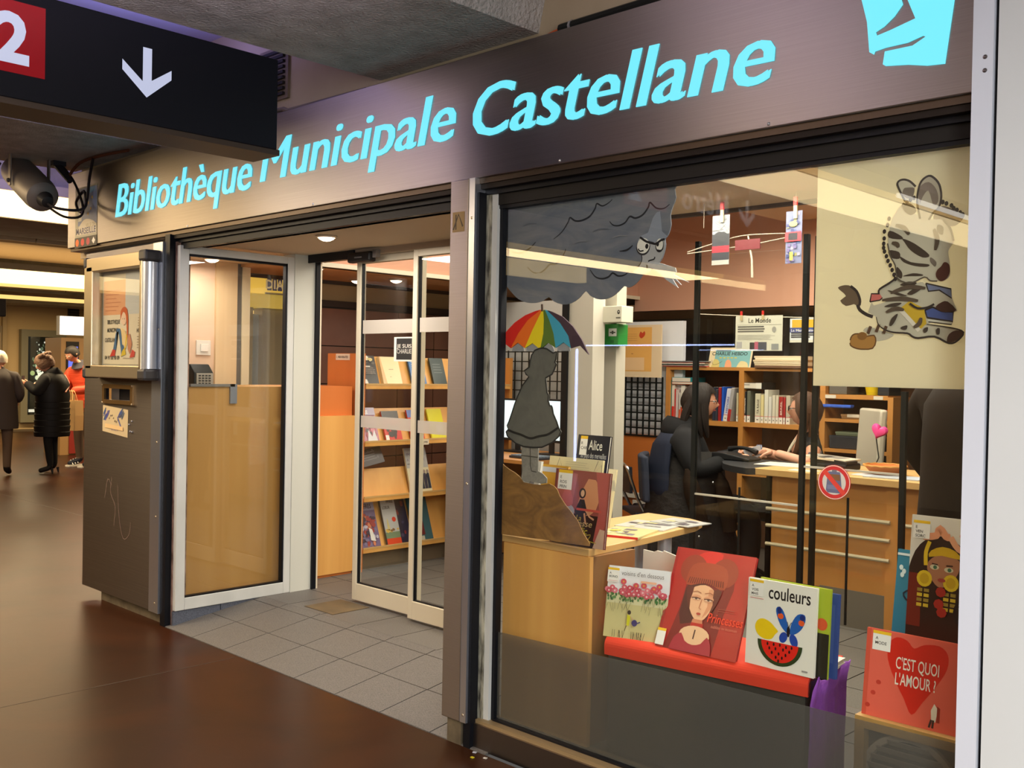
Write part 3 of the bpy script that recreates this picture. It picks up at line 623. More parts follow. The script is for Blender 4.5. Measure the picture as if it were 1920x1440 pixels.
fb.prism(yplane(.0875), [(-2.806, .12), (-.99, .12), (-.99, .50), (-1.9, .487), (-2.806, .463)], -.0005, .0005)
tag(fb.build('film', FILM, wn), 'translucent grey film strip along the bottom of the pane')

# --- middle post
ps = thing('post', (-2.95, .05, 0), 'narrow brushed steel post between the entrance and the shop window', 'post')
MB().box((-3.02, -.015, .10), (-2.915, .16, 2.257)).build('cladding', STEEL, ps, bevel=.003)
MB().box((-2.915, -.012, .10), (-2.882, .16, 2.257)).build('edge_strip', STEEL_ED, ps)
MB().box((-3.0, .0, 0), (-2.92, .15, .10)).build('footing', CONC_D, ps)
MB().box((-2.955, .05, 0), (-2.90, .16, 2.2), ).build('core', BLACK, ps)
MB().box((-2.905, .0, 0), (-2.868, .04, 2.2)).build('shutter_guide', BLACK, ps)
MB().box((-2.885, .05, .1), (-2.850, .12, 2.2)).build('plaster_strip', DIRTY, ps)
a = Art(yplane(-.015), .0006); a.rect(-3.005, 2.05, -2.935, 2.13, (150, 120, 70)); a.line([(-3.0, 2.06), (-2.97, 2.12), (-2.945, 2.07)], .008, (70, 54, 34)); a.line([(-2.985, 2.12), (-2.985, 2.06)], .007, (70, 54, 34))
a.build('worn_sticker', ps)
for z in (.13, 1.05, 2.1): MB().ball((-2.898, -.012, z), .006, .003, .006, 8, 5).build('screw', ALU, ps)

# --- right edge: white trim, black joint, white panel
rt = sbox('trim_8', (-.99, -.03, 0), (-.938, .12, 3.3), mat('bluish_white_trim', (214, 218, 226), .4))
for z in (2.30, 2.335): MB().ball((-.958, -.03, z), .006, .004, .006, 8, 5).build('screw', STEEL_DK, rt)
sbox('trim_9', (-.938, -.01, 0), (-.926, .12, 3.3), BLACK)
sbox('wall_panel', (-.926, -.03, 0), (2.8, .12, 3.3), WHITE2)

# --- left pier: steel cabinet with letter slot, poster case, edge strip
cb = thing('cabinet', (-6.0, .25, 0), 'tall brushed steel cabinet with a letter slot at the left end of the front', 'cabinet')
ST2 = mat('cabinet_steel', (158, 154, 160), .42, 1.0, var=((144, 140, 146), (2, 2, 300), .5), aniso=.9)
cbm = MB(); sx0, sx1, sz0, sz1 = -6.205, -5.85, 1.275, 1.345
for (x0, x1, z0, z1) in ((-6.52, sx0, .065, 2.2), (sx1, -5.575, .065, 2.2), (sx0, sx1, .065, sz0), (sx0, sx1, sz1, 2.2)): cbm.box((x0, 0, z0), (x1, .02, z1))
cbm.box((-6.52, .02, .065), (-5.575, .095, 1.25)).box((-6.52, .02, 1.37), (-5.575, .095, 2.2))
cbm.build('body', ST2, cb)
MB().box((-5.575, -.012, .065), (-5.462, .14, 2.2)).build('edge_strip', STEEL_ED, cb)
for z in (.12, .62, 1.05, 1.7, 2.14): MB().ball((-5.50, -.012, z), .007, .004, .007, 8, 5).build('screw', ALU, cb)
MB().box((-6.30, .03, 0), (-5.47, .095, .065)).build('footing', CONC_D, cb)
sf = MB()
for (x0, x1, z0, z1) in ((-6.235, -5.82, 1.345, 1.37), (-6.235, -5.82, 1.25, 1.275), (-6.235, -6.205, 1.275, 1.345), (-5.85, -5.82, 1.275, 1.345)): sf.box((x0, -.012, z0), (x1, 0, z1))
f2 = sf.build('slot_frame', mat('slot_brass', (150, 118, 74), .4, .9), cb)
MB().box((sx0, .085, 1.25), (sx1, .10, 1.37)).build('slot_cavity', plain((46, 40, 38), .6), f2)
for x in (-6.23, -5.825):
    for z in (1.255, 1.365): MB().ball((x, -.013, z), .007, .004, .007, 8, 5).build('rivet', ALU, f2)
MB().box((-5.456, .0, 0), (-5.40, .12, 2.24)).build('shutter_guide', BLACK, cb)
MB().box((-5.40, .035, 0), (-5.385, .12, 2.2)).build('plaster_strip', mat('rusty_plaster', (176, 140, 122), .9, var=((96, 70, 56), (30, 30, 12), .3)), cb)
a = Art(Y0, .0006)
for pts in ([(-6.10, .80), (-6.12, .70), (-6.05, .62), (-6.07, .50)], [(-6.02, .76), (-6.0, .58), (-5.94, .44), (-5.86, .47), (-5.84, .55)], [(-6.2, .66), (-6.16, .78), (-6.1, .74)]): a.line(smooth_pts(pts, 3), .006, (120, 100, 90))
a.build('scratches', cb)
for u, v in D['screws']: MB().ball((u, -.004, v), .006, .004, .006, 7, 5).build('stud', STEEL_ED, cb)
dr = tag(MB().prism(Y0, [(-6.245, 1.075), (-5.895, 1.052), (-5.892, 1.22), (-6.24, 1.238)], .0004, .002, (200, 180, 140)).build('drawing', PRINT), 'small square paper with blue pen scribbles under the letter slot', 'paper')
a = Art(Y0, .0024)
for i in range(16):
    u = -6.235+random.random()*.09+(.0 if i < 10 else .2); v = 1.14+random.random()*.05
    a.line([(u, v), (u+.035, v+.04)], .008, random.choice(((74, 84, 140), (66, 92, 120), (90, 80, 150))))
a.line([(-6.03, 1.17), (-5.99, 1.12), (-5.97, 1.09)], .010, (80, 90, 150))
for k in range(9): a.line([(-6.15+k*.02, 1.155+.02*math.sin(k)), (-6.14+k*.02, 1.165+.02*math.sin(k))], .006, (90, 80, 80))
for k in range(5): a.line([(-6.11+k*.02, 1.085), (-6.105+k*.02, 1.115)], .005, (90, 76, 140))
a.poly([(-6.2, 1.10), (-5.95, 1.09), (-5.95, 1.115), (-6.2, 1.125)], (222, 188, 134)).build('scribbles', dr)

# poster case
cs = thing('poster_case', (-5.9, -.05, 1.41), 'aluminium wall case with dark corners holding a library opening hours poster', 'display case')
cx0, cx1, cz0, cz1 = -6.315, -5.505, 1.412, 2.145
m = MB().box((cx0+.03, -.10, cz1-.085), (cx1-.04, -.0005, cz1)).box((cx0+.03, -.10, cz0), (cx1-.04, -.0005, cz0+.075)).box((cx0, -.10, cz0+.05), (cx0+.115, -.0005, cz1-.05))
m.box((cx1-.06, -.10, cz0+.05), (cx1-.03, -.0005, cz1-.05)); m.build('frame', ALU, cs, bevel=.006)
MB().loft([MB().ring((cx1-.032, -.05, z), (0, 0, 1), .045, 16) for z in (cz0+.06, cz1-.06)]).build('side_profile', mat('silver_profile', (206, 210, 216), .35, .8), cs, smooth=True)
for x0, x1 in ((cx0-.01, cx0+.035), (cx1-.07, cx1+.02)):
    for z0, z1 in ((cz0-.008, cz0+.06), (cz1-.06, cz1+.008)): MB().box((x0, -.106, z0), (x1, 0, z1)).build('corner', plain((52, 48, 46), .5), cs, bevel=.015)
MB().box((cx0+.10, -.03, cz0+.07), (cx1-.05, -.02, cz1-.08)).build('backing', plain((196, 186, 168), .7), cs)
MB().box((cx0+.11, -.075, cz0+.07), (cx1-.05, -.071, cz1-.08)).build('pane', GLASS, cs)
pf = Fr((-6.18, -.0315, 1.495))     # 0.60 x 0.54
po = tag(MB().fbox(pf, 0, 0, 0, .60, .545, .0012, (232, 214, 186)).build('poster', PRINT), 'poster of a seated red haired reader in the aluminium wall case', 'poster')
a = Art(pf, .0016)
a.rect(0, .30, .30, .51, (232, 166, 122)).rect(.30, .30, .60, .545, (206, 202, 196))
for k in range(6): a.rect(.03, .445-k*.024, .24-.03*(k % 3), .449-k*.024, (196, 120, 84))
a.text('BIBLIOTHEQUE', .06, .245, .036, (60, 56, 54), bold=.02, fit=.17).text('MUNICIPALE', .06, .195, .036, (60, 56, 54), bold=.02, fit=.15).text('CASTELLANE', .03, .135, .036, (60, 56, 54), bold=.02, fit=.15)
a.text('HORAIRES', .455, .19, .034, (60, 56, 54), bold=.02, fit=.125).lines(.47, .58, .22, .28, 4, (170, 150, 130)).lines(.46, .59, .09, .17, 5, (170, 150, 130))
a.text('04 91 00 90 09', .03, .028, .034, (70, 62, 56), bold=.02, fit=.20).rect(.28, .034, .42, .040, (190, 170, 150))
a.poly([(.19, .10), (.16, .045), (.13, .045), (.18, .19), (.215, .20), (.25, .09), (.26, .045), (.30, .055), (.285, .11), (.235, .215), (.19, .215)], (70, 106, 142))
a.poly([(.10, .045), (.17, .05), (.18, .085), (.14, .09)], (200, 60, 50)).poly([(.25, .045), (.32, .06), (.31, .085), (.27, .08)], (222, 190, 60))
a.poly([(.25, .22), (.31, .20), (.34, .13), (.32, .10), (.27, .12)], (240, 206, 150)).line([(.33, .18), (.31, .10), (.27, .07)], .014, (226, 186, 50))
a.ell(.285, .285, .04, .05, (244, 206, 176)).poly(smooth_pts([(.24, .26), (.245, .32), (.285, .345), (.33, .33), (.345, .26), (.345, .18), (.335, .16), (.325, .22), (.315, .29), (.28, .315), (.255, .29)], 2), (202, 92, 46))
a.poly([(.34, .17), (.37, .185), (.40, .12), (.37, .06), (.345, .09)], (206, 136, 104)).poly([(.37, .04), (.43, .045), (.44, .075), (.40, .09)], (214, 80, 70)).poly([(.53, .06), (.58, .05), (.60, .0), (.55, .02)], (206, 84, 50))
a.line([(.27, .275), (.275, .272)], .006, (60, 40, 40)).line([(.295, .275), (.30, .272)], .006, (60, 40, 40)).build('poster_print', po)

# --- glazed side panel of the entrance
sp = thing('window_2', (-5.37, .43, FZ), None, None); sp['kind'] = 'structure'
m = MB().box((-5.40, .04, FZ), (-5.355, .098, 2.18)).box((-5.40, .757, FZ), (-5.355, .805, 2.18)).box((-5.40, .098, 2.135), (-5.355, .757, 2.18)).box((-5.40, .098, FZ), (-5.355, .757, .160))
m.build('frame', WHITE, sp, bevel=.004)
m = MB().box((-5.392, .098, 2.122), (-5.36, .757, 2.135)).box((-5.392, .745, .16), (-5.36, .757, 2.135)).box((-5.392, .098, .160), (-5.36, .757, .168)); m.build('gasket', BLACK, sp)
MB().box((-5.38, .098, .16), (-5.374, .757, 2.135)).build('pane', GLASS, sp)
sbox('trim_10', (-5.48, .805, FZ), (-5.352, .955, 2.2), mat('jamb_white', (204, 204, 190), .5))
MB().box((-5.365, .955, FZ), (-5.335, .985, 2.2)).build('trim_11', BLACK)
tag(bpy.data.objects['trim_11'], kind='structure')
sbox('trim_12', (-5.40, .985, FZ), (-5.34, 1.0, 2.2), ALU_W)

# --- sliding door: two leaves, header, sensor
def leaf(nm, x0, x1, y, edge):
    d = thing(nm, ((x0+x1)/2, y, FZ), None, None); d['kind'] = 'structure'
    z0, z1 = .105, 2.165
    m = MB().box((x0, y-.02, z0), (x0+.038, y+.02, z1)).box((x1-.038, y-.02, z0), (x1, y+.02, z1)).box((x0+.038, y-.02, z0), (x1-.038, y+.02, z0+.10)).box((x0+.038, y-.02, z1-.04), (x1-.038, y+.02, z1))
    m.build('frame', ALU_W, d, bevel=.003)
    g = MB().box((x0+.038, y-.010, z0+.10), (x0+.044, y+.010, z1-.04)).box((x0+.038, y-.009, z0+.10), (x1-.038, y+.009, z0+.106)); g.build('gasket', BLACK, d)
    MB().box((x0+.038, y-.004, z0+.10), (x1-.038, y+.004, z1-.04)).build('pane', GLASS, d)
    MB().box((x0+.05, y-.007, 1.705), (x1-.04, y-.0055, 1.785)).build('safety_band', FROST, d)
    MB().box((x0+.046, y-.007, 1.145), (x1-.04, y-.0055, 1.215)).build('safety_band', FROST, d)
    return d
leaf('door_1', -4.905, -4.312, .965, 0)
leaf('door_2', -4.325, -3.75, .915, 1)
MB().box((-4.12, .99, .105), (-4.07, 1.02, 2.165)).build('trim_13', BLACK); tag(bpy.data.objects['trim_13'], kind='structure')
sbox('trim_14', (-5.34, .895, 2.165), (-3.0, 1.02, 2.2), mat('header_alu', (176, 160, 138), .5, .3))
sbox('trim_15', (-5.33, .885, 2.150), (-4.86, .895, 2.2), BLACK)
ms = thing('door_sensor', (-4.75, .87, 2.12), 'black motion sensor box on the header above the sliding door', 'sensor')
MB().box((-4.875, .845, 2.118), (-4.655, .895, 2.178)).build('body', plain((24, 22, 22), .35), ms, bevel=.012)
MB().box((-4.655, .865, 2.14), (-4.62, .895, 2.185)).build('bracket', plain((110, 104, 98), .5), ms)
MB().fbox(yplane(.845), -4.80, 2.142, 0, -4.73, 2.15, .001).build('badge', plain((96, 92, 90), .5), ms)
# notice on the door glass
jf = Fr((-4.556, .957, 1.542))
js = tag(MB().fbox(jf, 0, 0, 0, .168, .14, .001, (232, 226, 214)).build('notice', PRINT), 'small black notice with white lettering taped to the sliding door glass', 'notice')
a = Art(jf, .0013); a.rect(.022, .010, .160, .132, (40, 38, 38)).text('JE SUIS', .091, .078, .030, (236, 230, 214), 'C', bold=.008, fit=.128).text('CHARLIE', .091, .046, .036, (206, 200, 188), 'C', bold=.008, fit=.128); a.build('notice_print', js)

# --- hanging direction sign
hs = thing('direction_sign', (-3.5, -1.8, 2.34), 'dark hanging direction sign with a white arrow and a red square', 'sign')
MB().box((-3.60, -2.75, 2.345), (-3.42, -.57, 2.695)).build('box', mat('sign_black', (13, 14, 22), .45, spec=.2), hs, bevel=.004)
MB().box((-3.615, -2.76, 2.325), (-3.425, -.555, 2.347)).build('bottom_rail', plain((52, 38, 26), .5), hs)
for y in (-2.0, -2.6): MB().cyl((-3.5, y, 2.69), (-3.5, y, 2.82), .012, n=10).build('hanger', BLACKM, hs)
hf = xplane(-3.42); a = Art(hf, .0012)
a.rect(-1.86, 2.425, -1.452, 2.655, (150, 8, 22)).build('red_square', hs, GLOSSY)
SIGNW = (216, 222, 246)
for off in (0, -1.62):
    a = Art(hf, .0012); a.poly([(y+off, z) for y, z in [(-1.119, 2.612), (-1.086, 2.612), (-1.086, 2.50), (-1.012, 2.552), (-1.012, 2.518), (-1.104, 2.438), (-1.193, 2.518), (-1.193, 2.554), (-1.119, 2.492)]], SIGNW).build('arrow', hs, SIGN_LIT)
a = Art(hf, .0018); a.text('2', -1.61, 2.462, .215, SIGNW, bold=.035).build('numeral', hs, SIGN_LIT)
a = Art(hf, .0012); a.text('Métro', -2.50, 2.47, .20, SIGNW, bold=.012).build('lettering', hs, SIGN_LIT)

# --- wall zone above the fascia: vent grille, pipe, cable
vg = thing('vent_grille', (-4.45, .09, 2.86), 'dark louvred vent grille on the wall above the fascia', 'vent')
MB().box((-4.62, .085, 2.85), (-4.36, .099, 3.12)).build('frame', plain((120, 104, 84), .6), vg)
for k in range(9): MB().box((-4.60, .07, 2.868+k*.027), (-4.385, .088, 2.882+k*.027)).build('slat', plain((44, 40, 38), .5), vg)
tag(MB().tube([(-4.6, .07, 2.80), (-4.37, .07, 2.79), (-4.33, .07, 2.775), (-3.7, .07, 2.765)], .012, 8).build('pipe', plain((120, 106, 88), .6)), 'thin painted pipe running along the wall just above the fascia', 'pipe')
tb = thing('cable_conduit', (-2.2, .05, 2.77), 'black conduit lying along the top edge of the fascia', 'conduit')
MB().tube([(-2.50, .05, 2.765), (-1.0, .05, 2.775)], .022, 10).build('tube', BLACKM, tb)
MB().tube([(-2.45, .05, 2.765), (-2.44, .05, 2.765)], .025, 10).build('clip', STEEL_ED, tb)
tag(MB().tube(smooth_pts([(-2.50, .05, 2.765), (-2.56, .055, 2.76), (-2.64, .07, 2.748), (-2.7, .09, 2.74)], 3), .010, 8).build('orange_cable', plain((206, 88, 30), .5)), 'orange cable end sticking out of the black conduit', 'cable')

# --- loudspeaker on the beam at the left
sk = thing('loudspeaker', (-6.6, -.3, 2.5), 'grey cylindrical loudspeaker hanging from the concrete beam', 'loudspeaker')
p0 = Vector((-6.90, -.30, 2.745)); p1 = Vector((-6.43, -.30, 2.505)); ax = (p1-p0).normalized()
m = MB(); m.loft([m.ring(p0+ax*t, ax, r, 28) for t, r in ((0, .085), (.012, .100), (.10, .104), (.43, .104), (.49, .095), (.515, .06))])
m.build('housing', mat('speaker_grey', (116, 108, 104), .5, .2), sk, smooth=True)
m = MB(); m.loft([m.ring(p0+ax*t, ax, r, 28) for t, r in ((-.004, .075), (.004, .088))]); m.build('front_grille', plain((150, 138, 120), .6), sk)
m = MB(); m.loft([m.ring(p1+ax*t, ax, r, 16) for t, r in ((0, .05), (.05, .035), (.06, .01))]); m.build('cable_gland', plain((40, 38, 40), .5), sk, smooth=True)
mid = (p0+p1)/2-ax*.02
for s in (-.118, .118): MB().box((mid.x-.018, mid.y+s-.004, mid.z-.03), (mid.x+.018, mid.y+s+.004, 2.80)).build('bracket', plain((128, 118, 110), .5, .3), sk)
for s in (-.125, .125): MB().ball((mid.x, mid.y+s, mid.z), .014).build('bolt', plain((60, 56, 56), .4), sk)
def cable(nm, pts, r, c, label): return tag(MB().tube(smooth_pts(pts, 5), r, 6).build(nm, plain(c, .5)), label, 'cable')
cable('cable', [(-6.40, -.30, 2.48), (-6.30, -.28, 2.44), (-6.28, -.16, 2.44), (-6.42, -.05, 2.50), (-6.50, -.03, 2.60), (-6.62, -.03, 2.54), (-6.55, -.03, 2.47), (-6.46, -.03, 2.53), (-6.40, -.04, 2.66), (-6.3, -.06, 2.78)], .009, (34, 30, 34), 'looped black cable tangled beside the city sticker')
cable('cable', [(-6.42, -.30, 2.47), (-6.34, -.22, 2.40), (-6.38, -.1, 2.42), (-6.5, -.04, 2.52), (-6.62, -.05, 2.68), (-6.7, -.1, 2.79)], .008, (40, 34, 34), 'black cable dropping from the loudspeaker end to the fascia')
cable('cable', [(-6.62, -.08, 2.70), (-6.5, -.06, 2.775), (-6.2, -.05, 2.785), (-5.9, -.02, 2.78)], .010, (96, 52, 30), 'reddish brown cable running along the top left of the fascia')
cable('cable', [(-7.05, -.35, 2.80), (-7.16, -.36, 2.70), (-7.2, -.36, 2.5)], .008, (34, 30, 40), 'thin black cable hanging left of the loudspeaker')
cl = thing('clamp_lamp', (-6.62, -.10, 2.66), 'small dark clamp under the beam beside the cables', 'clamp')
MB().cyl((-6.72, -.12, 2.79), (-6.55, -.10, 2.66), .028, .018, 10).build('arm', plain((40, 38, 44), .5), cl)
MB().box((-6.76, -.16, 2.77), (-6.66, -.08, 2.80)).build('base', plain((40, 38, 44), .5), cl)
# ================================================================== WINDOW ART (painted board cut-outs behind the pane)
WA = yplane(.100)
def cutout(nm, pts, col, label, cat, th=.004, group=None):
    return tag(MB().prism(WA, pts, -th, 0, col).build(nm, PAINT), label, cat, group)
def mottled(name, c1, c2, sc):
    return mat(name, c1, .8, var=(c2, sc, .5, 1.6))
cl = tag(MB().prism(WA, smooth_pts(D['cloud'][:-3], 2)+D['cloud'][-2:], -.004, 0).build('painted_cloud', mottled('storm_grey', (80, 92, 108), (136, 134, 134), (3, 3, 7))), 'painted grey storm cloud with an angry blowing face behind the shop window', 'window decoration')
a = Art(WA)
for l in D['cloud_lines']: a.line(smooth_pts(l, 4), .007, (34, 36, 42), True)
a.poly(smooth_pts(D['cloud_face'], 2, True), (172, 172, 170))
a.poly(smooth_pts([(-2.155, 1.98), (-2.12, 1.99), (-2.10, 2.04), (-2.07, 2.06), (-2.06, 1.99), (-2.035, 1.97), (-2.09, 1.955)], 2, True), (140, 146, 156))
e1, e2 = D['cloud_eye1'][0], D['cloud_eye2'][0]
a.ell(e1[0], e1[1]-.004, .030, .030, (40, 40, 44)).ell(e1[0], e1[1], .027, .027, (232, 228, 214)).ell(e2[0], e2[1]-.003, .018, .024, (40, 40, 44)).ell(e2[0], e2[1], .015, .021, (226, 222, 208)).ell(e1[0]+.016, e1[1]-.003, .007, .009, (26, 26, 28)).ell(e2[0]-.008, e2[1]+.002, .006, .008, (26, 26, 28))
for k in range(5): a.line(smooth_pts(D['cf%d' % k], 3) if len(D['cf%d' % k]) > 2 else D['cf%d' % k], .008 if k == 0 else .005, (30, 30, 34))
for k in range(16):
    u = random.uniform(-2.75, -2.25); v = random.uniform(1.83, 2.15)
    if v < 1.83+(u+2.3)*.25: continue
    a.line(smooth_pts([(u, v), (u+.03, v+.008), (u+.07, v+.004)], 2), .004, random.choice(((120, 122, 126), (92, 98, 108), (132, 132, 134))), True)
a.build('painting', cl, PAINT)
wp = MB().prism(WA, D['wind'], .001, .005); wp.build('wind_plume', mottled('wind_paint', (196, 196, 192), (168, 170, 174), (30, 30, 30)), cl)

um = thing('painted_umbrella', (-2.6, .10, 1.585), 'painted umbrella cut-out with six rainbow panels under the storm cloud', 'window decoration')
cols = [(222, 40, 30), (240, 112, 32), (238, 212, 30), (92, 118, 44), (66, 160, 186), (72, 52, 62)]
for k in range(6):
    a0 = D['umb_bnd'][k]; b0 = D['umb_bnd'][k+1]
    mid = ((a0[0][0]+b0[0][0])/2, (a0[0][1]+b0[0][1])/2+.022)
    MB().prism(WA, a0[::-1]+[mid]+b0, -.004, .001, cols[k]).build('panel', PAINT, um)
gm = MB()
for k in range(1, 5): gm.prism(yplane(.104), [(D['umb_rim'][k][0]+.036+.033*math.cos(t*PI/8), D['umb_rim'][k][1]-.012+.034*math.sin(t*PI/8)) for t in range(9)], -.002, 0, (150, 150, 150))
gm.build('lining', PAINT, um)
t = D['umb_arc'][6]
MB().tube([(t[0], .098, t[1]-.005), (t[0]-.002, .098, t[1]+.022)], .004, 6, (70, 50, 40)).build('finial', PAINT, um)
gl_ = thing('painted_girl', (-2.62, .10, 1.05), 'grey painted girl silhouette in a dress standing under the rainbow umbrella', 'window decoration')
GP = mottled('girl_grey', (84, 84, 78), (106, 104, 94), (10, 10, 10))
MB().prism(WA, D['girl_legs'], -.004, .000).build('legs', mottled('boot_grey', (146, 142, 130), (112, 108, 98), (40, 40, 40)), gl_)
MB().prism(yplane(.098), D['girl'], -.004, .001).build('dress_and_hood', GP, gl_)
a = Art(yplane(.097)); a.line(smooth_pts(D['girl_hem'], 3), .009, (30, 30, 30))
a.line(D['girl']+[D['girl'][0]], .006, (40, 40, 40)); a.build('outline', gl_, PAINT)
a = Art(WA); a.line(D['girl_legline'], .004, (70, 66, 60)).line(D['girl_bootline'], .004, (70, 66, 60)); a.build('boot_lines', gl_, PAINT)
hl = tag(MB().prism(yplane(.096), D['hill'], -.004, 0).build('painted_hill', mottled('hill_brown', (82, 54, 20), (160, 116, 56), (6, 6, 11))), 'brown painted hill cut-out that the painted girl stands on', 'window decoration')

# zebra panel hung at the right of the window
zb = thing('zebra_panel', (-1.25, .115, 1.48), 'large cream paper panel painted with a striped zebra carrying books', 'window decoration')
zx0, zx1, zz0, zz1 = -1.489, -.99, 1.472, 2.19
MB().box((zx0, .106, zz0), (zx1, .112, zz1)).build('sheet', CARD, zb)
a = Art(yplane(.1055), .0003)
INK = (58, 48, 42); WSH = (120, 106, 92); ZB = (196, 186, 160)
z = lambda n: D['z_'+n]
S = lambda n, k=3: smooth_pts(z(n), k, True)
a.poly(S('tuft', 2), (112, 92, 70)).line(smooth_pts(z('tail'), 3), .010, INK).line(smooth_pts(z('tail2'), 3), .008, INK)
a.poly(z('book_red'), (206, 110, 98)).line(z('book_red')+z('book_red')[:1], .004, INK)
a.poly(z('body'), ZB).poly(S('leg3', 2), ZB).poly(S('hoof3', 2), (176, 126, 62)).line(S('hoof3', 2), .004, (110, 74, 40)).ell(-1.335, 1.622, .015, .012, (140, 96, 46))
a.poly(z('book_blue1'), (120, 126, 150)).line(z('book_blue1')+z('book_blue1')[:1], .004, INK)
a.poly(z('book_blue2'), (74, 88, 140)).line(z('book_blue2')+z('book_blue2')[:1], .005, INK).poly(z('book_pages'), (212, 206, 184)).line(z('book_pages'), .003, INK)
a.poly(z('book_yellow'), (206, 168, 48)).line(z('book_yellow')[:1]+z('book_yellow')[-1:], .012, (226, 214, 190))
a.poly(S('ear1', 3), (202, 192, 166)).poly(S('ear1in'), WSH).line(smooth_pts(z('ear1'), 3), .006, INK)
a.poly(S('mane', 3), (106, 90, 76))
a.poly(S('head', 3), ZB)
a.poly(S('ear2', 3), (184, 172, 148)).poly(S('ear2in'), (128, 112, 98)).line(smooth_pts(z('ear2'), 3), .006, INK)
for k in range(1, 13): a.poly(S('st%d' % k), (74, 60, 48) if k != 12 else WSH)
for k in range(1, 6): a.poly(S('bst%d' % k), (70, 58, 48))
for pts in ([(-1.25, 1.745), (-1.20, 1.76), (-1.15, 1.755)], [(-1.275, 1.725), (-1.22, 1.728), (-1.17, 1.72)], [(-1.262, 1.69), (-1.235, 1.70), (-1.21, 1.695)], [(-1.24, 1.94), (-1.215, 1.93), (-1.20, 1.91)], [(-1.25, 1.89), (-1.235, 1.885), (-1.23, 1.875)], [(-1.13, 1.92), (-1.12, 1.89), (-1.125, 1.86)], [(-1.18, 1.645), (-1.165, 1.655), (-1.16, 1.672)]): a.line(smooth_pts(pts, 3), .013, (92, 76, 60), True)
for u, v in ((-1.315, 1.64), (-1.29, 1.645), (-1.268, 1.64)): a.line([(u, v-.012), (u+.008, v+.01)], .009, (90, 64, 46))
a.poly(S('muzzle', 3), (84, 48, 36)).poly(S('hoof1', 2), (78, 50, 38)).poly(S('hoof2', 2), (72, 44, 34))
for k in range(1, 4): a.line(smooth_pts(z('outline%d' % k), 3), .006, INK, k == 2)
a.line(smooth_pts(z('head')[3:11], 3), .004, (96, 84, 70)).line(smooth_pts(z('head')[16:19], 3), .006, INK)
for u, v in z('dots'): a.ell(u, v, .0055, .007, INK, 8)
a.build('painting', zb, PAINT)

# prohibition sticker, stuck on the inner glass screen
ns = tag(MB().lathe((-1.993, 1.2785, 1.052), [(.074, 0), (.074, .0015)], 40, (196, 44, 46), (0, -1, 0)).build('prohibition_sticker', PRINT), 'round red and white no drinks sticker on the inner glass screen', 'sticker')
a = Art(Fr((-1.993, 1.277, 1.052)))
a.ell(0, 0, .072, .072, (226, 214, 204), 36).ell(0, 0, .069, .069, (190, 42, 48), 36).ell(0, 0, .053, .053, (196, 192, 190), 36)
a.poly([(-.026, .045), (.026, .045), (.03, .03), (.036, -.035), (.028, -.045), (-.028, -.045), (-.036, -.035), (-.03, .03)], (94, 98, 132)).poly([(-.024, .034), (.026, .034), (.028, .008), (-.026, .010)], (120, 82, 56))
a.rect(-.03, -.03, .03, -.012, (110, 116, 152)).rect(-.01, .045, .012, .053, (110, 106, 120))
a.poly([(-.055, .041), (-.041, .055), (.055, -.041), (.041, -.055)], (206, 62, 54)); a.build('sticker_print', ns)

# ================================================================== WINDOW DISPLAY
# table running inward from the window, with its end panel
tb = thing('table', (-2.65, .65, FZ), 'beech table behind the window with a solid end panel and grey round leg', 'table')
m = MB(); m.prism(Fr((0, 0, .81), (1, 0, 0), (0, 1, 0)), smooth_pts([(-2.86, .15), (-2.40, .15), (-2.43, .55), (-2.485, .98), (-2.53, 1.10), (-2.62, 1.14), (-2.86, 1.14)], 1), 0, .028)
m.build('tabletop', WOOD2, tb, bevel=.003)
MB().box((-2.84, .145, .10), (-2.39, .165, .81)).build('end_panel', WOOD, tb)
MB().box((-2.41, .165, .10), (-2.39, .42, .81)).build('side_panel', WOODD, tb)
MB().cyl((-2.52, .80, .10), (-2.52, .80, .81), .030, n=20).build('leg', mat('grey_leg', (176, 180, 188), .35, .4), tb, smooth=True)
MB().cyl((-2.78, .98, .10), (-2.78, .98, .81), .030, n=20).build('leg', mat('grey_leg', (176, 180, 188), .35, .4), tb, smooth=True)
def flat_mag(nm, x, y, rz, w, h, t, zz, col, label, extra=None, grp='magazines on the window table'):
    c, s = math.cos(rz), math.sin(rz)
    fr = Fr((x, y, zz+t), (c, s, 0), (-s, c, 0))
    o = tag(MB().fbox(fr, 0, 0, -t, w, h, 0, col).build(nm, GLOSSY), label, 'magazine', grp)
    a = Art(fr)
    for k in range(14):
        u, v = random.uniform(.01, w*.7), random.uniform(.01, h*.75)
        a.rect(u, v, u+random.uniform(.02, w*.28), v+random.uniform(.01, h*.2), random.choice(extra or ((180, 178, 170), (120, 112, 118), (206, 196, 120), (92, 84, 90))))
    a.build('cover_print', o, GLOSSY); return o
flat_mag('magazine', -2.60, .42, .28, .19, .24, .008, .838, (206, 196, 140), 'yellow and grey magazine with a red spine lying at the near table edge', ((214, 196, 90), (150, 140, 150), (224, 214, 170), (122, 112, 120)))
tag(MB().fbox(Fr((-2.60, .42, .838), (math.cos(.28), math.sin(.28), 0), (0, 0, 1)), 0, 0, -.0, .19, .009, .002, (206, 52, 46)).build('spine_print', PRINT, bpy.data.objects['magazine']))
flat_mag('magazine', -2.70, .68, .18, .23, .22, .004, .8385, (196, 194, 186), 'grey comic sheet on the middle of the window table')
flat_mag('magazine', -2.66, .88, -.05, .21, .17, .004, .843, (190, 190, 184), 'grey comic sheet overhanging the far end of the window table')
tbz = .839
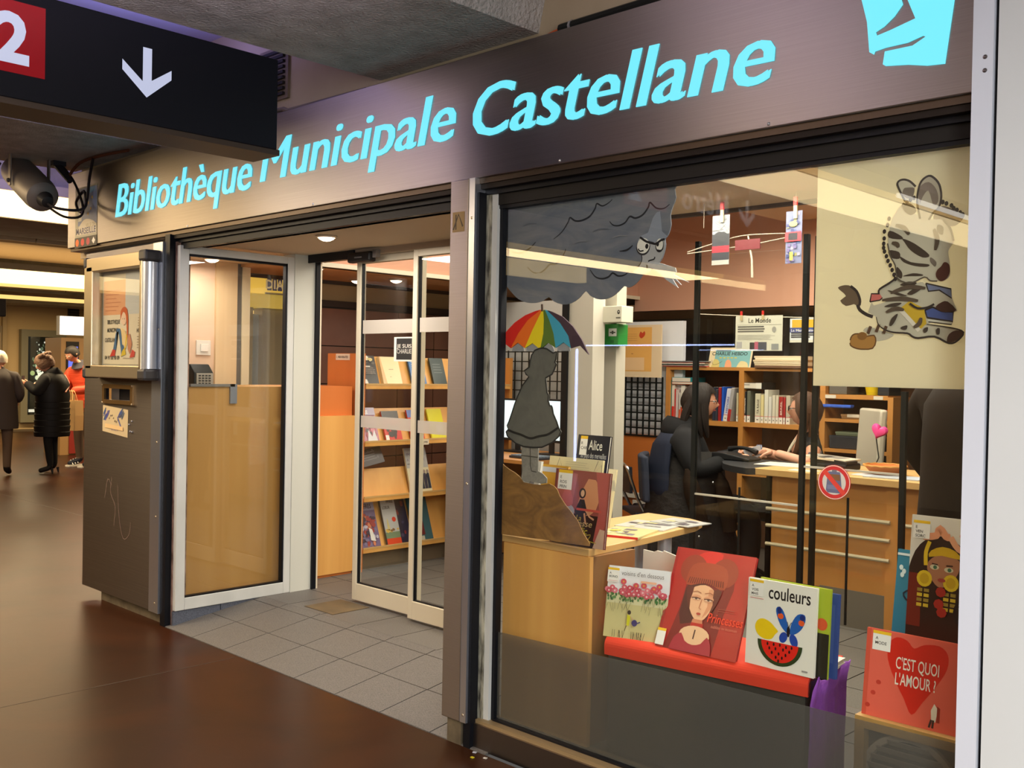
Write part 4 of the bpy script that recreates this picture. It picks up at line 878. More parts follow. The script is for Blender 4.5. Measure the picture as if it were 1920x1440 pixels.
# books standing on the table
def leaning(x, y, zz, w, h, t, lean, rz, label, grp, cover, pages=(238, 232, 214), cat='book'):
    c, s = math.cos(rz), math.sin(rz)
    ux = Vector((c, s, 0)); up = Vector((-s*math.sin(lean), c*math.sin(lean), math.cos(lean)))
    return (*book(Fr((x, y, zz), ux, up), w, h, t, label, grp, cover, pages, cat=cat), w, h)
G1 = 'books standing on the window table'
_, a, w, h = leaning(-2.622, .175, tbz, .268, .285, .012, .12, .02, 'brown red picture book with a curtained stage and gold title lettering', G1, (122, 56, 50))
a.rect(.012, .0, w, h, (146, 74, 62)).rect(.012, 0, w*.85, h*.42, (44, 26, 22)).poly([(.012, h*.4), (w*.35, h*.42), (w*.42, h*.95), (.012, h)], (172, 92, 80)).poly(smooth_pts([(w*.45, h*.5), (w*.62, h*.9), (w*.85, h*.8), (w*.8, h*.5), (w*.6, h*.4)], 2, True), (206, 140, 96))
a.poly([(w*.75, h), (w*.98, h), (w*.98, h*.3), (w*.88, 0), (w*.8, h*.1), (w*.86, h*.5)], (176, 84, 74)).poly([(w*.9, h*.26), (w*.99, h*.25), (w*.99, .0), (w*.8, .0)], (206, 168, 140))
a.poly([(w*.42, h*.45), (w*.5, h*.62), (w*.58, h*.62), (w*.66, h*.44), (w*.58, h*.36), (w*.46, h*.38)], (40, 36, 40)).ell(w*.535, h*.70, .017, .020, (40, 32, 30)).ell(w*.54, h*.70, .009, .013, (214, 170, 130)).line([(w*.62, h*.48), (w*.70, h*.40), (w*.78, h*.37)], .007, (206, 150, 110)).line([(w*.60, h*.44), (w*.64, h*.30)], .008, (206, 150, 110))
a.ell(w*.30, h*.44, .032, .026, (170, 164, 166)).rect(w*.45, h*.47, w*.9, h*.50, (196, 80, 66)).poly(smooth_pts([(w*.16, h*.62), (w*.25, h*.78), (w*.33, h*.7), (w*.38, h*.55), (w*.25, h*.5)], 2, True), (190, 100, 96))
a.text('La', w*.46, h*.335, .030, (200, 176, 60), shear=.2).text('Princesse', w*.20, h*.265, .034, (206, 176, 110), shear=.2, fit=.15).text('Plic', w*.5, h*.165, .036, (206, 186, 40), shear=.25, bold=.01).line(smooth_pts([(w*.58, h*.12), (w*.75, h*.17), (w*.72, h*.09), (w*.86, h*.07)], 3), .003, (190, 166, 50))
library_tag(a, .018, h-.078, .07, .075, ('E', 'ROIS', 'PRIN')); a.build('cover_print', _, GLOSSY)
_, a, w, h = leaning(-2.81, .33, tbz, .285, .315, .010, .16, .0, 'open cream book with thin line drawings behind the curtained stage book', G1, (226, 216, 168), (240, 232, 200))
a.lines(.09, .22, h-.07, h-.015, 6, (190, 182, 150), .0015).line([(.02, h-.13), (.055, h-.005), (.09, h-.08)], .003, (150, 140, 120)).line([(.26, h-.005), (.24, h-.06), (.28, h-.02), (.29, h-.1)], .003, (150, 140, 120)); a.build('cover_print', _, PRINT)
_, a, w, h = leaning(-2.745, .42, tbz, .17, .405, .014, .16, .0, 'tall black and blue book with a white gothic title, rear of the window table', G1, (24, 24, 34))
a.rect(.0, h*.48, w, h*.80, (20, 24, 52)).text('Alice', w*.58, h*.85, .058, (226, 222, 206), 'C', bold=.01, fit=.072).text('au pays des merveilles', w*.55, h*.765, .032, (206, 206, 200), 'C', fit=.135).poly([(.02, h*.5), (.05, h*.62), (.09, h*.5), (.13, h*.60), (.17, h*.54), (.22, h*.57), (.23, h*.46), (.02, h*.44)], (206, 200, 176)).poly([(w*.45, h*.53), (w*.9, h*.58), (w*.95, h*.5), (w*.6, h*.51)], (40, 40, 50)).ell(w*.85, h*.545, .008, .010, (16, 16, 20))
library_tag(a, .016, h-.085, .038, .08, ('R', 'CARR')); a.build('cover_print', _, GLOSSY)
_, a, w, h = leaning(-2.825, .62, tbz, .14, .25, .010, .2, .0, 'book with an orange flower pattern half hidden behind the tall black book', G1, (214, 200, 160))
for k in range(26): a.ell(random.uniform(.02, .12), random.uniform(.02, h-.02), .013, .012, random.choice(((206, 110, 50), (176, 150, 70), (190, 70, 40))), 7)
a.build('cover_print', _, PRINT)
_, a, w, h = leaning(-2.855, .22, tbz, .10, .30, .012, .16, .0, 'white book with a small emblem behind the painted hill at the left', G1, (216, 216, 210)); a.ell(.06, h-.09, .014, .014, (150, 150, 150)).rect(.045, h-.13, .075, h-.122, (150, 150, 150)); a.build('cover_print', _, PRINT)
_, a, w, h = leaning(-2.83, .27, tbz, .17, .285, .012, .2, .0, 'mustard yellow book behind the legs of the painted girl', G1, (206, 156, 40)); a.rect(.01, h-.03, .16, h-.01, (196, 200, 206)); a.build('cover_print', _, PRINT)
_, a, w, h = leaning(-2.70, .30, tbz, .12, .24, .012, .2, .0, 'pale blue grey book beside the boots of the painted girl', G1, (158, 176, 184)); a.rect(.01, .1, .03, .22, (206, 196, 70)).ell(.10, .10, .012, .02, (190, 60, 50)); a.build('cover_print', _, PRINT)

# black display chest with red cloth and purple paper
ch = thing('display_chest', (-1.95, .35, FZ), 'black display chest with a red cloth top in the window', 'chest')
CF = Fr((-2.345, .185, .0), (.9915, .130, 0)); LW_ = .775
MB().fbox(CF, .012, FZ, -.34, LW_-.012, .455, -.01, (58, 58, 52)).build('body', mat('chest_black', (54, 54, 48), .6), ch)
m = MB(); pr = [(.452, .0)]+[(.485+.033*math.sin(t), -.03+.032*math.cos(t)) for t in [k*PI/12 for k in range(0, 7)]]+[(.515, -.34), (.497, -.34), (.497, -.03), (.452, -.012)]
pts = [[CF.p(u, v, w) for v, w in pr] for u in (0, LW_)]
m.loft(pts).build('red_cloth', mat('red_felt', (214, 58, 30), .85, bump=((200, 200, 200), .15, .002)), ch)
MB().prism(Fr(CF.p(LW_, 0, 0), CF.n, (0, 0, 1)), [(-.002, .455), (-.01, .495), (-.035, .515), (-.075, .515), (-.085, .455)], 0, .004).build('black_edge', plain((28, 28, 28), .5), ch)
m = MB(); rs = []
pv0 = CF.p(LW_+.006, 0, .012); 
for k in range(14):
    t = k/13; q = CF.p(LW_+.012+.006*math.sin(k*1.7), 0, .012-.36*t)
    rs.append([Vector((q.x+.012*(i == 0)+.004*math.sin(k*2.1+i), q.y, zc)) for i, zc in enumerate((.505+.02*math.sin(k*1.3)*(1-t)-.025*(k == 0), .43, .33, .22, FZ))])
m.loft(rs, False, closed=False); pw = m.build('purple_paper', mat('purple_crepe', (140, 72, 176), .75, bump=((40, 40, 40), .4, .01)), ch, smooth=True)
sd = pw.modifiers.new('thick', 'SOLIDIFY'); sd.thickness = .003
G2 = 'books standing on the display chest'
zt = .516
_, a, w, h = leaning(-2.362, .196, zt, .24, .262, .012, .20, .30, 'white picture book with a border of pink flowers over a sandy meadow', G2, (226, 224, 218))
a.rect(0, 0, w, h*.50, (206, 196, 136)).rect(0, h*.48, w, h*.62, (214, 208, 160)).rect(0, h*.62, w, h, (230, 230, 228))
for k in range(70): a.ell(random.uniform(.005, w-.005), h*random.uniform(.53, .62), .004, .006, random.choice(((70, 122, 60), (96, 140, 80), (60, 100, 60))), 6)
for k in range(46):
    u, v = random.uniform(.008, w-.01), h*random.uniform(.60, .72)
    a.ell(u, v, .011, .010, random.choice(((206, 86, 100), (222, 120, 130), (196, 70, 84))), 8); a.ell(u, v, .004, .004, (240, 196, 190), 6)
for u, v in ((.07, .79), (.12, .75), (.15, .76), (.21, .77), (.19, .73)): a.ell(u, h*v, .012, .011, (206, 80, 92), 9).ell(u, h*v, .004, .004, (226, 160, 60), 6)
for k in range(36):
    u = random.uniform(.0, w); v = h*random.uniform(.36, .52); a.line([(u, v), (u+random.uniform(-.012, .012), v+.03)], .0012, (120, 116, 80))
for k in range(20):
    u = random.uniform(.04, .18); a.line([(u, .004), (u+random.uniform(-.006, .006), .03)], .0015, (70, 66, 50))
a.poly([(.098, .05), (.108, .05), (.112, .085), (.098, .09)], (206, 200, 40)).ell(.105, .098, .007, .008, (60, 50, 40)).line([(.11, .085), (.125, .07)], .003, (200, 160, 120)).ell(.128, .062, .011, .012, (66, 60, 110)).line([(.138, .062), (.15, .068)], .004, (66, 60, 110)).line([(.098, .05), (.092, .03)], .003, (90, 80, 50))
a.text("voisins d'en dessous", .062, h*.88, .024, (110, 106, 104), fit=.165).rect(.14, h*.795, .20, h*.825, (236, 176, 140))
library_tag(a, .008, h-.06, .045, .052, ('A', 'BONO')); a.rect(.012, h*.785, .05, h*.79, (200, 70, 100)); a.build('cover_print', _, GLOSSY)
o = tag(MB().prism(Fr((-2.395, .475, zt), (1, .12, 0), (0, .02, 1)), [(0, 0), (.26, 0), (.26, .24), (.20, .265), (.09, .292), (.085, .286), (.06, .289), (.045, .282), (0, .286)], -.006, 0, (222, 216, 196)).build('paper_sheaf', PRINT), 'sheaf of cream paper standing behind the flower book', 'paper')
_, a, w, h = leaning(-2.150, .232, zt, .318, .372, .014, .42, .085, 'large red picture book with a pale girl in a red woollen hat', G2, (150, 26, 24))
a.rect(.012, 0, w, h, (168, 34, 28)).poly(smooth_pts([(w*.1, 0), (w*.2, h*.4), (w*.25, h*.75), (w*.5, h*.9), (w*.8, h*.75), (w*.75, h*.4), (w*.7, 0)], 3), (120, 22, 20)).poly(smooth_pts([(w*.3, h*.95), (w*.45, h), (w*.6, h*.98), (w*.55, h*.88), (w*.38, h*.88)], 2, True), (206, 40, 36))
a.poly(smooth_pts([(w*.25, h*.25), (w*.22, h*.5), (w*.28, h*.68), (w*.6, h*.62), (w*.62, h*.4)], 2, True), (74, 18, 16))
a.ell(w*.27, h*.80, .053, .054, (146, 54, 34)).ell(w*.66, h*.80, .053, .054, (146, 54, 34)).poly(smooth_pts([(w*.22, h*.64), (w*.25, h*.84), (w*.46, h*.88), (w*.68, h*.84), (w*.70, h*.64), (w*.46, h*.68)], 3, True), (160, 66, 40))
for k in range(17): a.line([(w*(.235+k*.0275), h*.66), (w*(.25+k*.026), h*.72)], .003, (96, 34, 26))
a.poly(smooth_pts([(w*.30, h*.60), (w*.31, h*.45), (w*.39, h*.34), (w*.46, h*.31), (w*.54, h*.34), (w*.60, h*.46), (w*.60, h*.60), (w*.46, h*.66)], 3, True), (224, 172, 130))
a.poly(smooth_pts([(w*.50, h*.34), (w*.60, h*.46), (w*.60, h*.60), (w*.52, h*.62), (w*.54, h*.46)], 2, True), (206, 140, 100))
a.poly(smooth_pts([(w*.24, h*.62), (w*.27, h*.50), (w*.33, h*.40), (w*.315, h*.50), (w*.33, h*.62)], 2, True), (90, 28, 20)).poly(smooth_pts([(w*.68, h*.62), (w*.64, h*.48), (w*.57, h*.37), (w*.60, h*.48), (w*.58, h*.62)], 2, True), (90, 28, 20))
for u in (.385, .54): a.ell(w*u, h*.527, .020, .011, (206, 146, 108)).ell(w*u, h*.519, .016, .0045, (216, 186, 156)).ell(w*u, h*.518, .005, .004, (76, 52, 42)).line([(w*(u-.055), h*.522), (w*u, h*.529), (w*(u+.055), h*.520)], .004, (96, 46, 34)).line([(w*(u-.06), h*.575), (w*u, h*.59), (w*(u+.05), h*.575)], .003, (150, 90, 60))
a.line([(w*.46, h*.52), (w*.445, h*.43), (w*.475, h*.42)], .003, (176, 110, 76)).ell(w*.455, h*.375, .009, .0045, (176, 70, 56))
a.poly([(w*.40, h*.32), (w*.52, h*.32), (w*.55, h*.22), (w*.38, h*.22)], (196, 120, 84)).rect(w*.39, h*.25, w*.54, h*.285, (176, 30, 26)).ell(w*.46, h*.165, .060, .034, (222, 178, 136)).poly(smooth_pts([(w*.18, 0), (w*.22, h*.12), (w*.30, h*.17), (w*.36, h*.10), (w*.46, h*.075), (w*.56, h*.10), (w*.62, h*.17), (w*.68, h*.10), (w*.70, 0)], 2), (160, 36, 52)).line([(w*.46, h*.22), (w*.455, h*.13)], .005, (60, 20, 20))
a.text('Princesses', w*.58, h*.315, .048, (226, 60, 30), shear=.1, fit=.135).text('oubliées ou inconnues', w*.64, h*.265, .016, (206, 110, 90), fit=.10).lines(w*.68, w*.92, h*.42, h*.46, 2, (150, 70, 60), .002)
a.rect(.0, .006, .035, .066, (230, 226, 214)).rect(.0, .056, .035, .066, (236, 190, 40)); a.build('cover_print', _, GLOSSY)
_, a, w, h = leaning(-1.812, .286, zt, .252, .292, .012, .05, .02, 'white board book with a lemon, blue butterfly and watermelon slice', G2, (234, 230, 214), (240, 236, 222))
a.text('couleurs', w*.31, h*.80, .062, (28, 28, 28), bold=.012, fit=.152)
a.poly(smooth_pts([(w*.13, h*.44), (w*.16, h*.52), (w*.24, h*.555), (w*.35, h*.53), (w*.43, h*.475), (w*.47, h*.44), (w*.43, h*.40), (w*.38, h*.34), (w*.28, h*.325), (w*.18, h*.36)], 3, True), (236, 200, 24))
a.poly(smooth_pts([(w*.60, h*.44), (w*.50, h*.52), (w*.43, h*.66), (w*.45, h*.72), (w*.52, h*.70), (w*.58, h*.60), (w*.61, h*.50)], 3, True), (28, 92, 172)).poly(smooth_pts([(w*.64, h*.44), (w*.66, h*.56), (w*.74, h*.67), (w*.84, h*.68), (w*.85, h*.60), (w*.79, h*.50), (w*.70, h*.44)], 3, True), (28, 92, 172)).ell(w*.55, h*.385, .014, .019, (30, 70, 160), rot=-.4).ell(w*.70, h*.37, .014, .022, (30, 70, 160), rot=.4).ell(w*.62, h*.46, .006, .018, (24, 24, 28)).ell(w*.50, h*.62, .011, .010, (226, 90, 40), 10).ell(w*.80, h*.585, .011, .010, (226, 90, 40), 10).ell(w*.48, h*.685, .008, .012, (24, 44, 110)).ell(w*.81, h*.645, .009, .010, (24, 44, 110)).line([(w*.62, h*.51), (w*.60, h*.57)], .002, (60, 60, 60)).line([(w*.625, h*.51), (w*.66, h*.57)], .002, (60, 60, 60))
arc = [(w*.505+w*.325*math.cos(PI+PI*k/16), h*.315+h*.265*math.sin(PI+PI*k/16)) for k in range(17)]; a.poly(arc, (44, 62, 30))
a.poly([(w*.505+w*.270*math.cos(PI+PI*k/16), h*.315+h*.225*math.sin(PI+PI*k/16)) for k in range(17)], (224, 40, 28))
for u, v in ((.33, .28), (.42, .285), (.51, .29), (.60, .28), (.68, .285), (.36, .235), (.45, .24), (.56, .245), (.65, .235), (.40, .19), (.50, .19), (.60, .19), (.46, .145), (.55, .15), (.50, .11)): a.ell(w*u, h*v, .0035, .006, (30, 22, 22), 7)
a.rect(w*.84, .014, w*.92, .019, (150, 146, 140)); library_tag(a, .008, h-.058, .052, .055, ('A', 'VOIS', 'MAIS')); a.rect(.012, h*.775, .062, h*.78, (200, 70, 80)); a.build('cover_print', _, GLOSSY)
_, a, w, h = leaning(-1.785, .318, zt, .262, .292, .010, .05, -.03, 'green edged board book just behind the watermelon book', G2, (170, 186, 50)); a.rect(.2, .0, w, h*.5, (40, 40, 30)).ell(.235, h*.6, .02, .02, (214, 90, 50)); a.build('cover_print', _, GLOSSY)
_, a, w, h = leaning(-1.768, .345, zt, .262, .275, .012, .05, -.04, 'blue book at the back of the standing stack on the chest', G2, (52, 76, 140)); a.rect(.21, .05, .25, .24, (70, 92, 150)); a.build('cover_print', _, GLOSSY)
fr = Fr((-1.70, .43, zt+.018), (.98, .1, 0), (-.1, .98, 0))
o, a = book(fr, .14, .10, .018, 'small white book lying flat at the back right of the chest', G2, (226, 220, 206)); a.rect(.02, .02, .12, .08, (190, 180, 176)); a.build('cover_print', o)

# right corner: wooden fan box, three books
fb = thing('fan_box', (-1.15, .32, 0), 'beech plywood box with a round louvred vent under the heart book', 'box')
bx0, bx1, bz = -1.375, -1.0, .468
m = MB().box((bx0, .20, bz-.035), (bx1, .48, bz)).box((bx0, .20, FZ-.09), (bx0+.03, .48, bz-.035)).box((bx1-.03, .20, 0), (bx1, .48, bz-.035)); m.build('carcass', mat('ply_edge', (180, 140, 78), .5), fb)
MB().box((bx0+.03, .235, 0), (bx1-.03, .25, bz-.035)).build('front_board', plain((84, 74, 62), .6), fb)
m = MB(); m.loft([m.ring((-1.215, y, .285), (0, 1, 0), r, 48) for r, y in ((.128, .232), (.132, .222), (.150, .222), (.152, .236))], False); m.build('vent_ring', plain((186, 168, 146), .4), fb, smooth=True)
for k in range(9):
    zc = .180+k*.027; hw = math.sqrt(max(.128**2-(zc-.285)**2, 1e-4)); MB().fbox(Fr((-1.215, .226, zc), (1, 0, 0), (0, -.5, .87)), -hw, 0, 0, hw, .020, .003).build('slat', plain((150, 136, 118), .5), fb)
G3 = 'books in the right corner of the window'
_, a, w, h = leaning(-1.366, .225, bz, .292, .262, .014, .12, .02, 'salmon red picture book with a big red heart and white capital title', G3, (206, 84, 62))
a.rect(.014, 0, w, h, (222, 98, 78)).poly(smooth_pts([(w*.50, h*.86), (w*.43, h*.93), (w*.32, h*.95), (w*.24, h*.86), (w*.24, h*.68), (w*.32, h*.48), (w*.43, h*.28), (w*.52, h*.12), (w*.62, h*.28), (w*.75, h*.50), (w*.84, h*.70), (w*.84, h*.86), (w*.75, h*.94), (w*.60, h*.92)], 3, True), (206, 40, 26))
a.text("C'EST QUOI", w*.545, h*.60, .050, (232, 226, 206), 'C', bold=.006, fit=.128).text("L'AMOUR ?", w*.535, h*.42, .050, (232, 226, 206), 'C', bold=.006, fit=.120)
for u, v in ((.16, .40), (.11, .27), (.06, .12)): a.ell(w*u, h*v, .008, .007, (190, 60, 46), 8)
a.poly([(w*.72, h*.10), (w*.76, h*.10), (w*.78, h*.24), (w*.74, h*.30), (w*.71, h*.22)], (226, 214, 190)).poly([(w*.77, h*.10), (w*.80, h*.10), (w*.80, h*.26), (w*.77, h*.28)], (150, 50, 36)).line([(w*.72, h*.12), (w*.70, h*.03)], .006, (70, 50, 46)).line([(w*.74, h*.12), (w*.735, h*.03)], .006, (70, 50, 46))
library_tag(a, .020, h-.062, .056, .058, ('A', 'MODE')); a.build('cover_print', _, GLOSSY)
_, a, w, h = leaning(-1.318, .40, bz, .26, .60, .014, .10, .02, 'white book showing a dark haired girl with big yellow earrings', G3, (226, 222, 206))
a.rect(0, 0, w, h, (222, 216, 200)).rect(0, 0, w, .26, (44, 24, 20)); a.fr = Fr(a.fr.p(0, .245), a.fr.ux, a.fr.uy); h = .345; w = .20
a.rect(0, 0, w, h, (222, 216, 200)).poly(smooth_pts([(0, h*.55), (w*.08, h*.70), (w*.25, h*.82), (w*.5, h*.86), (w*.75, h*.8), (w*.9, h*.70), (w, h*.62), (w*1.29, h*.4), (w*1.29, 0), (0, 0)], 2), (44, 24, 20)).poly([(0, h*.02), (w*.22, h*.02), (w*.2, h*.5), (0, h*.5)], (110, 34, 22)).poly(smooth_pts([(w*.3, h*.62), (w*.3, h*.52), (w*.42, h*.42), (w*.52, h*.40), (w*.64, h*.44), (w*.76, h*.55), (w*.76, h*.66), (w*.5, h*.70)], 3, True), (170, 116, 84))
a.poly(smooth_pts([(w*.3, h*.66), (w*.33, h*.72), (w*.5, h*.765), (w*.7, h*.74), (w*.78, h*.67), (w*.5, h*.685)], 2, True), (206, 166, 30)).line(smooth_pts([(w*.30, h*.80), (w*.25, h*.70), (w*.26, h*.58)], 3), .012, (222, 186, 40)).line(smooth_pts([(w*.80, h*.66), (w*.83, h*.60), (w*.80, h*.54)], 3), .010, (222, 186, 40))
for u, v in ((.25, .46), (.66, .45)):
    a.ell(w*u, h*v, .024, .026, (214, 184, 40), 14).ell(w*u, h*v, .015, .017, (190, 156, 30), 12)
    for k in range(4):
        for q in range(2): a.rect(w*u-.020+q*.021, h*(v-.12-k*.045), w*u-.004+q*.021, h*(v-.09-k*.045), (206, 180, 50) if k % 2 else (150, 130, 50))
a.ell(w*.40, h*.575, .014, .008, (206, 196, 160)).ell(w*.62, h*.565, .014, .008, (206, 196, 160)).ell(w*.41, h*.575, .006, .006, (70, 110, 80)).ell(w*.63, h*.565, .006, .006, (70, 110, 80)).ell(w*.52, h*.465, .012, .006, (150, 60, 50)).line([(w*.36, h*.605), (w*.45, h*.60)], .004, (60, 36, 30)).line([(w*.58, h*.60), (w*.68, h*.605)], .004, (60, 36, 30))
a.line(smooth_pts([(w*.2, h*.84), (w*.4, h*.86), (w*.45, h*.93), (w*.55, h*.86), (w*.62, h*.86)], 3), .022, (222, 150, 110)).line(smooth_pts([(w*.62, h*.86), (w*.75, h*.76), (w*.95, h*.72)], 3), .018, (222, 160, 120)).ell(w*.9, h*.88, .03, .012, (226, 170, 150))
a.ell(w*.98, h*.20, .052, .052, (30, 22, 24), 20).text('Sorcières', w*.80, h*.23, .026, (196, 186, 170), fit=.075).text('&', w*.97, h*.17, .024, (196, 186, 170)).text('fées', w*.86, h*.10, .026, (196, 186, 170))
for u, v in ((.52, .36), (.5, .25), (.55, .18)): a.ell(w*u, h*v, .016, .016, (160, 40, 30), 8)
library_tag(a, .008, h-.062, .052, .056, ('E', 'VEN', 'SORC')); a.build('cover_print', _, GLOSSY)
_, a, w, h = leaning(-1.425, .52, FZ+.24, .26, .60, .016, .14, -.02, 'petrol blue book standing behind the book with yellow earrings', G3, (48, 122, 148)); a.rect(0, h-.02, w, h-.012, (206, 220, 220))
for u, v in ((.03, .90), (.05, .88), (.04, .86)): a.ell(w*u*2, h*v, .007, .009, (206, 226, 226), 8)
a.line(smooth_pts([(.07, h*.80), (.03, h*.76), (.05, h*.72), (.08, h*.74)], 3), .006, (30, 40, 60)).poly([(.06, h*.5), (.09, h*.55), (.09, h*.72), (.05, h*.66)], (34, 90, 160)); a.build('cover_print', _, GLOSSY)
st_ = thing('side_stool', (-1.31, .60, FZ), 'low dark stand that carries the petrol blue book', 'stand')
MB().box((-1.43, .505, FZ), (-1.15, .70, FZ+.24)).build('body', plain((70, 60, 52), .6), st_)
# ================================================================== INNER GLASS SCREEN
gs = thing('glass_screen', (-2.2, 1.32, FZ), 'clear glass screen held by slim black posts inside the library', 'screen')
for x, y, z1 in ((-2.716, 1.30, 2.13), (-2.155, 1.30, 2.12), (-2.178, 1.45, 2.13), (-1.708, 1.30, 1.445)): MB().box((x-.011, y-.011, FZ), (x+.011, y+.011, z1)).build('post', BLACKM, gs)
MB().box((-2.705, 1.297, FZ+.02), (-2.166, 1.303, 2.06)).build('pane', GLASS_THIN, gs)
MB().box((-2.144, 1.297, FZ+.02), (-1.719, 1.303, 1.44)).build('pane', GLASS_THIN, gs)
MB().box((-2.705, 1.294, .928), (-2.166, 1.306, .936)).box((-2.144, 1.294, 1.102), (-1.719, 1.306, 1.110)).build('edge_rail', plain((190, 186, 170), .4, .3), gs)
for x, za, zb in ((-2.465, .60, .985), (-1.94, .45, .99)): MB().box((x-.004, 1.296, za), (x+.004, 1.304, zb)).build('seam', BLACKM, gs)
# bookmarks and mobile hung in the window zone
hw_ = thing('hanging_line', (-2.1, .75, 2.0), 'thin pale wire mobile hanging in the window between two bookmarks', 'mobile')
MB().tube(smooth_pts([(-2.40, .75, 2.005), (-2.28, .75, 2.03), (-2.15, .75, 2.052), (-2.02, .75, 2.05), (-1.95, .75, 2.046)], 4), .0022, 6).build('wire', plain((130, 118, 100), .6), hw_)
MB().tube([(-2.40, .75, 1.998), (-2.17, .75, 2.010)], .0022, 6).build('wire', plain((130, 118, 100), .6), hw_)
MB().tube([(-2.06, .75, 2.018), (-1.93, .75, 2.032)], .0022, 6).build('wire', plain((130, 118, 100), .6), hw_)
MB().tube([(-2.117, .752, 2.05), (-2.10, .755, 1.955), (-2.098, .757, 1.885)], [.003, .004, .005], 6).build('stick', plain((150, 140, 118), .6), hw_)
MB().box((-2.173, .748, 1.996), (-2.062, .754, 2.036), (78, 6, 10)).build('red_card', PRINT, hw_)
MB().tube([(-2.33, .76, 2.10), (-2.33, .76, 2.2)], .0012, 5).build('thread', plain((130, 118, 100), .6), hw_)
def bookmark(n, label, c0, art):
    x0, x1, z0, z1 = D[n]; f = Fr((x0, .74, z0))
    o = tag(MB().fbox(f, 0, 0, -.001, x1-x0, z1-z0, 0, c0).build('bookmark', PRINT), label, 'bookmark', 'bookmarks hung in the window')
    a = Art(f); art(a, x1-x0, z1-z0); a.build('bookmark_print', o)
    p = thing('clothes_peg', ((x0+x1)/2, .74, z1-.03), 'red wooden peg clipping the '+label.split(' with')[0]+' to its thread', 'peg', 'red pegs')
    m_ = (x0+x1)/2+.008
    MB().fbox(Fr((m_, .737, z1-.03)), -.007, 0, 0, .007, .05, .006, (150, 140, 110)).build('jaw', PRINT, p); MB().fbox(Fr((m_, .737, z1-.03)), -.007, .05, -.002, .007, .082, .008, (186, 34, 26)).build('grip', PRINT, p); MB().tube([(m_, .736, z1+.045), (m_, .736, 2.2)], .0012, 5).build('thread', plain((206, 190, 166), .5), p)
def am(a, w, h):
    a.rect(0, h*.1, w, h*.62, (30, 30, 34)).rect(0, h*.25, w, h*.38, (130, 18, 30)).rect(0, 0, w, h*.09, (120, 118, 110)).ell(w*.5, h*.55, w*.45, h*.12, (28, 28, 30)).ell(w*.6, h*.75, w*.35, h*.09, (120, 120, 120))
    for k in range(12): a.line([(random.uniform(0, w), h*random.uniform(.6, .9)), (random.uniform(0, w), h*random.uniform(.65, .95))], .002, (90, 90, 90))
bookmark('bm1', 'black and white bookmark with a red band, left of the mobile', (112, 112, 112), am)
def am2(a, w, h):
    for k in range(40): a.rect(*(lambda u, v: (u, v, u+w*.18, v+h*.06))(random.uniform(0, w*.8), random.uniform(0, h*.92)), random.choice(((60, 74, 110), (84, 74, 106), (116, 110, 122), (42, 48, 84), (116, 112, 70))))
    a.rect(0, h*.42, w, h*.60, (190, 40, 46)).rect(w*.2, h*.44, w*.78, h*.58, (30, 26, 30)).rect(w*.3, h*.06, w*.5, h*.22, (206, 190, 60)).ell(w*.5, h*.75, w*.25, h*.05, (210, 196, 80))
bookmark('bm2', 'lilac patterned bookmark with a red band, right of the mobile', (86, 90, 112), am2)
# ================================================================== ENTRANCE SIDE: counter block, display shelves
cbk = thing('counter_block', (-5.75, .8, FZ), 'beech counter block behind the glazed side panel and doorway', 'counter')
MB().box((-6.0, .11, FZ+.02), (-5.47, .90, 1.372)).build('side_panel', mat('beech_side', (186, 134, 70), .5, var=((198, 148, 82), (8, 8, .4), .5)), cbk)
MB().box((-6.0, .90, FZ+.02), (-5.57, 1.46, 1.174)).build('low_panel', WOOD, cbk)
MB().box((-6.05, .90, 1.174), (-5.62, 1.46, 1.372)).build('raised_panel', WOODO, cbk)
MB().box((-5.99, 1.0, FZ), (-5.585, 1.45, FZ+.02)).build('foot', WOODO, cbk)
sw = thing('light_switch', (-6.19, .65, 1.565), 'white square light switch behind the glazed side panel', 'switch')
MB().box((-6.2, .60, 1.565), (-6.188, .705, 1.665)).build('plate', plain((226, 220, 208), .4), sw, bevel=.003)
MB().box((-6.188, .628, 1.59), (-6.180, .682, 1.64)).build('rocker', plain((236, 230, 220), .4), sw, bevel=.002)
ph = thing('keypad_phone', (-5.75, .3, 1.375), 'small dark intercom with a silver keypad on the counter behind the side panel', 'telephone')
MB().prism(Fr((0, .325, 0), (1, 0, 0), (0, 0, 1)), [(-5.80, 1.373), (-5.70, 1.373), (-5.70, 1.45), (-5.76, 1.505), (-5.80, 1.505)], -.13, 0).build('body', plain((44, 46, 44), .4), ph, bevel=.006)
MB().box((-5.70, .335, 1.376), (-5.69, .445, 1.450)).build('keypad', plain((176, 170, 158), .4), ph)
for i in range(4):
    for k in range(4): MB().box((-5.69, .348+i*.022, 1.382+k*.016), (-5.685, .361+i*.022, 1.391+k*.016)).build('key', plain((60, 56, 54), .5), ph)
bk_ = thing('metal_bracket', (-5.46, .3, 1.3), 'grey metal bracket along the top edge of the counter panel', 'bracket')
MB().box((-5.485, .17, 1.372), (-5.455, .46, 1.388)).build('arm', plain((136, 132, 128), .4, .5), bk_)
MB().box((-5.47, .43, 1.27), (-5.455, .475, 1.388)).build('plate', plain((142, 146, 156), .4, .4), bk_)

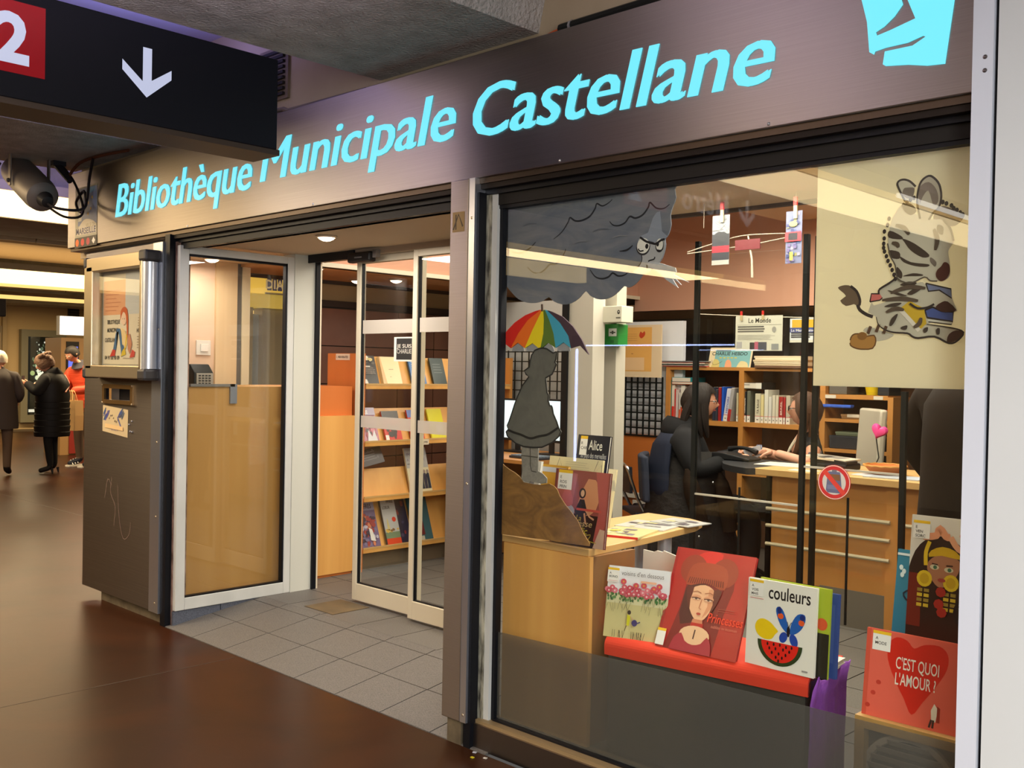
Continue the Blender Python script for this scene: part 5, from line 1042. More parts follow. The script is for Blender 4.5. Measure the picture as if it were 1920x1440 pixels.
sh = thing('display_shelf', (-5.75, 2.4, FZ), 'beech display shelving with books facing out, seen through the sliding door', 'shelf')
MB().box((-5.96, 1.495, FZ), (-5.56, 1.525, 1.60)).build('end_panel', WOODO, sh)
lb = MB().box((-5.86, 1.492, 1.553), (-5.70, 1.495, 1.597), (226, 210, 190)); lb = tag(lb.build('shelf_label', PRINT, sh), 'pale shelf label strip')
a = Art(Fr((-5.86, 1.4915, 1.553))); a.text('1. NOUVEAUTES', .012, .014, .022, (70, 60, 60), bold=.02, fit=.13); a.build('label_print', lb)
MB().box((-5.96, 2.95, FZ), (-5.56, 2.98, 1.60)).build('end_panel', WOOD3, sh)
levels = ((1.382, .20), (.985, .23), (.600, .19), (.245, .31))
for k, (z, hh) in enumerate(levels):
    MB().box((-5.90, 1.525, z-.026), (-5.55, 2.95, z)).build('plank', WOOD, sh)
    f = xplane(0)
    MB().prism(Fr((0, 2.95, 0), (1, 0, 0), (0, 0, 1)), [(-5.61, z), (-5.60, z), (-5.60-hh*.38, z+hh), (-5.61-hh*.38, z+hh)], 0, 1.425).build('back_board', WOOD, sh)
    MB().box((-5.555, 1.525, z), (-5.548, 2.95, z+.012)).build('lip', WOOD2, sh)
sbl = MB().box((-5.547, 1.955, .952), (-5.543, 2.10, .990), (222, 206, 180)); sbl = sbl.build('shelf_label', PRINT, sh)
a = Art(Fr((-5.543, 1.955, .952), (0, 1, 0), (0, 0, 1))); a.text('NOUVEAUTES', .012, .011, .020, (70, 60, 60), bold=.02, fit=.12); a.build('label_print', sbl)
MB().box((-5.90, 1.55, FZ), (-5.62, 2.93, .20)).build('base', mat('dark_plinth', (110, 96, 76), .6), sh)
GS = 'books facing out on the display shelf'
def facing(y0, y1, z, h, label, cov, art, lean=.34, t=.014):
    up = Vector((-math.sin(lean), 0, math.cos(lean)))
    o, a = book(Fr((-5.572, y0, z+.001), (0, 1, 0), up), y1-y0, h/math.cos(lean), t, label, GS, cov)
    art(a, y1-y0, h/math.cos(lean)); a.build('cover_print', o, GLOSSY)
def blobs(cols, n, s=.03, v0=0, v1=1):
    def f(a, w, h):
        for k in range(n):
            a.ell(random.uniform(s*.6, w-s*.6), random.uniform(h*v0+s*.6, h*v1-s*.6), random.uniform(.3, .6)*s, random.uniform(.3, .6)*s, random.choice(cols), 9)
    return f
def k1(a, w, h):
    blobs(((60, 56, 52), (90, 84, 76), (40, 38, 36)), 30, .03, .3, 1)(a, w, h); blobs(((206, 190, 130), (220, 214, 196)), 7, .03, .75, 1)(a, w, h)
    a.rect(.02, h*.60, w*.55, h*.64, (206, 200, 190)).lines(.02, w*.9, h*.35, h*.58, 5, (150, 140, 130)).poly([(.0, 0), (.03, 0), (.02, h*.18), (.0, h*.2)], (214, 210, 200))
facing(1.535, 1.66, 1.382, .205, 'dark illustrated book at the left end of the top shelf', (44, 42, 40), k1)
facing(1.70, 1.87, 1.382, .20, 'plain cream book in the middle of the top shelf', (232, 214, 164), lambda a, w, h: a.line([(w*.4, h*.55), (w*.65, h*.55)], .004, (150, 130, 100)).rect(w*.4, h*.28, w*.48, h*.30, (170, 150, 110)).poly([(0, 0), (.035, 0), (.01, h), (0, h)], (226, 176, 120)), .34, .03)
def k3(a, w, h): a.lines(.02, w*.85, h*.62, h*.9, 4, (196, 206, 216)); blobs(((206, 150, 70), (130, 90, 60), (90, 130, 180)), 8, .022, .05, .5)(a, w, h); a.poly([(0, 0), (.02, 0), (.01, h*.2), (0, h*.2)], (226, 222, 206))
facing(1.965, 2.10, 1.382, .205, 'bright blue book on the top shelf behind the second door leaf', (40, 106, 170), k3)
facing(2.17, 2.30, 1.382, .20, 'dark green book at the far end of the top shelf', (30, 50, 48), lambda a, w, h: a.lines(.02, w*.8, h*.4, h*.8, 4, (90, 100, 96)))
def m1(a, w, h): blobs(((196, 120, 136), (150, 60, 80), (214, 150, 160), (70, 60, 66)), 40, .035, 0, .75)(a, w, h); a.poly([(.03, 0), (.05, h*.35), (.075, h*.15), (.1, h*.35), (.12, 0)], (206, 206, 210)).rect(0, h*.78, w, h, (170, 160, 186)).text('OKE', .005, h*.82, .035, (236, 234, 230), bold=.02)
facing(1.535, 1.67, .985, .235, 'pink and lilac comic album at the left of the second shelf', (170, 110, 130), m1)
facing(1.73, 1.88, .985, .21, 'red and black album in the middle of the second shelf', (196, 40, 30), lambda a, w, h: (a.rect(0, h*.72, w, h, (34, 28, 28)), blobs(((30, 20, 20), (60, 20, 20)), 12, .04, .05, .7)(a, w, h), a.rect(w*.5, h*.4, w*.8, h*.45, (220, 210, 200)), a.rect(0, 0, .03, h*.2, (224, 220, 210))))
facing(1.965, 2.09, .985, .215, 'red album with a hooded figure on the second shelf', (206, 60, 40), lambda a, w, h: (a.rect(0, h*.75, w, h, (90, 110, 176)), a.poly([(w*.3, 0), (w*.7, 0), (w*.62, h*.5), (w*.5, h*.62), (w*.38, h*.5)], (66, 50, 40)), a.ell(w*.5, h*.2, .012, .010, (226, 220, 210))))
facing(2.16, 2.30, .985, .22, 'yellow book at the far end of the second shelf', (214, 206, 40), lambda a, w, h: a.rect(w*.4, h*.2, w*.9, h*.5, (240, 236, 200)))
def l1(a, w, h): a.text('LE ROUGE', w*.5, h*.62, .03, (120, 116, 118), 'C', fit=w*.6).text('ET LE', w*.5, h*.35, .03, (120, 116, 118), 'C', fit=w*.4); blobs(((80, 76, 84), (110, 60, 60)), 8, .02, 0, .2)(a, w, h)
o, a = book(Fr((-5.62, 1.54, .802), (0, .985, .17), (-.35, -.16, .92)), .22, .12, .012, 'dark book tilted sideways on top of the third display board', GS, (48, 46, 52)); a.lines(.03, .17, .03, .10, 4, (110, 106, 108)); blobs(((84, 80, 88),), 6, .02)(a, .22, .12); a.build('cover_print', o, GLOSSY)
def l2(a, w, h):
    a.rect(0, h*.55, w, h, (176, 172, 166)).text('POULES', .02, h*.82, .030, (120, 100, 120), fit=w*.7).text('A OISEAUX', .01, h*.70, .030, (130, 110, 130), fit=w*.85).lines(.01, w*.8, h*.6, h*.66, 1, (110, 104, 96))
    for k in range(6):
        u = .03+k*w*.15; a.poly([(u-.012, h*.08), (u+.016, h*.08), (u+.014, h*.42), (u-.010, h*.42)], random.choice(((50, 46, 54), (70, 66, 76), (56, 60, 70)))).ell(u+.002, h*.46, .012, .014, (150, 130, 120), 9).line([(u-.012, h*.4), (u-.02, h*.2)], .007, (60, 56, 66))
facing(1.965, 2.17, .600, .32, 'cream album with a row of standing figures on the third shelf', (216, 206, 168), l2, .30)
def b1(a, w, h): a.rect(0, h*.75, w, h, (150, 146, 168)).text('NDAFRES', .0, h*.79, .045, (40, 36, 44), bold=.01, fit=w*.85); blobs(((150, 60, 60), (90, 80, 120), (180, 176, 190), (60, 50, 70), (196, 120, 90), (120, 110, 140)), 60, .035, .02, .72)(a, w, h); a.poly([(w*.5, h*.15), (w*.75, h*.12), (w*.65, h*.36), (w*.5, h*.4)], (216, 214, 206))
facing(1.535, 1.70, .245, .335, 'violet comic album crowded with figures on the lowest shelf', (110, 96, 130), b1)
def b2(a, w, h): a.rect(.006, h*.22, w, h, (176, 176, 172)).text('PPIRE', w*.45, h*.88, .03, (40, 40, 40), bold=.02, fit=w*.45).text('LOEUR', w*.12, h*.76, .030, (50, 46, 46), bold=.02, fit=w*.5).rect(.006, 0, w, h*.14, (206, 70, 40)).rect(.006, h*.14, w, h*.27, (110, 130, 100)).poly([(w*.2, h*.27), (w*.28, h*.55), (w*.33, h*.55), (w*.42, h*.27)], (196, 180, 120)).ell(w*.75, h*.53, .018, .018, (206, 60, 40)); blobs(((206, 170, 80), (120, 90, 60)), 14, .02, .24, .36)(a, w, h)
facing(1.755, 1.89, .245, .325, 'grey album with a tower and red sun on the lowest shelf', (44, 40, 44), b2)
facing(1.88, 1.99, .245, .32, 'dark album tucked behind the grey tower album', (46, 40, 56), blobs(((70, 60, 84), (120, 50, 50)), 8, .03), .38)
def b3(a, w, h): a.ell(w*.5, h*.84, .03, .03, (206, 190, 40), 9).poly([(w*.4, h*.12), (w*.62, h*.12), (w*.6, h*.5), (w*.42, h*.5)], (96, 40, 40)).rect(w*.4, h*.40, w*.45, h*.52, (214, 210, 200)).rect(w*.55, h*.40, w*.6, h*.52, (214, 210, 200)).ell(w*.44, h*.62, .014, .014, (30, 26, 30)).ell(w*.58, h*.62, .014, .014, (30, 26, 30)).rect(w*.35, h*.02, w*.55, h*.10, (176, 170, 150))
facing(2.01, 2.19, .245, .345, 'teal album with a yellow star on the lowest shelf', (52, 92, 98), b3)

# downlights
def spot(x, y, z, label):
    t = thing('downlight', (x, y, z), label, 'ceiling light', 'round recessed downlights')
    m = MB(); m.loft([m.ring((x, y, zz), (0, 0, 1), r, 24) for r, zz in ((.055, z), (.060, z-.006), (.048, z-.012), (.045, z-.004))], False); m.build('rim', plain((214, 196, 170), .4), t, smooth=True)
    m = MB(); m.loft([m.ring((x, y, zz), (0, 0, 1), r, 20) for r, zz in ((.046, z-.004), (.040, z-.018), (.02, z-.028), (.001, z-.031))], False); m.build('lamp', SPOTL, t, smooth=True)
spot(-4.463, .407, 2.20, 'recessed downlight in the ceiling of the entrance recess')
spot(-6.02, .61, 2.20, 'downlight behind the top of the glazed side panel')
spot(-5.78, 1.26, 2.18, 'downlight at the left end of the soffit over the shelves')
spot(-6.30, 2.0, 2.18, 'small downlight on the far edge of the soffit over the shelves')
spot(-6.0, 2.14, 2.18, 'downlight in the middle of the soffit over the shelves')
spot(-6.28, 5.28, 2.06, 'downlight in the back soffit beside the grey wall box')

# ================================================================== BEHIND THE UMBRELLA: computers, columns, grids
sbox('trim_16', (-4.302, 2.2, FZ), (-4.10, 2.32, 2.9), mat('white_column', (192, 186, 172), .6))
sbox('trim_17', (-4.345, 2.18, FZ), (-4.300, 2.24, 2.9), BLACK)
sbox('trim_18', (-4.262, 2.40, FZ), (-4.222, 2.44, 2.9), BLACK)
sbox('trim_19', (-4.218, 2.42, FZ), (-4.085, 2.52, 2.9), mat('white_column_b', (186, 180, 164), .6))
sbox('wall_partition', (-6.1, 3.06, FZ), (-4.80, 3.10, 2.05), GREYW)
def grid(nm, x0, x1, z0, z1, y, dx, dz, r, label):
    t = thing(nm, ((x0+x1)/2, y, z0), label, 'wire panel')
    m = MB(); x = x0
    while x <= x1+.001: m.box((x-r, y-r, z0), (x+r, y+r, z1)); x += dx
    m.build('upright_wires', BLACKM, t)
    m = MB(); zz = z0
    while zz <= z1+.001: m.box((x0, y-r*2, zz-r), (x1, y, zz+r)); zz += dz
    m.build('cross_wires', BLACKM, t)
    return t
grid('wire_grid', -5.78, -4.95, 1.20, 1.66, 3.0, .075, .075, .004, 'black wire grid panel behind the two computer screens')
grid('wire_grid', -5.585, -5.06, .962, 1.47, 4.30, .0655, .0655, .006, 'black wire grid panel left of the tall bookcase')
sbox('wall_partition', (-5.62, 4.36, FZ), (-4.9, 4.40, 1.95), mat('pale_grey_board', (228, 231, 236), .8))
wd_ = tag(MB().box((-5.62, 4.30, FZ), (-5.02, 4.355, .968)).build('wood_panel', WOODO), 'low beech panel under the wire grid left of the bookcase', 'panel')
trk = tag(MB().box((-5.62, 4.275, .415), (-5.05, 4.30, .462)).build('cable_trunking', plain((220, 214, 200), .5)), 'white cable trunking on the low beech panel', 'trunking')
so = thing('wall_socket', (-5.24, 4.29, .32), 'white double socket with black plugs below the trunking', 'socket')
MB().box((-5.345, 4.285, .315), (-5.13, 4.30, .398)).build('plate', plain((222, 216, 204), .5), so, bevel=.004)
for x in (-5.29, -5.21): MB().cyl((x, 4.285, .35), (x, 4.25, .35), .026, n=14).build('plug', BLACK, so)
pt = tag(MB().box((-5.50, 4.25, 1.465), (-5.045, 4.262, 1.915), (232, 208, 170)).build('poster', PRINT), 'cream and orange poster with a small red leaf left of the bookcase', 'poster')
a = Art(Fr((-5.50, 4.25, 1.465))); a.rect(.02, .05, .355, .43, (236, 178, 96)); a.poly(smooth_pts([(.22, .36), (.235, .395), (.255, .38), (.275, .398), (.285, .37), (.265, .345), (.24, .335)], 2, True), (206, 70, 40))
for k in range(4): a.rect(.06+.02*(k % 2), .37-k*.018, .20, .374-k*.018, (206, 150, 80))
a.rect(.14, .20, .16, .205, (150, 100, 60)).rect(.03, .06, .28, .17, (240, 200, 150)); a.build('poster_print', pt)
gx = thing('first_aid_box', (-4.085, 2.35, 1.674), 'green box fixed to the white column', 'box')
MB().box((-4.165, 2.36, 1.674), (-4.02, 2.46, 1.815)).build('body', plain((34, 128, 50), .4), gx, bevel=.006)
a = Art(yplane(2.36)); a.rect(-4.10, 1.735, -4.035, 1.785, (222, 224, 220)).rect(-4.09, 1.755, -4.045, 1.763, (50, 60, 50)).rect(-4.075, 1.748, -4.06, 1.770, (60, 70, 60)).rect(-4.085, 1.69, -4.055, 1.71, (24, 96, 40)); a.build('sticker', gx)
wx = thing('wall_box', (-4.02, 2.33, 1.815), 'pale grey box with a small black logo above the green box', 'box')
MB().box((-4.115, 2.30, 1.82), (-3.95, 2.42, 1.925)).build('body', plain((206, 202, 184), .5), wx, bevel=.004)
a = Art(yplane(2.30)); a.ell(-3.975, 1.885, .011, .014, (40, 40, 36), 10).ell(-3.974, 1.887, .004, .005, (206, 202, 184), 8).rect(-3.995, 1.845, -3.96, 1.853, (90, 88, 80)); a.build('logo', wx)
dk = thing('desk', (-4.85, 2.6, FZ), 'wooden computer desk behind the painted girl', 'desk')
MB().box((-5.52, 2.25, .86), (-4.66, 3.02, .885)).build('worktop', WOOD3, dk)
for x in (-5.5, -4.72): MB().box((x, 2.3, FZ), (x+.03, 3.0, .86)).build('leg', WOOD3, dk)
def monitor(x0, x1, z0, z1, y, label):
    t = thing('monitor', ((x0+x1)/2, y, .886), label, 'monitor', 'computer monitors on the desk')
    MB().box((x0-.014, y, z0-.02), (x1+.014, y+.03, z1+.014)).build('housing', plain((34, 36, 40), .4), t, bevel=.005)
    MB().box((x0, y-.002, z0), (x1, y, z1)).build('screen', glow('screen_glow', (214, 236, 246), .95), t)
    MB().box(((x0+x1)/2-.02, y+.01, .9), ((x0+x1)/2+.02, y+.03, z0)).build('stand', plain((34, 36, 40), .4), t)
    MB().box(((x0+x1)/2-.1, y-.05, .886), ((x0+x1)/2+.1, y+.08, .9)).build('base', plain((34, 36, 40), .4), t)
monitor(-5.475, -5.10, .99, 1.275, 2.75, 'computer monitor with a white screen left of the painted girl')
monitor(-5.03, -4.80, 1.0, 1.285, 2.72, 'computer monitor with a white screen right of the painted girl')
kb = thing('keyboard', (-4.83, 2.42, .886), 'black keyboard with grey keys on the computer desk', 'keyboard')
MB().box((-4.98, 2.36, .886), (-4.68, 2.52, .902)).build('body', plain((40, 46, 56), .5), kb, bevel=.003)
for i in range(9):
    for k in range(4): MB().box((-4.97+i*.031, 2.372+k*.035, .902), (-4.945+i*.031, 2.40+k*.035, .909)).build('key', plain((110, 122, 134), .5), kb)

# ================================================================== BOOKCASE AND COUNTER
bc = thing('bookcase', (-4.0, 4.5, FZ), 'wide beech bookcase filled with spines behind the counter', 'bookcase')
bx = lambda px: -5.026+(px-1245)*.004586
bz = lambda py: 1.561-(py-692)*.00456
def plank(x0, x1, z0, z1, nm='shelf', m=WOOD3, y0=4.3): MB().box((x0, y0, z0), (x1, 4.62, z1)).build(nm, m, bc)
plank(-5.026, -2.976, 1.535, 1.561, 'top'); plank(-5.026, -4.985, FZ, 1.535, 'side_panel'); plank(-3.095, -3.055, FZ, 1.36, 'side_panel')
plank(-4.316, -4.273, FZ, 1.535, 'divider'); plank(-3.617, -3.574, FZ, 1.535, 'divider')
plank(-4.985, -4.316, 1.083, 1.123); plank(-4.273, -3.617, 1.090, 1.126); plank(-3.574, -3.095, 1.338, 1.370); plank(-3.574, -3.095, 1.165, 1.19); plank(-3.574, -3.095, .94, .965); plank(-4.273, -3.617, .70, .73)
MB().box((-5.0, 4.60, FZ), (-2.99, 4.64, 1.55)).build('back', mat('bookcase_back', (92, 60, 34), .7), bc)
MB().box((-3.574, 4.298, 1.3405), (-3.49, 4.30, 1.366), (214, 206, 190)).build('shelf_tag', PRINT, bc)
MB().box((-3.20, 4.298, 1.3405), (-3.13, 4.30, 1.366), (214, 206, 190)).build('shelf_tag', PRINT, bc)
GB = 'spines in the bookcase behind the counter'
def spine_book(x0, x1, z, h, col, label, low=None, title=None, tc=(60, 50, 50), lean=0.0, tagw=True):
    o = thing('book', ((x0+x1)/2, 4.45, z), label, 'book', GB)
    f = Fr((x0, 4.32, z), (math.cos(lean), 0, -math.sin(lean)), (math.sin(lean), 0, math.cos(lean))); w = x1-x0-.003
    MB().fbox(f, 0, 0, -.17, w, h, 0, col).build('cover', GLOSSY, o)
    MB().fbox(f, .003, .003, -.172, w-.003, h+.001, -.004, (222, 212, 190)).build('page_block', PRINT, o)
    a = Art(f)
    if tagw: a.rect(0, .0, w, .052, (222, 218, 206)).rect(0, .050, w, .054, (206, 80, 80)).rect(w*.3, .02, w*.7, .028, (110, 106, 100))
    if low: a.rect(0, .0, w, h*.36, low)
    if title:
        a2 = Art(Fr(f.p(w*.78, .07), f.uy, -f.ux)); a2.text(title, 0, 0, w*.62, tc, bold=.015, fit=h*.5); a2.build('title', o)
    a.build('spine_print', o)
zL, zR = 1.123, 1.126
L = [(1251, 1255.5, 717, (44, 138, 140), None, None, 'tall teal spine at the left end of the bookcase'), (1256, 1262, 725, (214, 206, 190), (206, 50, 36), None, 'white spine with a red foot beside the tall teal spine'), (1262, 1265, 733, (196, 60, 50), None, None, 'thin red spine in the left compartment'), (1265, 1270, 734, (206, 190, 186), None, None, 'pinkish white spine after the thin red one'),
     (1272, 1275.5, 740, (206, 200, 190), (206, 80, 30), None, 'short white spine with an orange foot'), (1276, 1280, 727, (226, 220, 206), (196, 70, 34), None, 'first taller white spine left of the client head'), (1280, 1285, 727, (218, 214, 202), None, None, 'second taller white spine left of the client head'),
     (1286, 1292, 736, (60, 56, 54), None, None, 'dark spine hidden behind the client head'), (1293, 1299, 732, (150, 60, 50), None, None, 'dull red spine hidden behind the client head'),
     (1344, 1350, 728, (46, 50, 66), None, None, 'dark navy spine right of the client head'), (1350, 1355, 732, (60, 60, 70), None, None, 'charcoal spine right of the client head'), (1356, 1362, 728, (150, 40, 44), None, None, 'dark red spine near the leaning books')]
for x0, x1, py, c, low, ti, lab in L: spine_book(bx(x0), bx(x1), zL, bz(py)-zL, c, lab, low, ti, tagw=False)
spine_book(bx(1366), bx(1375), zL+.004, .265, (204, 206, 220), 'white spine with blue lettering leaning in the left compartment', None, 'HISTOIRE', (50, 60, 150), .14)
spine_book(bx(1374), bx(1381), zL+.006, .27, (170, 166, 164), 'grey spine with a red foot leaning by the divider', (170, 44, 40), None, lean=.14, tagw=False)
spine_book(bx(1363), bx(1367), zL, .28, (40, 90, 190), 'bright blue spine beside the leaning books', tagw=False)
Rr = [(1393, 1397, 737, (206, 196, 160), None, 'cream spine right after the bookcase divider'), (1397.5, 1404.5, 733, (214, 206, 178), None, 'second cream spine after the divider'), (1405.5, 1413, 734, (36, 40, 42), 'AMANDINE', 'black spine with pale lettering in the right compartment'), (1414, 1421, 733, (104, 106, 92), None, 'grey green spine beside the black lettered one'),
      (1430, 1440.5, 737, (206, 200, 172), "TA RAGE", 'wide cream spine with dark capital lettering'), (1441, 1447, 739, (220, 206, 150), None, 'pale yellow spine beside the capital lettered one'), (1448, 1455.5, 730, (216, 214, 200), None, 'tallest white spine in the right compartment'), (1456, 1462, 742, (210, 208, 200), None, 'white spine with a small black mark'),
      (1463, 1469, 739, (212, 206, 186), None, 'first of two matching cream spines near the librarian'), (1469.5, 1475, 739, (208, 200, 176), None, 'second of two matching cream spines near the librarian'), (1475.5, 1483.5, 741, (160, 44, 40), 'BRAZIL', 'dark red spine with pale lettering beside the librarian face'), (1484, 1488, 742, (170, 40, 44), None, 'narrow red spine behind the librarian face'), (1489, 1497, 739, (190, 180, 160), None, 'beige spine mostly hidden by the librarian')]
for x0, x1, py, c, ti, lab in Rr: spine_book(bx(x0), bx(x1), zR, bz(py)-zR, c, lab, None, ti, (226, 220, 206) if sum(c) < 300 else (60, 50, 50))
def lying(nm, x0, x1, z0, z1, c, label, y0=4.31, cat='book', grp=GB):
    o = thing(nm, ((x0+x1)/2, y0+.1, z0), label, cat, grp)
    MB().box((x0, y0, z0), (x1, y0+.22, z1), c).build('cover', GLOSSY, o); MB().box((x0+.004, y0-.001, z0+.004), (x1-.004, y0+.219, z1-.004), (214, 206, 190)).build('page_block', PRINT, o); return o
lying('book', bx(1257), bx(1298), bz(720), bz(711.5), (40, 132, 136), 'teal book lying across the top of the upright spines')
lying('book', bx(1257), bx(1302), bz(724.5), bz(720), (196, 104, 60), 'thin orange book lying under the teal one')
o = lying('book', bx(1399), bx(1443), bz(729), bz(718), (34, 34, 36), 'thick black book lying flat on the right compartment spines')
Art(yplane(4.309)).rect(bx(1402), bz(723), bx(1420), bz(721), (150, 146, 140)).rect(bx(1443)-.05, bz(728.5), bx(1443), bz(718.5), (222, 218, 206)).build('spine_print', o)
ORD = ('lowest', 'second from the bottom', 'third from the bottom', 'third from the top', 'second from the top', 'topmost')
def pile(nm, x0, x1, z0, n, t, label, cols, grp, y0=4.28):
    for k in range(n):
        dx = random.uniform(-.012, .012); dy = random.uniform(-.015, .015); tt = t*random.uniform(.8, 1.1)
        o = thing(nm, ((x0+x1)/2, y0+.15, z0), ORD[k]+' '+label, 'magazine', grp)
        MB().box((x0+dx, y0+dy, z0), (x1+dx, y0+.28+dy, z0+tt*.96), cols[k % len(cols)]).build('sheets', PRINT, o)
        z0 += tt
    return z0
pile('magazine', -5.06, -4.62, 1.5615, 6, .0085, 'thin magazine in the flat pile at the left bookcase end', ((190, 70, 60), (206, 206, 200), (60, 90, 90), (206, 196, 180), (180, 90, 80), (120, 120, 120)), 'magazines piled at the left end of the bookcase top')
pile('newspaper', -4.17, -3.76, 1.5615, 6, .017, 'folded newspaper in the pile beside the propped weekly', ((110, 80, 60), (214, 196, 160), (222, 204, 170), (206, 186, 150), (226, 210, 180), (214, 198, 166)), 'newspapers piled on the bookcase top')
nf = Fr((-4.633, 4.33, 1.562), (1, 0, .0), (0, .25, .968))
o = tag(MB().fbox(nf, 0, 0, -.004, .398, .165, 0, (226, 208, 170)).build('newspaper', PRINT), 'coloured satirical weekly propped up on the bookcase top', 'newspaper')
a = Art(nf); a.rect(.055, .0, .385, .145, (126, 178, 180)).text('CHARLIE HEBDO', .025, .100, .040, (50, 60, 60), bold=.02, fit=.33).rect(.06, .134, .2, .142, (70, 74, 70)).poly(smooth_pts([(.16, .0), (.165, .05), (.19, .065), (.215, .04), (.225, .0)], 3), (226, 160, 120)).poly(smooth_pts([(.03, .0), (.045, .05), (.06, .07), (.1, .05), (.11, 0)], 3), (206, 190, 120)).line(smooth_pts([(.03, .06), (.05, .02), (.1, .03), (.13, .05)], 3), .003, (90, 70, 50)).poly(smooth_pts([(.27, 0), (.3, .05), (.36, .04), (.38, 0)], 3), (214, 200, 150))
for k in range(5): a.rect(.10+k*.035, .075, .122+k*.035, .083, (214, 190, 60))
a.build('front_page', o)
# things on the right shelves
def carton(x0, x1, z0, z1, c, label, y0=4.33, dy=.2, nm='box', ink=None):
    o = thing(nm, ((x0+x1)/2, y0+dy/2, z0), label, 'box', 'boxes on the right bookcase shelves')
    MB().box((x0, y0, z0), (x1, y0+dy, z1), c).build('body', PAINT, o, bevel=.004); MB().box((x0-.002, y0-.002, z1-.012), (x1+.002, y0+dy+.002, z1+.003), tuple(min(255, int(v*1.12)) for v in c)).build('lid', PAINT, o)
    if ink: Art(yplane(y0-.0025)).rect(x0+(x1-x0)*.3, z0+.012, x1-.02, z0+.035, ink).build('sticker', o)
    return o
carton(-3.56, -3.42, 1.371, 1.46, (96, 92, 84), 'grey ribbed box on the upper right shelf'); carton(-3.185, -3.10, 1.371, 1.47, (40, 42, 46), 'black box on the upper right shelf')
bk = thing('bucket', (-3.26, 4.42, 1.371), 'yellow plastic bucket on the upper right shelf', 'bucket')
m = MB(); m.loft([m.ring((-3.26, 4.42, 1.371+z), (0, 0, 1), r, 20) for r, z in ((.045, 0), (.070, .12), (.062, .12), (.040, .01))]); m.build('body', plain((210, 190, 20), .5), bk, smooth=True)
m = MB(); m.loft([m.ring((-3.26, 4.42, 1.371+z), (0, 0, 1), r, 20) for r, z in ((.074, .112), (.076, .12), (.070, .122))], False); m.build('rim', plain((222, 204, 40), .5), bk, smooth=True)
carton(-3.21, -3.11, 1.191, 1.262, (206, 66, 44), 'red cardboard box on the middle right shelf', ink=(206, 190, 176)); carton(-3.28, -3.215, 1.191, 1.25, (196, 186, 160), 'cream carton beside the red box')
carton(-3.46, -3.30, 1.191, 1.222, (150, 116, 76), 'low brown tray with pale tags on the middle right shelf', ink=(226, 216, 196))
bl = carton(-3.60, -3.36, 1.272, 1.292, (60, 96, 190), 'flat blue plastic lid standing out above the librarian chair', 4.27, .05)
carton(-3.55, -3.12, .967, 1.06, (44, 46, 52), 'long black file box on the lower right shelf'); carton(-3.5, -3.25, 1.064, 1.09, (96, 104, 84), 'olive folder stack on the lower right shelf')
carton(-3.55, -3.3, .735, .86, (54, 52, 52), 'dark file box at the bottom right of the bookcase'); carton(-3.29, -3.12, .735, .84, (64, 62, 66), 'second dark file box at the bottom right of the bookcase')
# counter
ct = thing('counter', (-2.5, 3.0, FZ), 'long beech library counter with three pale rails on its front', 'counter')
MB().box((-3.16, 2.60, .905), (-1.05, 3.32, .945)).build('worktop', WOOD2, ct, bevel=.004)
MB().box((-3.11, 2.66, FZ+.20), (-2.36, 2.70, .905)).build('front_panel', WOOD3, ct)
MB().box((-2.36, 2.64, FZ), (-2.28, 2.72, .905)).build('pillar', WOOD3, ct)
MB().box((-2.28, 2.66, FZ+.10), (-1.06, 2.70, .905)).build('front_panel', WOOD3, ct)
MB().box((-3.11, 2.66, FZ), (-3.07, 3.28, .905)).build('end_panel', WOODD, ct)
MB().box((-2.75, 2.655, FZ), (-2.30, 2.72, FZ+.21)).build('plinth', plain((112, 104, 92), .5), ct); MB().box((-3.07, 2.675, FZ), (-2.75, 2.72, FZ+.2)).build('plinth', plain((84, 78, 70), .5), ct)
for z, in ((.708,), (.608,), (.498,)): MB().tube([(-3.09, 2.635, z), (-2.335, 2.635, z)], .011, 8).build('rail', plain((190, 178, 146), .4, .3), ct, smooth=True)
MB().tube([(-2.27, 2.635, .702), (-1.1, 2.635, .702)], .011, 8).build('rail', plain((190, 178, 146), .4, .3), ct, smooth=True)
m = MB(); m.prism(Fr((0, 0, .905), (1, 0, 0), (0, 1, 0)), smooth_pts([(-3.60, 3.0), (-3.45, 2.72), (-3.24, 2.58), (-3.15, 2.60), (-3.14, 2.95), (-3.2, 3.2), (-3.5, 3.2)], 2, True), 0, .038); m.build('corner_leaf', plain((34, 36, 40), .6), ct)
ba = thing('basket', (-2.47, 2.86, .946), 'shallow orange wicker basket on the counter', 'basket')
m = MB(); m.loft([m.ring((-2.47, 2.86, .946+z), (0, 0, 1), r, 28) for r, z in ((.07, 0), (.085, .02), (.105, .042), (.118, .052), (.112, .054), (.098, .04), (.075, .018), (.05, .012))]); m.build('bowl', mat('wicker', (206, 116, 52), .7, bump=((120, 120, 300), .8, .01)), ba, smooth=True)
m = MB(); m.tube([(-2.47+.116*math.cos(t*PI/14), 2.86+.116*math.sin(t*PI/14), .999+.003*(t % 2)) for t in range(29)], .006, 6); m.build('rim', mat('wicker_rim', (200, 140, 66), .7), ba, smooth=True)
GP_ = 'papers on the counter'
def sheet(x, y, w, d, rz, label, c=(226, 222, 210), n=1, z=.9455):
    f = Fr((x, y, z+.002*n), (math.cos(rz), math.sin(rz), 0), (-math.sin(rz), math.cos(rz), 0))
    o = tag(MB().fbox(f, 0, 0, -.002*n, w, d, 0, c).build('paper', PRINT), label, 'paper', GP_); Art(f).lines(w*.1, w*.9, d*.15, d*.85, 6, (170, 168, 166), .003).build('print', o)
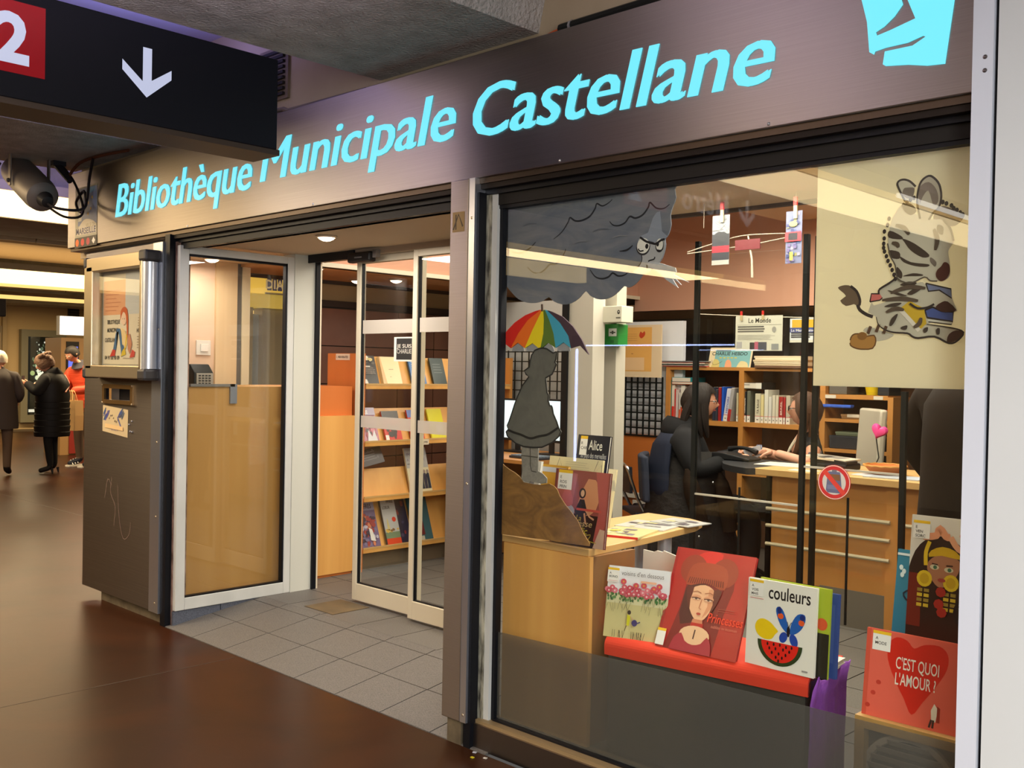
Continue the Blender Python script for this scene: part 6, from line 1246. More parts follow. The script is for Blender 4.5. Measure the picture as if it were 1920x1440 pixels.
sheet(-3.28, 2.80, .36, .24, .1, 'white sheets under the librarian hands', n=2); sheet(-2.96, 2.64, .16, .10, .05, 'small white slip at the front edge of the counter'); sheet(-2.50, 2.64, .30, .18, .12, 'fan of blue grey leaflets in front of the basket', (176, 186, 196), 3); sheet(-2.60, 2.70, .24, .16, -.1, 'pale leaflets left of the basket', (206, 206, 206), 2)
tl = thing('card_reader', (-2.80, 2.95, .946), 'black desk device with a newspaper lying on it behind the sticker', 'device')
MB().box((-2.93, 2.85, .946), (-2.70, 3.05, .985)).build('base', plain((30, 30, 32), .5), tl, bevel=.01); MB().prism(Fr((0, 3.0, 0), (1, 0, 0), (0, 0, 1)), [(-2.90, .985), (-2.70, .985), (-2.70, 1.0), (-2.88, 1.02)], 0, .14).build('head', plain((36, 36, 38), .5), tl)
o = tag(MB().fbox(Fr((-2.98, 2.84, 1.012), (1, .1, -.06), (0, 1, 0)), 0, 0, 0, .27, .2, .012, (206, 196, 176)).build('newspaper', PRINT), 'folded newspaper lying on the black desk device', 'newspaper'); Art(Fr((-2.98, 2.84, 1.0125+.012), (1, .1, -.06), (0, 1, 0))).lines(.02, .25, .02, .18, 8, (120, 116, 116)).build('print', o)
mk = thing('desk_phone', (-3.45, 3.05, .946), 'black telephone beside the librarian hand on the counter', 'telephone')
MB().prism(Fr((0, 3.1, 0), (1, 0, 0), (0, 0, 1)), [(-3.68, .946), (-3.40, .946), (-3.40, .96), (-3.6, .99), (-3.68, .99)], 0, .16).build('base', plain((28, 28, 30), .4), mk, bevel=.006); MB().tube(smooth_pts([(-3.67, 3.14, 1.0), (-3.6, 3.14, 1.015), (-3.52, 3.14, 1.01), (-3.46, 3.14, .99)], 3), [.02, .018, .014, .012, .012, .012, .014, .018, .019, .02][:10], 8).build('handset', plain((24, 24, 26), .4), mk, smooth=True)
ht = thing('heart_balloon', (-2.77, 3.45, 1.11), 'bright pink heart on a clip above the counter', 'heart')
hp = [(16*math.sin(t)**3, 13*math.cos(t)-5*math.cos(2*t)-2*math.cos(3*t)-math.cos(4*t)) for t in [2*PI*k/36 for k in range(36)]]
fh = Fr((-2.772, 3.45, 1.162), (.93, .05, -.33), (.33, 0, .93))
m = MB(); m.loft([[fh.p(u*.0034*s, v*.0034*s, w) for u, v in hp] for s, w in ((.5, -.028), (.85, -.02), (1, 0), (.85, .02), (.5, .028))]); m.build('body', plain((226, 70, 150), .5), ht, smooth=True)
MB().tube([fh.p(0, -.055, 0), (-2.74, 3.38, 1.0), (-2.73, 3.30, .946)], .004, 6).build('stick', BLACKM, ht)
# hung newspapers
def hung(n, label, art, pegs):
    x0, x1, z0, z1 = D[n]; f = Fr((x0, 3.30, z0), (1, 0, 0), (0, 0, 1))
    o = tag(MB().fbox(f, 0, 0, -.004, x1-x0, z1-z0, 0, (196, 196, 180)).build('newspaper', PRINT), label, 'newspaper', 'newspapers pegged on a line'); a = Art(f); art(a, x1-x0, z1-z0); a.build('front_page', o)
    for q, (u, lab) in enumerate(pegs):
        p = thing('clothes_peg', (x0+u, 3.29, z1), lab, 'peg', 'red pegs'); MB().fbox(Fr((x0+u, 3.293, z1-.03)), -.007, 0, 0, .007, .035, .008, (176, 160, 120)).build('jaw', PRINT, p); MB().fbox(Fr((x0+u, 3.293, z1-.03)), -.007, .035, 0, .007, .062, .008, (196, 34, 30)).build('grip', PRINT, p)
def lm(a, w, h):
    a.text('Le Monde', w*.28, h*.80, .046, (60, 60, 56), bold=.012, fit=w*.48).line([(.01, h*.74), (w-.01, h*.74)], .002, (120, 120, 110)).lines(w*.05, w*.72, h*.50, h*.70, 3, (90, 90, 86), .010).lines(w*.05, w*.85, h*.30, h*.46, 6, (150, 150, 140)).rect(w*.03, h*.08, w*.15, h*.26, (160, 160, 160)).rect(w*.32, .01, w*.42, h*.24, (60, 56, 56)).rect(w*.42, h*.04, w*.5, h*.26, (170, 90, 110)).rect(w*.5, h*.02, w*.68, h*.25, (70, 74, 84)).rect(w*.78, h*.03, w*.93, h*.2, (130, 134, 134)).ell(w*.83, h*.60, .016, .02, (140, 140, 134))
hung('lemonde', 'pale newspaper front page pegged to the line in the middle', lm, ((.05, 'faded peg on the left corner of the pale newspaper'), (.215, 'red peg in the middle of the pale newspaper')))
def lp(a, w, h): a.rect(0, h*.1, w, h, (196, 204, 206)).rect(w*.08, h*.62, w, h*.95, (196, 160, 40)).rect(0, h*.42, w, h*.62, (64, 76, 130)).text('La Marseillaise', w*.05, h*.46, .022, (220, 220, 214), bold=.01, fit=w*.9).lines(w*.05, w*.95, h*.15, h*.40, 3, (60, 60, 60), .010)
hung('paper2', 'newspaper with a yellow and blue masthead pegged beside the black post', lp, ((.12, 'red peg on the yellow headed newspaper'),))
tag(MB().tube([(-4.085, 3.3025, 1.93), (-3.6, 3.3025, 1.900), (-3.0, 3.3025, 1.874), (1.4, 3.3025, 1.874)], .0025, 5).build('hanging_line', plain((210, 200, 180), .6)), 'thin line the two newspapers are pegged to', 'line')
# dark glazing strips on the back wall
for k, x in enumerate((-5.6, -5.3, -4.75, -4.4, -3.6, -2.8)): sbox('trim_%d' % (20+k), (x, 5.78, 1.0), (x+.05, 5.8, 2.05), plain((120, 126, 132), .5))
# chairs
fc = thing('folding_chair', (-4.15, 3.0, FZ), 'black folding chair with a chrome frame beside the client', 'chair')
CH = mat('chrome', (206, 206, 206), .2, 1.0); SEATM = plain((30, 34, 44), .45)
B0 = Vector((-4.36, 2.92, .86)); B1 = Vector((-4.06, 2.98, .79))
dx = Vector((.62, .78, 0)).normalized(); px_ = Vector((.78, -.62, 0))
def P(s, f, z): q = Vector((-4.20, 3.02, 0))+px_*s+dx*f; return (q.x, q.y, z)
for s in (-.20, .20): MB().tube(smooth_pts([P(s, -.22, .80), P(s, -.12, .56), P(s, .12, .30), P(s, .26, FZ)], 3), .011, 8).build('front_leg', CH, fc, smooth=True)
for s in (-.18, .18): MB().tube([P(s, .14, .53), P(s, -.10, .30), P(s, -.26, FZ)], .010, 8).build('rear_leg', CH, fc, smooth=True)
MB().tube(smooth_pts([P(-.20, -.22, .80), P(-.17, -.24, .86), P(0, -.245, .88), P(.17, -.24, .86), P(.20, -.22, .80)], 4), .011, 8).build('top_rail', CH, fc, smooth=True)
m = MB(); m.loft([[P(s, -.215-.02*(1-(s/.2)**2)-.05*(zz-.7), zz) for s in (-.19, -.1, 0, .1, .19)]+[P(s, -.195-.02*(1-(s/.2)**2)-.05*(zz-.7), zz) for s in (.19, .1, 0, -.1, -.19)] for zz in (.68, .72, .80, .86)]); m.build('backrest', SEATM, fc, smooth=True)
m = MB(); m.prism(Fr(P(0, 0, .52), px_, dx), [(-.19, -.18), (.19, -.18), (.2, .16), (-.2, .16)], 0, .03); m.build('seat', SEATM, fc, bevel=.008)
a = Art(Fr(P(-.15, -.247, .70), px_, (-.03*dx.x, -.03*dx.y, 1))); a.rect(0, 0, .11, .11, (200, 204, 206)).lines(.01, .1, .02, .095, 4, (120, 120, 120), .008); a.build('paper_label', fc)
def office_chair(nm, x, y, face, label, seat_c, back_c, bw, bz0, bz1):
    t = thing(nm, (x, y, FZ), label, 'chair')
    f = Vector((math.cos(face), math.sin(face), 0)); s = Vector((-f.y, f.x, 0)); c = Vector((x, y, 0))
    q = lambda a, b, z: tuple(c+s*a+f*b+Vector((0, 0, z)))
    m = MB(); m.loft([[q(bw*.5*u, -.22-.03*(1-u*u)+w-.06*(zz-bz0), zz) for u in (-1, -.6, 0, .6, 1)]+[q(bw*.5*u, -.17-.03*(1-u*u)+w-.06*(zz-bz0), zz) for u in (1, .6, 0, -.6, -1)] for w, zz in ((.0, bz0), (0, bz0+.06), (0, bz1-.06), (.0, bz1))]); m.build('backrest', back_c, t, smooth=True, bevel=.015)
    m = MB(); m.prism(Fr(q(0, 0, .50), s, f), smooth_pts([(-.22, -.2), (.22, -.2), (.23, .22), (-.23, .22)], 3, True), -.0, .06); m.build('seat', seat_c, t)
    MB().cyl(q(0, 0, .17), q(0, 0, .50), .03, n=12).build('column', BLACKM, t)
    for k in range(5): MB().tube([q(0, 0, .17), q(.28*math.cos(k*1.2566), .28*math.sin(k*1.2566), .12)], .02, 6).build('spoke', BLACKM, t); MB().ball(q(.28*math.cos(k*1.2566), .28*math.sin(k*1.2566), .12), .03).build('castor', BLACK, t)
    return t
office_chair('office_chair', -3.20, 3.78, PI+.75, 'pale grey office chair behind the librarian', plain((60, 60, 64), .7), plain((190, 182, 164), .6), .44, .78, 1.285)
office_chair('office_chair', -3.98, 2.98, .62, 'dark visitor chair under the client at the counter', plain((34, 38, 48), .8), plain((30, 36, 52), .8), .46, .64, .95)
# pile of cream sheets handled above; far-left shop outside
# ================================================================== PEOPLE
SKIN = mat('skin', (206, 150, 122), .55)
def grow(verts, edges, radii, levels=1):
    """skin a joint graph; returns (verts, faces)"""
    me = bpy.data.meshes.new('g'); me.from_pydata(verts, edges, []); o = bpy.data.objects.new('g', me); COL.objects.link(o)
    md = o.modifiers.new('s', 'SKIN'); md.branch_smoothing = .6
    sk = me.skin_vertices[0].data
    for i, r in enumerate(radii):
        sk[i].radius = r if isinstance(r, tuple) else (r, r); sk[i].use_root = (i == 0)
    sb_ = o.modifiers.new('d', 'SUBSURF'); sb_.levels = levels; sb_.render_levels = levels
    dg = bpy.context.evaluated_depsgraph_get(); dg.update()
    ev = o.evaluated_get(dg); m2 = bpy.data.meshes.new_from_object(ev)
    r = ([tuple(v.co) for v in m2.vertices], [tuple(p.vertices) for p in m2.polygons])
    bpy.data.objects.remove(o); bpy.data.meshes.remove(me); bpy.data.meshes.remove(m2)
    return r
def head_geo(c, f, h=.225, w=.155, tilt=0.0):
    """c centre of head, f facing direction (unit)"""
    f = Vector(f).normalized(); up = Vector((0, 0, 1)); s = f.cross(up).normalized(); up = s.cross(f)
    n, m = 28, 20; vs = []; fs = []
    for k in range(m+1):
        t = PI*k/m; zz = -math.cos(t); q = max(math.sin(t), 1e-3)
        for i in range(n):
            a = 2*PI*i/n; X, Y = q*math.cos(a), q*math.sin(a)      # X forward, Y sideways
            jw = 1.0 if zz > -.1 else 1-.42*((-.1-zz)/.9)**1.3
            x = X*(h*.42)*(1 if X > 0 else 1.12)*(1 if zz > -.1 or X > 0 else jw); y = Y*(w*.5)*jw; z = zz*h*.5
            if X > .6:
                g = math.exp(-((Y/.16)**2)-((zz+.12)/.20)**2); x += g*.020
                g = math.exp(-((Y/.10)**2)-((zz+.22)/.09)**2); x += g*.014
                for sg_ in (-1, 1): x -= .010*math.exp(-(((Y-sg_*.36)/.16)**2)-((zz-.06)/.10)**2)
                x += .006*math.exp(-((Y/.25)**2)-((zz+.50)/.07)**2)-.004*math.exp(-((Y/.25)**2)-((zz+.42)/.03)**2)+.008*math.exp(-((Y/.22)**2)-((zz+.80)/.12)**2)
            e = math.exp(-((X+.08)/.16)**2-((zz-.0)/.20)**2)
            y += (.022*e if Y > .5 else -.022*e if Y < -.5 else 0)
            vs.append(tuple(Vector(c)+f*x+s*y+up*z))
    for k in range(m):
        for i in range(n): j = (i+1) % n; fs.append((k*n+i, k*n+j, (k+1)*n+j, (k+1)*n+i))
    fs += [tuple(range(n))[::-1], tuple(range(m*n, m*n+n))]
    return vs, fs, (f, s, up)
def hand_geo(w, d, pn, curl=.5, side=1, sc=1.0):
    """wrist w, finger direction d, palm normal pn; palm with four unequal bent fingers and a thumb from its side"""
    d = Vector(d).normalized(); pn = Vector(pn); pn = (pn-d*pn.dot(d)).normalized(); s = d.cross(pn)*side; w = Vector(w)
    vs = [w, w+d*.045*sc, w+d*.085*sc]; ed = [(0, 1), (1, 2)]; rd_ = [(.019*sc, .026*sc), (.017*sc, .036*sc), (.013*sc, .036*sc)]
    for k, (off, ln) in enumerate(((-.030, .066), (-.010, .076), (.011, .072), (.031, .058))):
        p = w+d*.088*sc+s*off*sc; b = len(vs); vs.append(p); ed.append((2, b)); rd_.append(.0095*sc)
        dd = d
        for q in range(3):
            ang = curl*(.5+.35*q); dd = (d*math.cos(ang)+pn*math.sin(ang)).normalized(); p = p+dd*ln*sc*(.42, .33, .25)[q]; vs.append(p); ed.append((len(vs)-2, len(vs)-1)); rd_.append((.0088, .0082, .0068)[q]*sc)
    p = w+d*.03*sc-s*.036*sc; b = len(vs); vs.append(p); ed.append((1, b)); rd_.append(.013*sc)
    for q in range(2): p = p+(d*.6-s*(.55-.3*q)+pn*(.25+.3*q)).normalized()*.036*sc; vs.append(p); ed.append((len(vs)-2, len(vs)-1)); rd_.append((.0105, .0085)[q]*sc)
    return grow([tuple(v) for v in vs], ed, rd_, 1)
def figure(label, base, J, mats, face, hands, head=None, arms=(.052, .043, .032), legs=(.085, .060, .045), torso=(.15, .15, .15, .16), bare=('fore',), scale=1.0, headh=.225, handsc=1.0):
    """J: joints pelvis waist chest neck sL eL wL sR eR wR hL kL aL tL hR kR aR tR head. mats: top, bottom, shoe."""
    t = thing('person', base, label, 'person')
    names = ['pelvis', 'waist', 'chest', 'neck', 'head', 'sL', 'eL', 'wL', 'sR', 'eR', 'wR', 'hL', 'kL', 'aL', 'tL', 'hR', 'kR', 'aR', 'tR']
    use = [n for n in names if n in J]; ix = {n: i for i, n in enumerate(use)}
    ch = [('pelvis', 'waist'), ('waist', 'chest'), ('chest', 'neck'), ('neck', 'head')]
    for q in 'LR': ch += [('chest', 's'+q), ('s'+q, 'e'+q), ('e'+q, 'w'+q), ('pelvis', 'h'+q), ('h'+q, 'k'+q), ('k'+q, 'a'+q), ('a'+q, 't'+q)]
    ed = [(ix[a], ix[b]) for a, b in ch if a in ix and b in ix]
    R = dict(pelvis=torso[0], waist=torso[1], chest=torso[2], neck=.055, head=.05)
    for q in 'LR': R.update({'s'+q: arms[0]*1.25, 'e'+q: arms[1], 'w'+q: arms[2], 'h'+q: legs[0]*1.08, 'k'+q: legs[1], 'a'+q: legs[2], 't'+q: .034})
    vs, fs = grow([tuple(J[n]) for n in use], ed, [R[n] for n in use], 2)
    b = MB()
    segs = [(Vector(J[a]), Vector(J[c]), a, c) for a, c in ch if a in ix and c in ix]
    mi = []
    for f in fs:
        c = sum((Vector(vs[i]) for i in f), Vector())/len(f); best = None
        for p, q, a, e in segs:
            d = q-p; u = max(0, min(1, (c-p).dot(d)/max(d.length_squared, 1e-9))); l = (p+d*u-c).length/(R[a]*(1-u)+R[e]*u)
            if best is None or l < best[0]: best = (l, a, e, u)
        a, e, u = best[1:]
        k = 0
        if e[0] in 'hka' and e not in ('head',) : k = 1
        if e[0] == 't' or (e[0] == 'a' and u > .93): k = 2
        if e == 'head' or (e == 'neck' and u > .6): k = 3
        if 'fore' in bare and e[0] == 'w' : k = 3
        if 'upper' in bare and e[0] == 'e' and u > .25: k = 3
        if e[0] == 'w' and u > .95: k = 3
        mi.append(k)
    b.v += [Vector(v) for v in vs]; b.f += fs; b.c += [None]*len(fs); b.mi += mi
    hv, hf, fr = head_geo(J['skull'], face, headh)
    o = len(b.v); b.v += [Vector(v) for v in hv]; b.f += [tuple(i+o for i in f) for f in hf]; b.c += [None]*len(hf); b.mi += [3]*len(hf)
    for (q, d, pn, curl, sd) in hands:
        gv, gf = hand_geo(J['w'+q], d, pn, curl, sd, handsc); o = len(b.v); b.v += [Vector(v) for v in gv]; b.f += [tuple(i+o for i in f) for f in gf]; b.c += [None]*len(gf); b.mi += [3]*len(gf)
    body = b.build('body', [mats[0], mats[1], mats[2], SKIN], t, smooth=True)
    f, s, up = fr; c = Vector(J['skull'])
    # eyes, brows and mouth on the face
    for sg_ in (-1, 1):
        e = c+f*(headh*.375)+s*(sg_*.030)+up*(.004); MB().ball(e, .0105, .0105, .008, 10, 7).build('eye', plain((226, 220, 212), .3), t, smooth=True)
        MB().ball(e+f*.008, .005, .005, .005, 8, 5).build('pupil', plain((40, 28, 22), .3), t, smooth=True)
        MB().tube([tuple(e+f*.010+s*(sg_*k)+up*(.020-.06*abs(k-.004))) for k in (-.014, 0, .014)], .0028, 5).build('eyebrow', plain((60, 42, 32), .7), t)
    MB().tube([tuple(c+f*(headh*.425-.5*abs(k))+s*k-up*(headh*.245)) for k in (-.020, 0, .020)], .0045, 6).build('mouth', plain((168, 84, 78), .5), t)
    return t, fr, c
def hair_cap(c, fr, h, w, front=.25, low=-.45, grow_=1.10, n=24, m=14, back=1.0):
    """shell over the skull, open at the face"""
    f, s, up = fr; b = MB(); rs = []
    for k in range(m+1):
        t = PI*.5*k/m*1.0; lev = k/m
        rs_ = []
        for i in range(n):
            a = 2*PI*i/n; ca, sa = math.cos(a), math.sin(a)
            lo = low if ca < .35 else low+(front-low)*min(1, (ca-.35)/.35)       # hairline rises over the forehead
            zz = 1.0-(1.0-lo)*lev; zz = max(min(zz, .999), -.98); q = math.sqrt(1-zz*zz)
            g = grow_+.02*math.sin(i*3.1+k)
            rs_.append(c+f*(q*ca*h*.42*g*(1 if ca > 0 else 1.14*back))+s*(q*sa*w*.5*g*1.06)+up*(zz*h*.5*g))
        rs.append(rs_)
    b.loft(rs, False); return b
def strands(b, pts_list, radii):
    for pts in pts_list: b.tube(smooth_pts(pts, 4), [radii*(.9-.75*(i/(len(pts)*4-4))**2)+.003 for i in range(len(pts)*4-3)], 8)
    return b
def V(*a): return Vector(a)
BLACKC = mat('black_cloth', (24, 24, 25), .85, var=((34, 34, 36), (9, 9, 9), .5)); NAVY = mat('navy_quilt', (22, 28, 44), .8); BLACKT = mat('black_trousers', (18, 18, 19), .85)
HAIRD = mat('dark_hair', (32, 24, 20), .6, spec=.25, bump=((60, 60, 8), .5, .01)); HAIRB = mat('brown_hair', (70, 45, 28), .6, spec=.25, bump=((60, 60, 8), .5, .01)); SHOE = plain((26, 24, 24), .4)

# --- client seated at the left end of the counter, seen from behind, in profile to the right
F = V(.86, .51, 0).normalized(); S = V(F.y, -F.x, 0)      # S: the person's right (towards the window)
B = V(-3.95, 3.0, 0)
def at(f, s, z): return B+F*f+S*s+V(0, 0, z)
J = dict(pelvis=at(0, 0, .64), waist=at(-.01, 0, .82), chest=at(.02, 0, 1.03), neck=at(.05, 0, 1.17), head=at(.09, 0, 1.25), skull=at(.12, 0, 1.315), sR=at(.02, .19, 1.08), eR=at(.10, .25, .86), wR=at(.36, .16, .955), sL=at(.02, -.19, 1.08), eL=at(.14, -.22, .88), wL=at(.40, -.10, .965),
         hR=at(.08, .10, .60), kR=at(.47, .11, .60), aR=at(.46, .12, .17), tR=at(.60, .13, .115), hL=at(.08, -.10, .60), kL=at(.47, -.10, .60), aL=at(.44, -.12, .17), tL=at(.58, -.13, .115))
pc, fr, c = figure('client in a black and navy coat seated at the counter, seen from behind', (-3.95, 3.0, FZ), J, (BLACKC, BLACKT, SHOE), F+V(0, 0, -.02), [('R', F, (0, 0, -1), .35, 1), ('L', F, (0, 0, -1), .35, -1)], torso=(.20, .20, .20, .19), arms=(.088, .074, .048), legs=(.115, .09, .06), bare=())
b = hair_cap(c, fr, .225, .155, .45, -.75, 1.16, back=1.12)
strands(b, [[c-F*.06+V(0, 0, .02)+S*q, c-F*(.11)+S*q*1.1-V(0, 0, .12), c-F*.11+S*q-V(0, 0, .26)] for q in (-.05, -.02, .02, .05)]+[[c+S*.075+V(0, 0, -.01)+F*q, c+S*.085+F*(q+.01)-V(0, 0, .13), c+S*.07+F*(q+.03)-V(0, 0, .24)] for q in (-.02, .02)], .034)
b.build('hair', HAIRD, pc, smooth=True)
g = MB()
for sg_ in (-1, 1): g.tube([tuple(c+F*.105+S*(sg_*.032)+F.cross(S)*0+V(0, 0, .004)+S*(.020*math.cos(k*PI/6))+V(0, 0, .016*math.sin(k*PI/6))) for k in range(13)], .0022, 5); g.tube([c+F*.10+S*(sg_*.055)+V(0, 0, .006), c+S*(sg_*.082)+V(0, 0, .006)], .0022, 5)
g.build('spectacles', BLACKM, pc)
m = MB(); rs = []          # navy quilted back of the coat
for zz, fr_, w in ((.60, -.225, .235), (.74, -.24, .25), (.76, -.23, .245), (.88, -.24, .25), (.90, -.23, .245), (1.02, -.205, .235), (1.10, -.15, .19)): rs.append([at(fr_*math.cos(a), w*math.sin(a), zz) for a in [(-1.25+2.5*i/12) for i in range(13)]])
m.loft(rs, False, closed=False); q_ = m.build('coat_back', NAVY, pc, smooth=True); sd = q_.modifiers.new('t', 'SOLIDIFY'); sd.thickness = .02
m = MB(); rs = []          # dark hood lying round the neck
for zz, rr in ((1.02, .03), (1.05, .085), (1.10, .11), (1.15, .11), (1.19, .09), (1.16, .07)): rs.append(m.ring(at(-.01-.25*(1.2-zz), 0, zz+.0), (.25*F.x, .25*F.y, 1), rr, 16, 0, rr*1.15))
m.loft(rs).build('hood', BLACKC, pc, smooth=True)
# black coat hung over the seat, falling towards the floor
ck = thing('draped_coat', (-3.75, 2.78, .2), 'long black coat with metal snaps hanging over the visitor chair', 'coat')
m = MB(); rs = []
prof = [(.98, .18, .21), (.86, .24, .24), (.66, .30, .27), (.46, .33, .32), (.30, .35, .36), (.215, .35, .37)]
for j, (zz, f_, w) in enumerate(prof):
    r = []
    for i in range(17):
        a = -1.9+3.8*i/16; wob = .012*math.sin(i*1.9+j*.8)*(j/3)
        r.append(at(.06+(w+wob)*math.sin(a)*.95-.02, (f_*.78+wob)*math.cos(a)+.02, zz+.02*math.sin(i*.7)*(j > 3)+(.05*(i/16) if j > 3 else 0)))
    rs.append(r)
m.loft(rs, False, closed=False); q_ = m.build('body', mat('coat_black', (22, 21, 20), .7, var=((36, 32, 29), (7, 7, 7), .5), bump=((14, 14, 14), .6, .03)), ck, smooth=True); sd = q_.modifiers.new('t', 'SOLIDIFY'); sd.thickness = .018
m = MB(); m.loft([m.ring(at(.05+.02*k, .30-.012*k, .88-.075*k), (0, .3, -1), (.012, .048, .06, .058, .056, .052)[k], 10) for k in range(6)]); m.build('sleeve', mat('coat_brown_sleeve', (38, 28, 20), .9, spec=.1), ck, smooth=True)
m = MB(); m.loft([m.ring(at(.26+.015*k, .22-.005*k, .86-.075*k), (0, .3, -1), (.012, .046, .056, .055, .053, .05)[k], 10) for k in range(6)]); m.build('sleeve', mat('coat_brown_sleeve', (38, 28, 20), .9, spec=.1), ck, smooth=True)
for f_, s_, zz in ((.10, .335, .62), (.22, .30, .80), (.14, .345, .45), (.20, .33, .28), (-.08, .325, .55)): MB().ball(at(f_, s_, zz), .008, .008, .008, 8, 6).build('snap', CH, ck, smooth=True)

# --- librarian facing the client
F = V(-.83, -.56, 0).normalized(); S = V(F.y, -F.x, 0)
B = V(-3.24, 3.52, 0)
J = dict(pelvis=at(0, 0, .64), waist=at(.0, 0, .82), chest=at(.03, 0, 1.0), neck=at(.04, 0, 1.135), head=at(.06, 0, 1.20), skull=at(.075, 0, 1.275), sR=at(.02, .165, 1.06), eR=at(.10, .20, .90), wR=at(.36, .16, .985), sL=at(.02, -.165, 1.06), eL=at(.06, -.22, .93), wL=at(.28, -.14, .99),
         hR=at(.08, .09, .60), kR=at(.45, .10, .58), aR=at(.40, .10, .17), tR=at(.52, .1, .115), hL=at(.08, -.09, .60), kL=at(.45, -.10, .58), aL=at(.40, -.1, .17), tL=at(.52, -.1, .115))
pl_, fr, c = figure('librarian with long brown hair and glasses seated behind the counter', (-3.24, 3.52, FZ), J, (BLACKC, BLACKT, SHOE), F+V(-.06, .2, .03), [('R', F+V(0, 0, -.1), (0, 0, -1), .4, 1), ('L', F+S*.25, (0, 0, -1), .7, -1)], torso=(.14, .13, .125, .14), arms=(.050, .042, .030), legs=(.085, .06, .045), bare=('fore', 'upper'))
f, s, up = fr
b = hair_cap(c, fr, .225, .155, .55, -.55, 1.12)
strands(b, [[c+s*(sg_*.075)-f*.01+V(0, 0, -.02), c+s*(sg_*.085)+f*.0-V(0, 0, .12), c+s*(sg_*.085)+f*.03-V(0, 0, .24), c+s*(sg_*.07)+f*.06-V(0, 0, .33)] for sg_ in (-1, 1)]+[[c+s*(sg_*.06)-f*.06+V(0, 0, -.02), c+s*(sg_*.075)-f*.06-V(0, 0, .14), c+s*(sg_*.07)-f*.03-V(0, 0, .28)] for sg_ in (-1, -.4, .4, 1)], .032)
b.build('hair', HAIRB, pl_, smooth=True)
g = MB()
for sg_ in (-1, 1): g.tube([tuple(c+f*.103+s*(sg_*.032+.022*math.cos(k*PI/6))+up*(.004+.017*math.sin(k*PI/6))) for k in range(13)], .0026, 5); g.tube([c+f*.10+s*(sg_*.054)+up*.008, c+s*(sg_*.082)+up*.008], .0026, 5)
g.tube([c+f*.106-s*.012+up*.008, c+f*.106+s*.012+up*.008], .0026, 5); g.build('spectacles', BLACKM, pl_)
m = MB(); m.loft([m.ring(J['neck']+F*q+V(0, 0, zz), F+V(0, 0, .35), r, 14, 0, r*1.3) for q, zz, r in ((.085, -.075, .062), (.101, -.082, .04), (.104, -.084, .01))]); m.build('neckline', SKIN, pl_, smooth=True)
g = MB(); g.tube(smooth_pts([J['neck']+S*.06+F*.05+V(0, 0, -.0), J['neck']+S*.03+F*.125-V(0, 0, .12), J['neck']+F*.15-V(0, 0, .2), J['neck']-S*.03+F*.125-V(0, 0, .12), J['neck']-S*.06+F*.05], 4), .006, 6); g.build('lanyard', plain((196, 190, 170), .5), pl_)
a_ = MB()
for k in range(14):
    u = k/13; p = J['sL'].lerp(J['eL'], .35+.6*u*.9); n_ = (-S*math.cos(k*2.4)+F*.5*math.sin(k*2.4)).normalized(); a_.ball(p+n_*(.046-.004*u), .010, .010, .012, 7, 5)
a_.build('tattoo', mat('tattoo_ink', (96, 92, 104), .6), pl_)
MB().tube([J['wR']-F*.02, J['wR']+F*.015], .036, 12).build('bracelet', plain((70, 74, 96), .4), pl_, smooth=True)
cd = tag(MB().fbox(Fr(J['wL']+F*.10+V(0, 0, .0), (F.x, F.y, -.35), (.35*F.x-.2*S.x, .35*F.y-.2*S.y, .9)), -.02, -.03, 0, .085, .045, .004, (206, 206, 214)).build('loan_card', PRINT), 'white library cards held in the librarian hand', 'card')

# --- visitor standing at the right, head hidden by the zebra panel
F = V(.12, 1, 0).normalized(); S = V(F.y, -F.x, 0)
B = V(-1.76, 2.10, 0)
DKC = mat('dark_brown_coat', (40, 30, 20), .85, spec=.15, var=((30, 23, 17), (4, 4, 4), .5))
J = dict(pelvis=at(0, 0, .98), waist=at(.0, 0, 1.14), chest=at(.0, 0, 1.36), neck=at(.02, 0, 1.52), head=at(.04, 0, 1.60), skull=at(.05, 0, 1.68), sR=at(.0, .19, 1.44), eR=at(.05, .27, 1.17), wR=at(.26, .18, 1.05), sL=at(0, -.19, 1.44), eL=at(.02, -.27, 1.17), wL=at(.16, -.21, .985),
         hR=at(.0, .10, .93), kR=at(.02, .11, .54), aR=at(-.01, .12, .16), tR=at(.13, .13, .115), hL=at(.0, -.10, .93), kL=at(.02, -.10, .54), aL=at(-.01, -.11, .16), tL=at(.13, -.12, .115))
pv, fr, c = figure('visitor in a dark brown coat standing at the counter, head behind the zebra panel', (-1.76, 2.10, FZ), J, (DKC, BLACKT, SHOE), F, [('R', F+V(0, 0, -.3), (0, 0, -1), .4, 1), ('L', F+V(0, 0, -.7), S, .6, -1)], torso=(.19, .185, .185, .18), arms=(.078, .068, .048), legs=(.105, .07, .05), bare=())
hair_cap(c, fr, .225, .155, .5, -.6, 1.08).build('hair', HAIRD, pv, smooth=True)
m = MB(); m.loft([m.ring(at(f_, 0, zz), (0, 0, 1), w, 22, 0, d) for zz, w, d, f_ in ((.80, .235, .185, 0), (.84, .24, .19, 0), (1.0, .235, .18, 0), (1.2, .232, .178, 0), (1.38, .225, .17, 0), (1.47, .16, .13, .01), (1.54, .085, .085, .02))]); m.build('coat', DKC, pv, smooth=True)
tag(MB().fbox(Fr((-1.80, 2.55, .86), (1, 0, 0), (0, 0, 1)), 0, -.05, 0, .07, .08, .003, (222, 220, 214)).build('paper', PRINT), 'white slip taped to the counter front beside the visitor', 'paper')

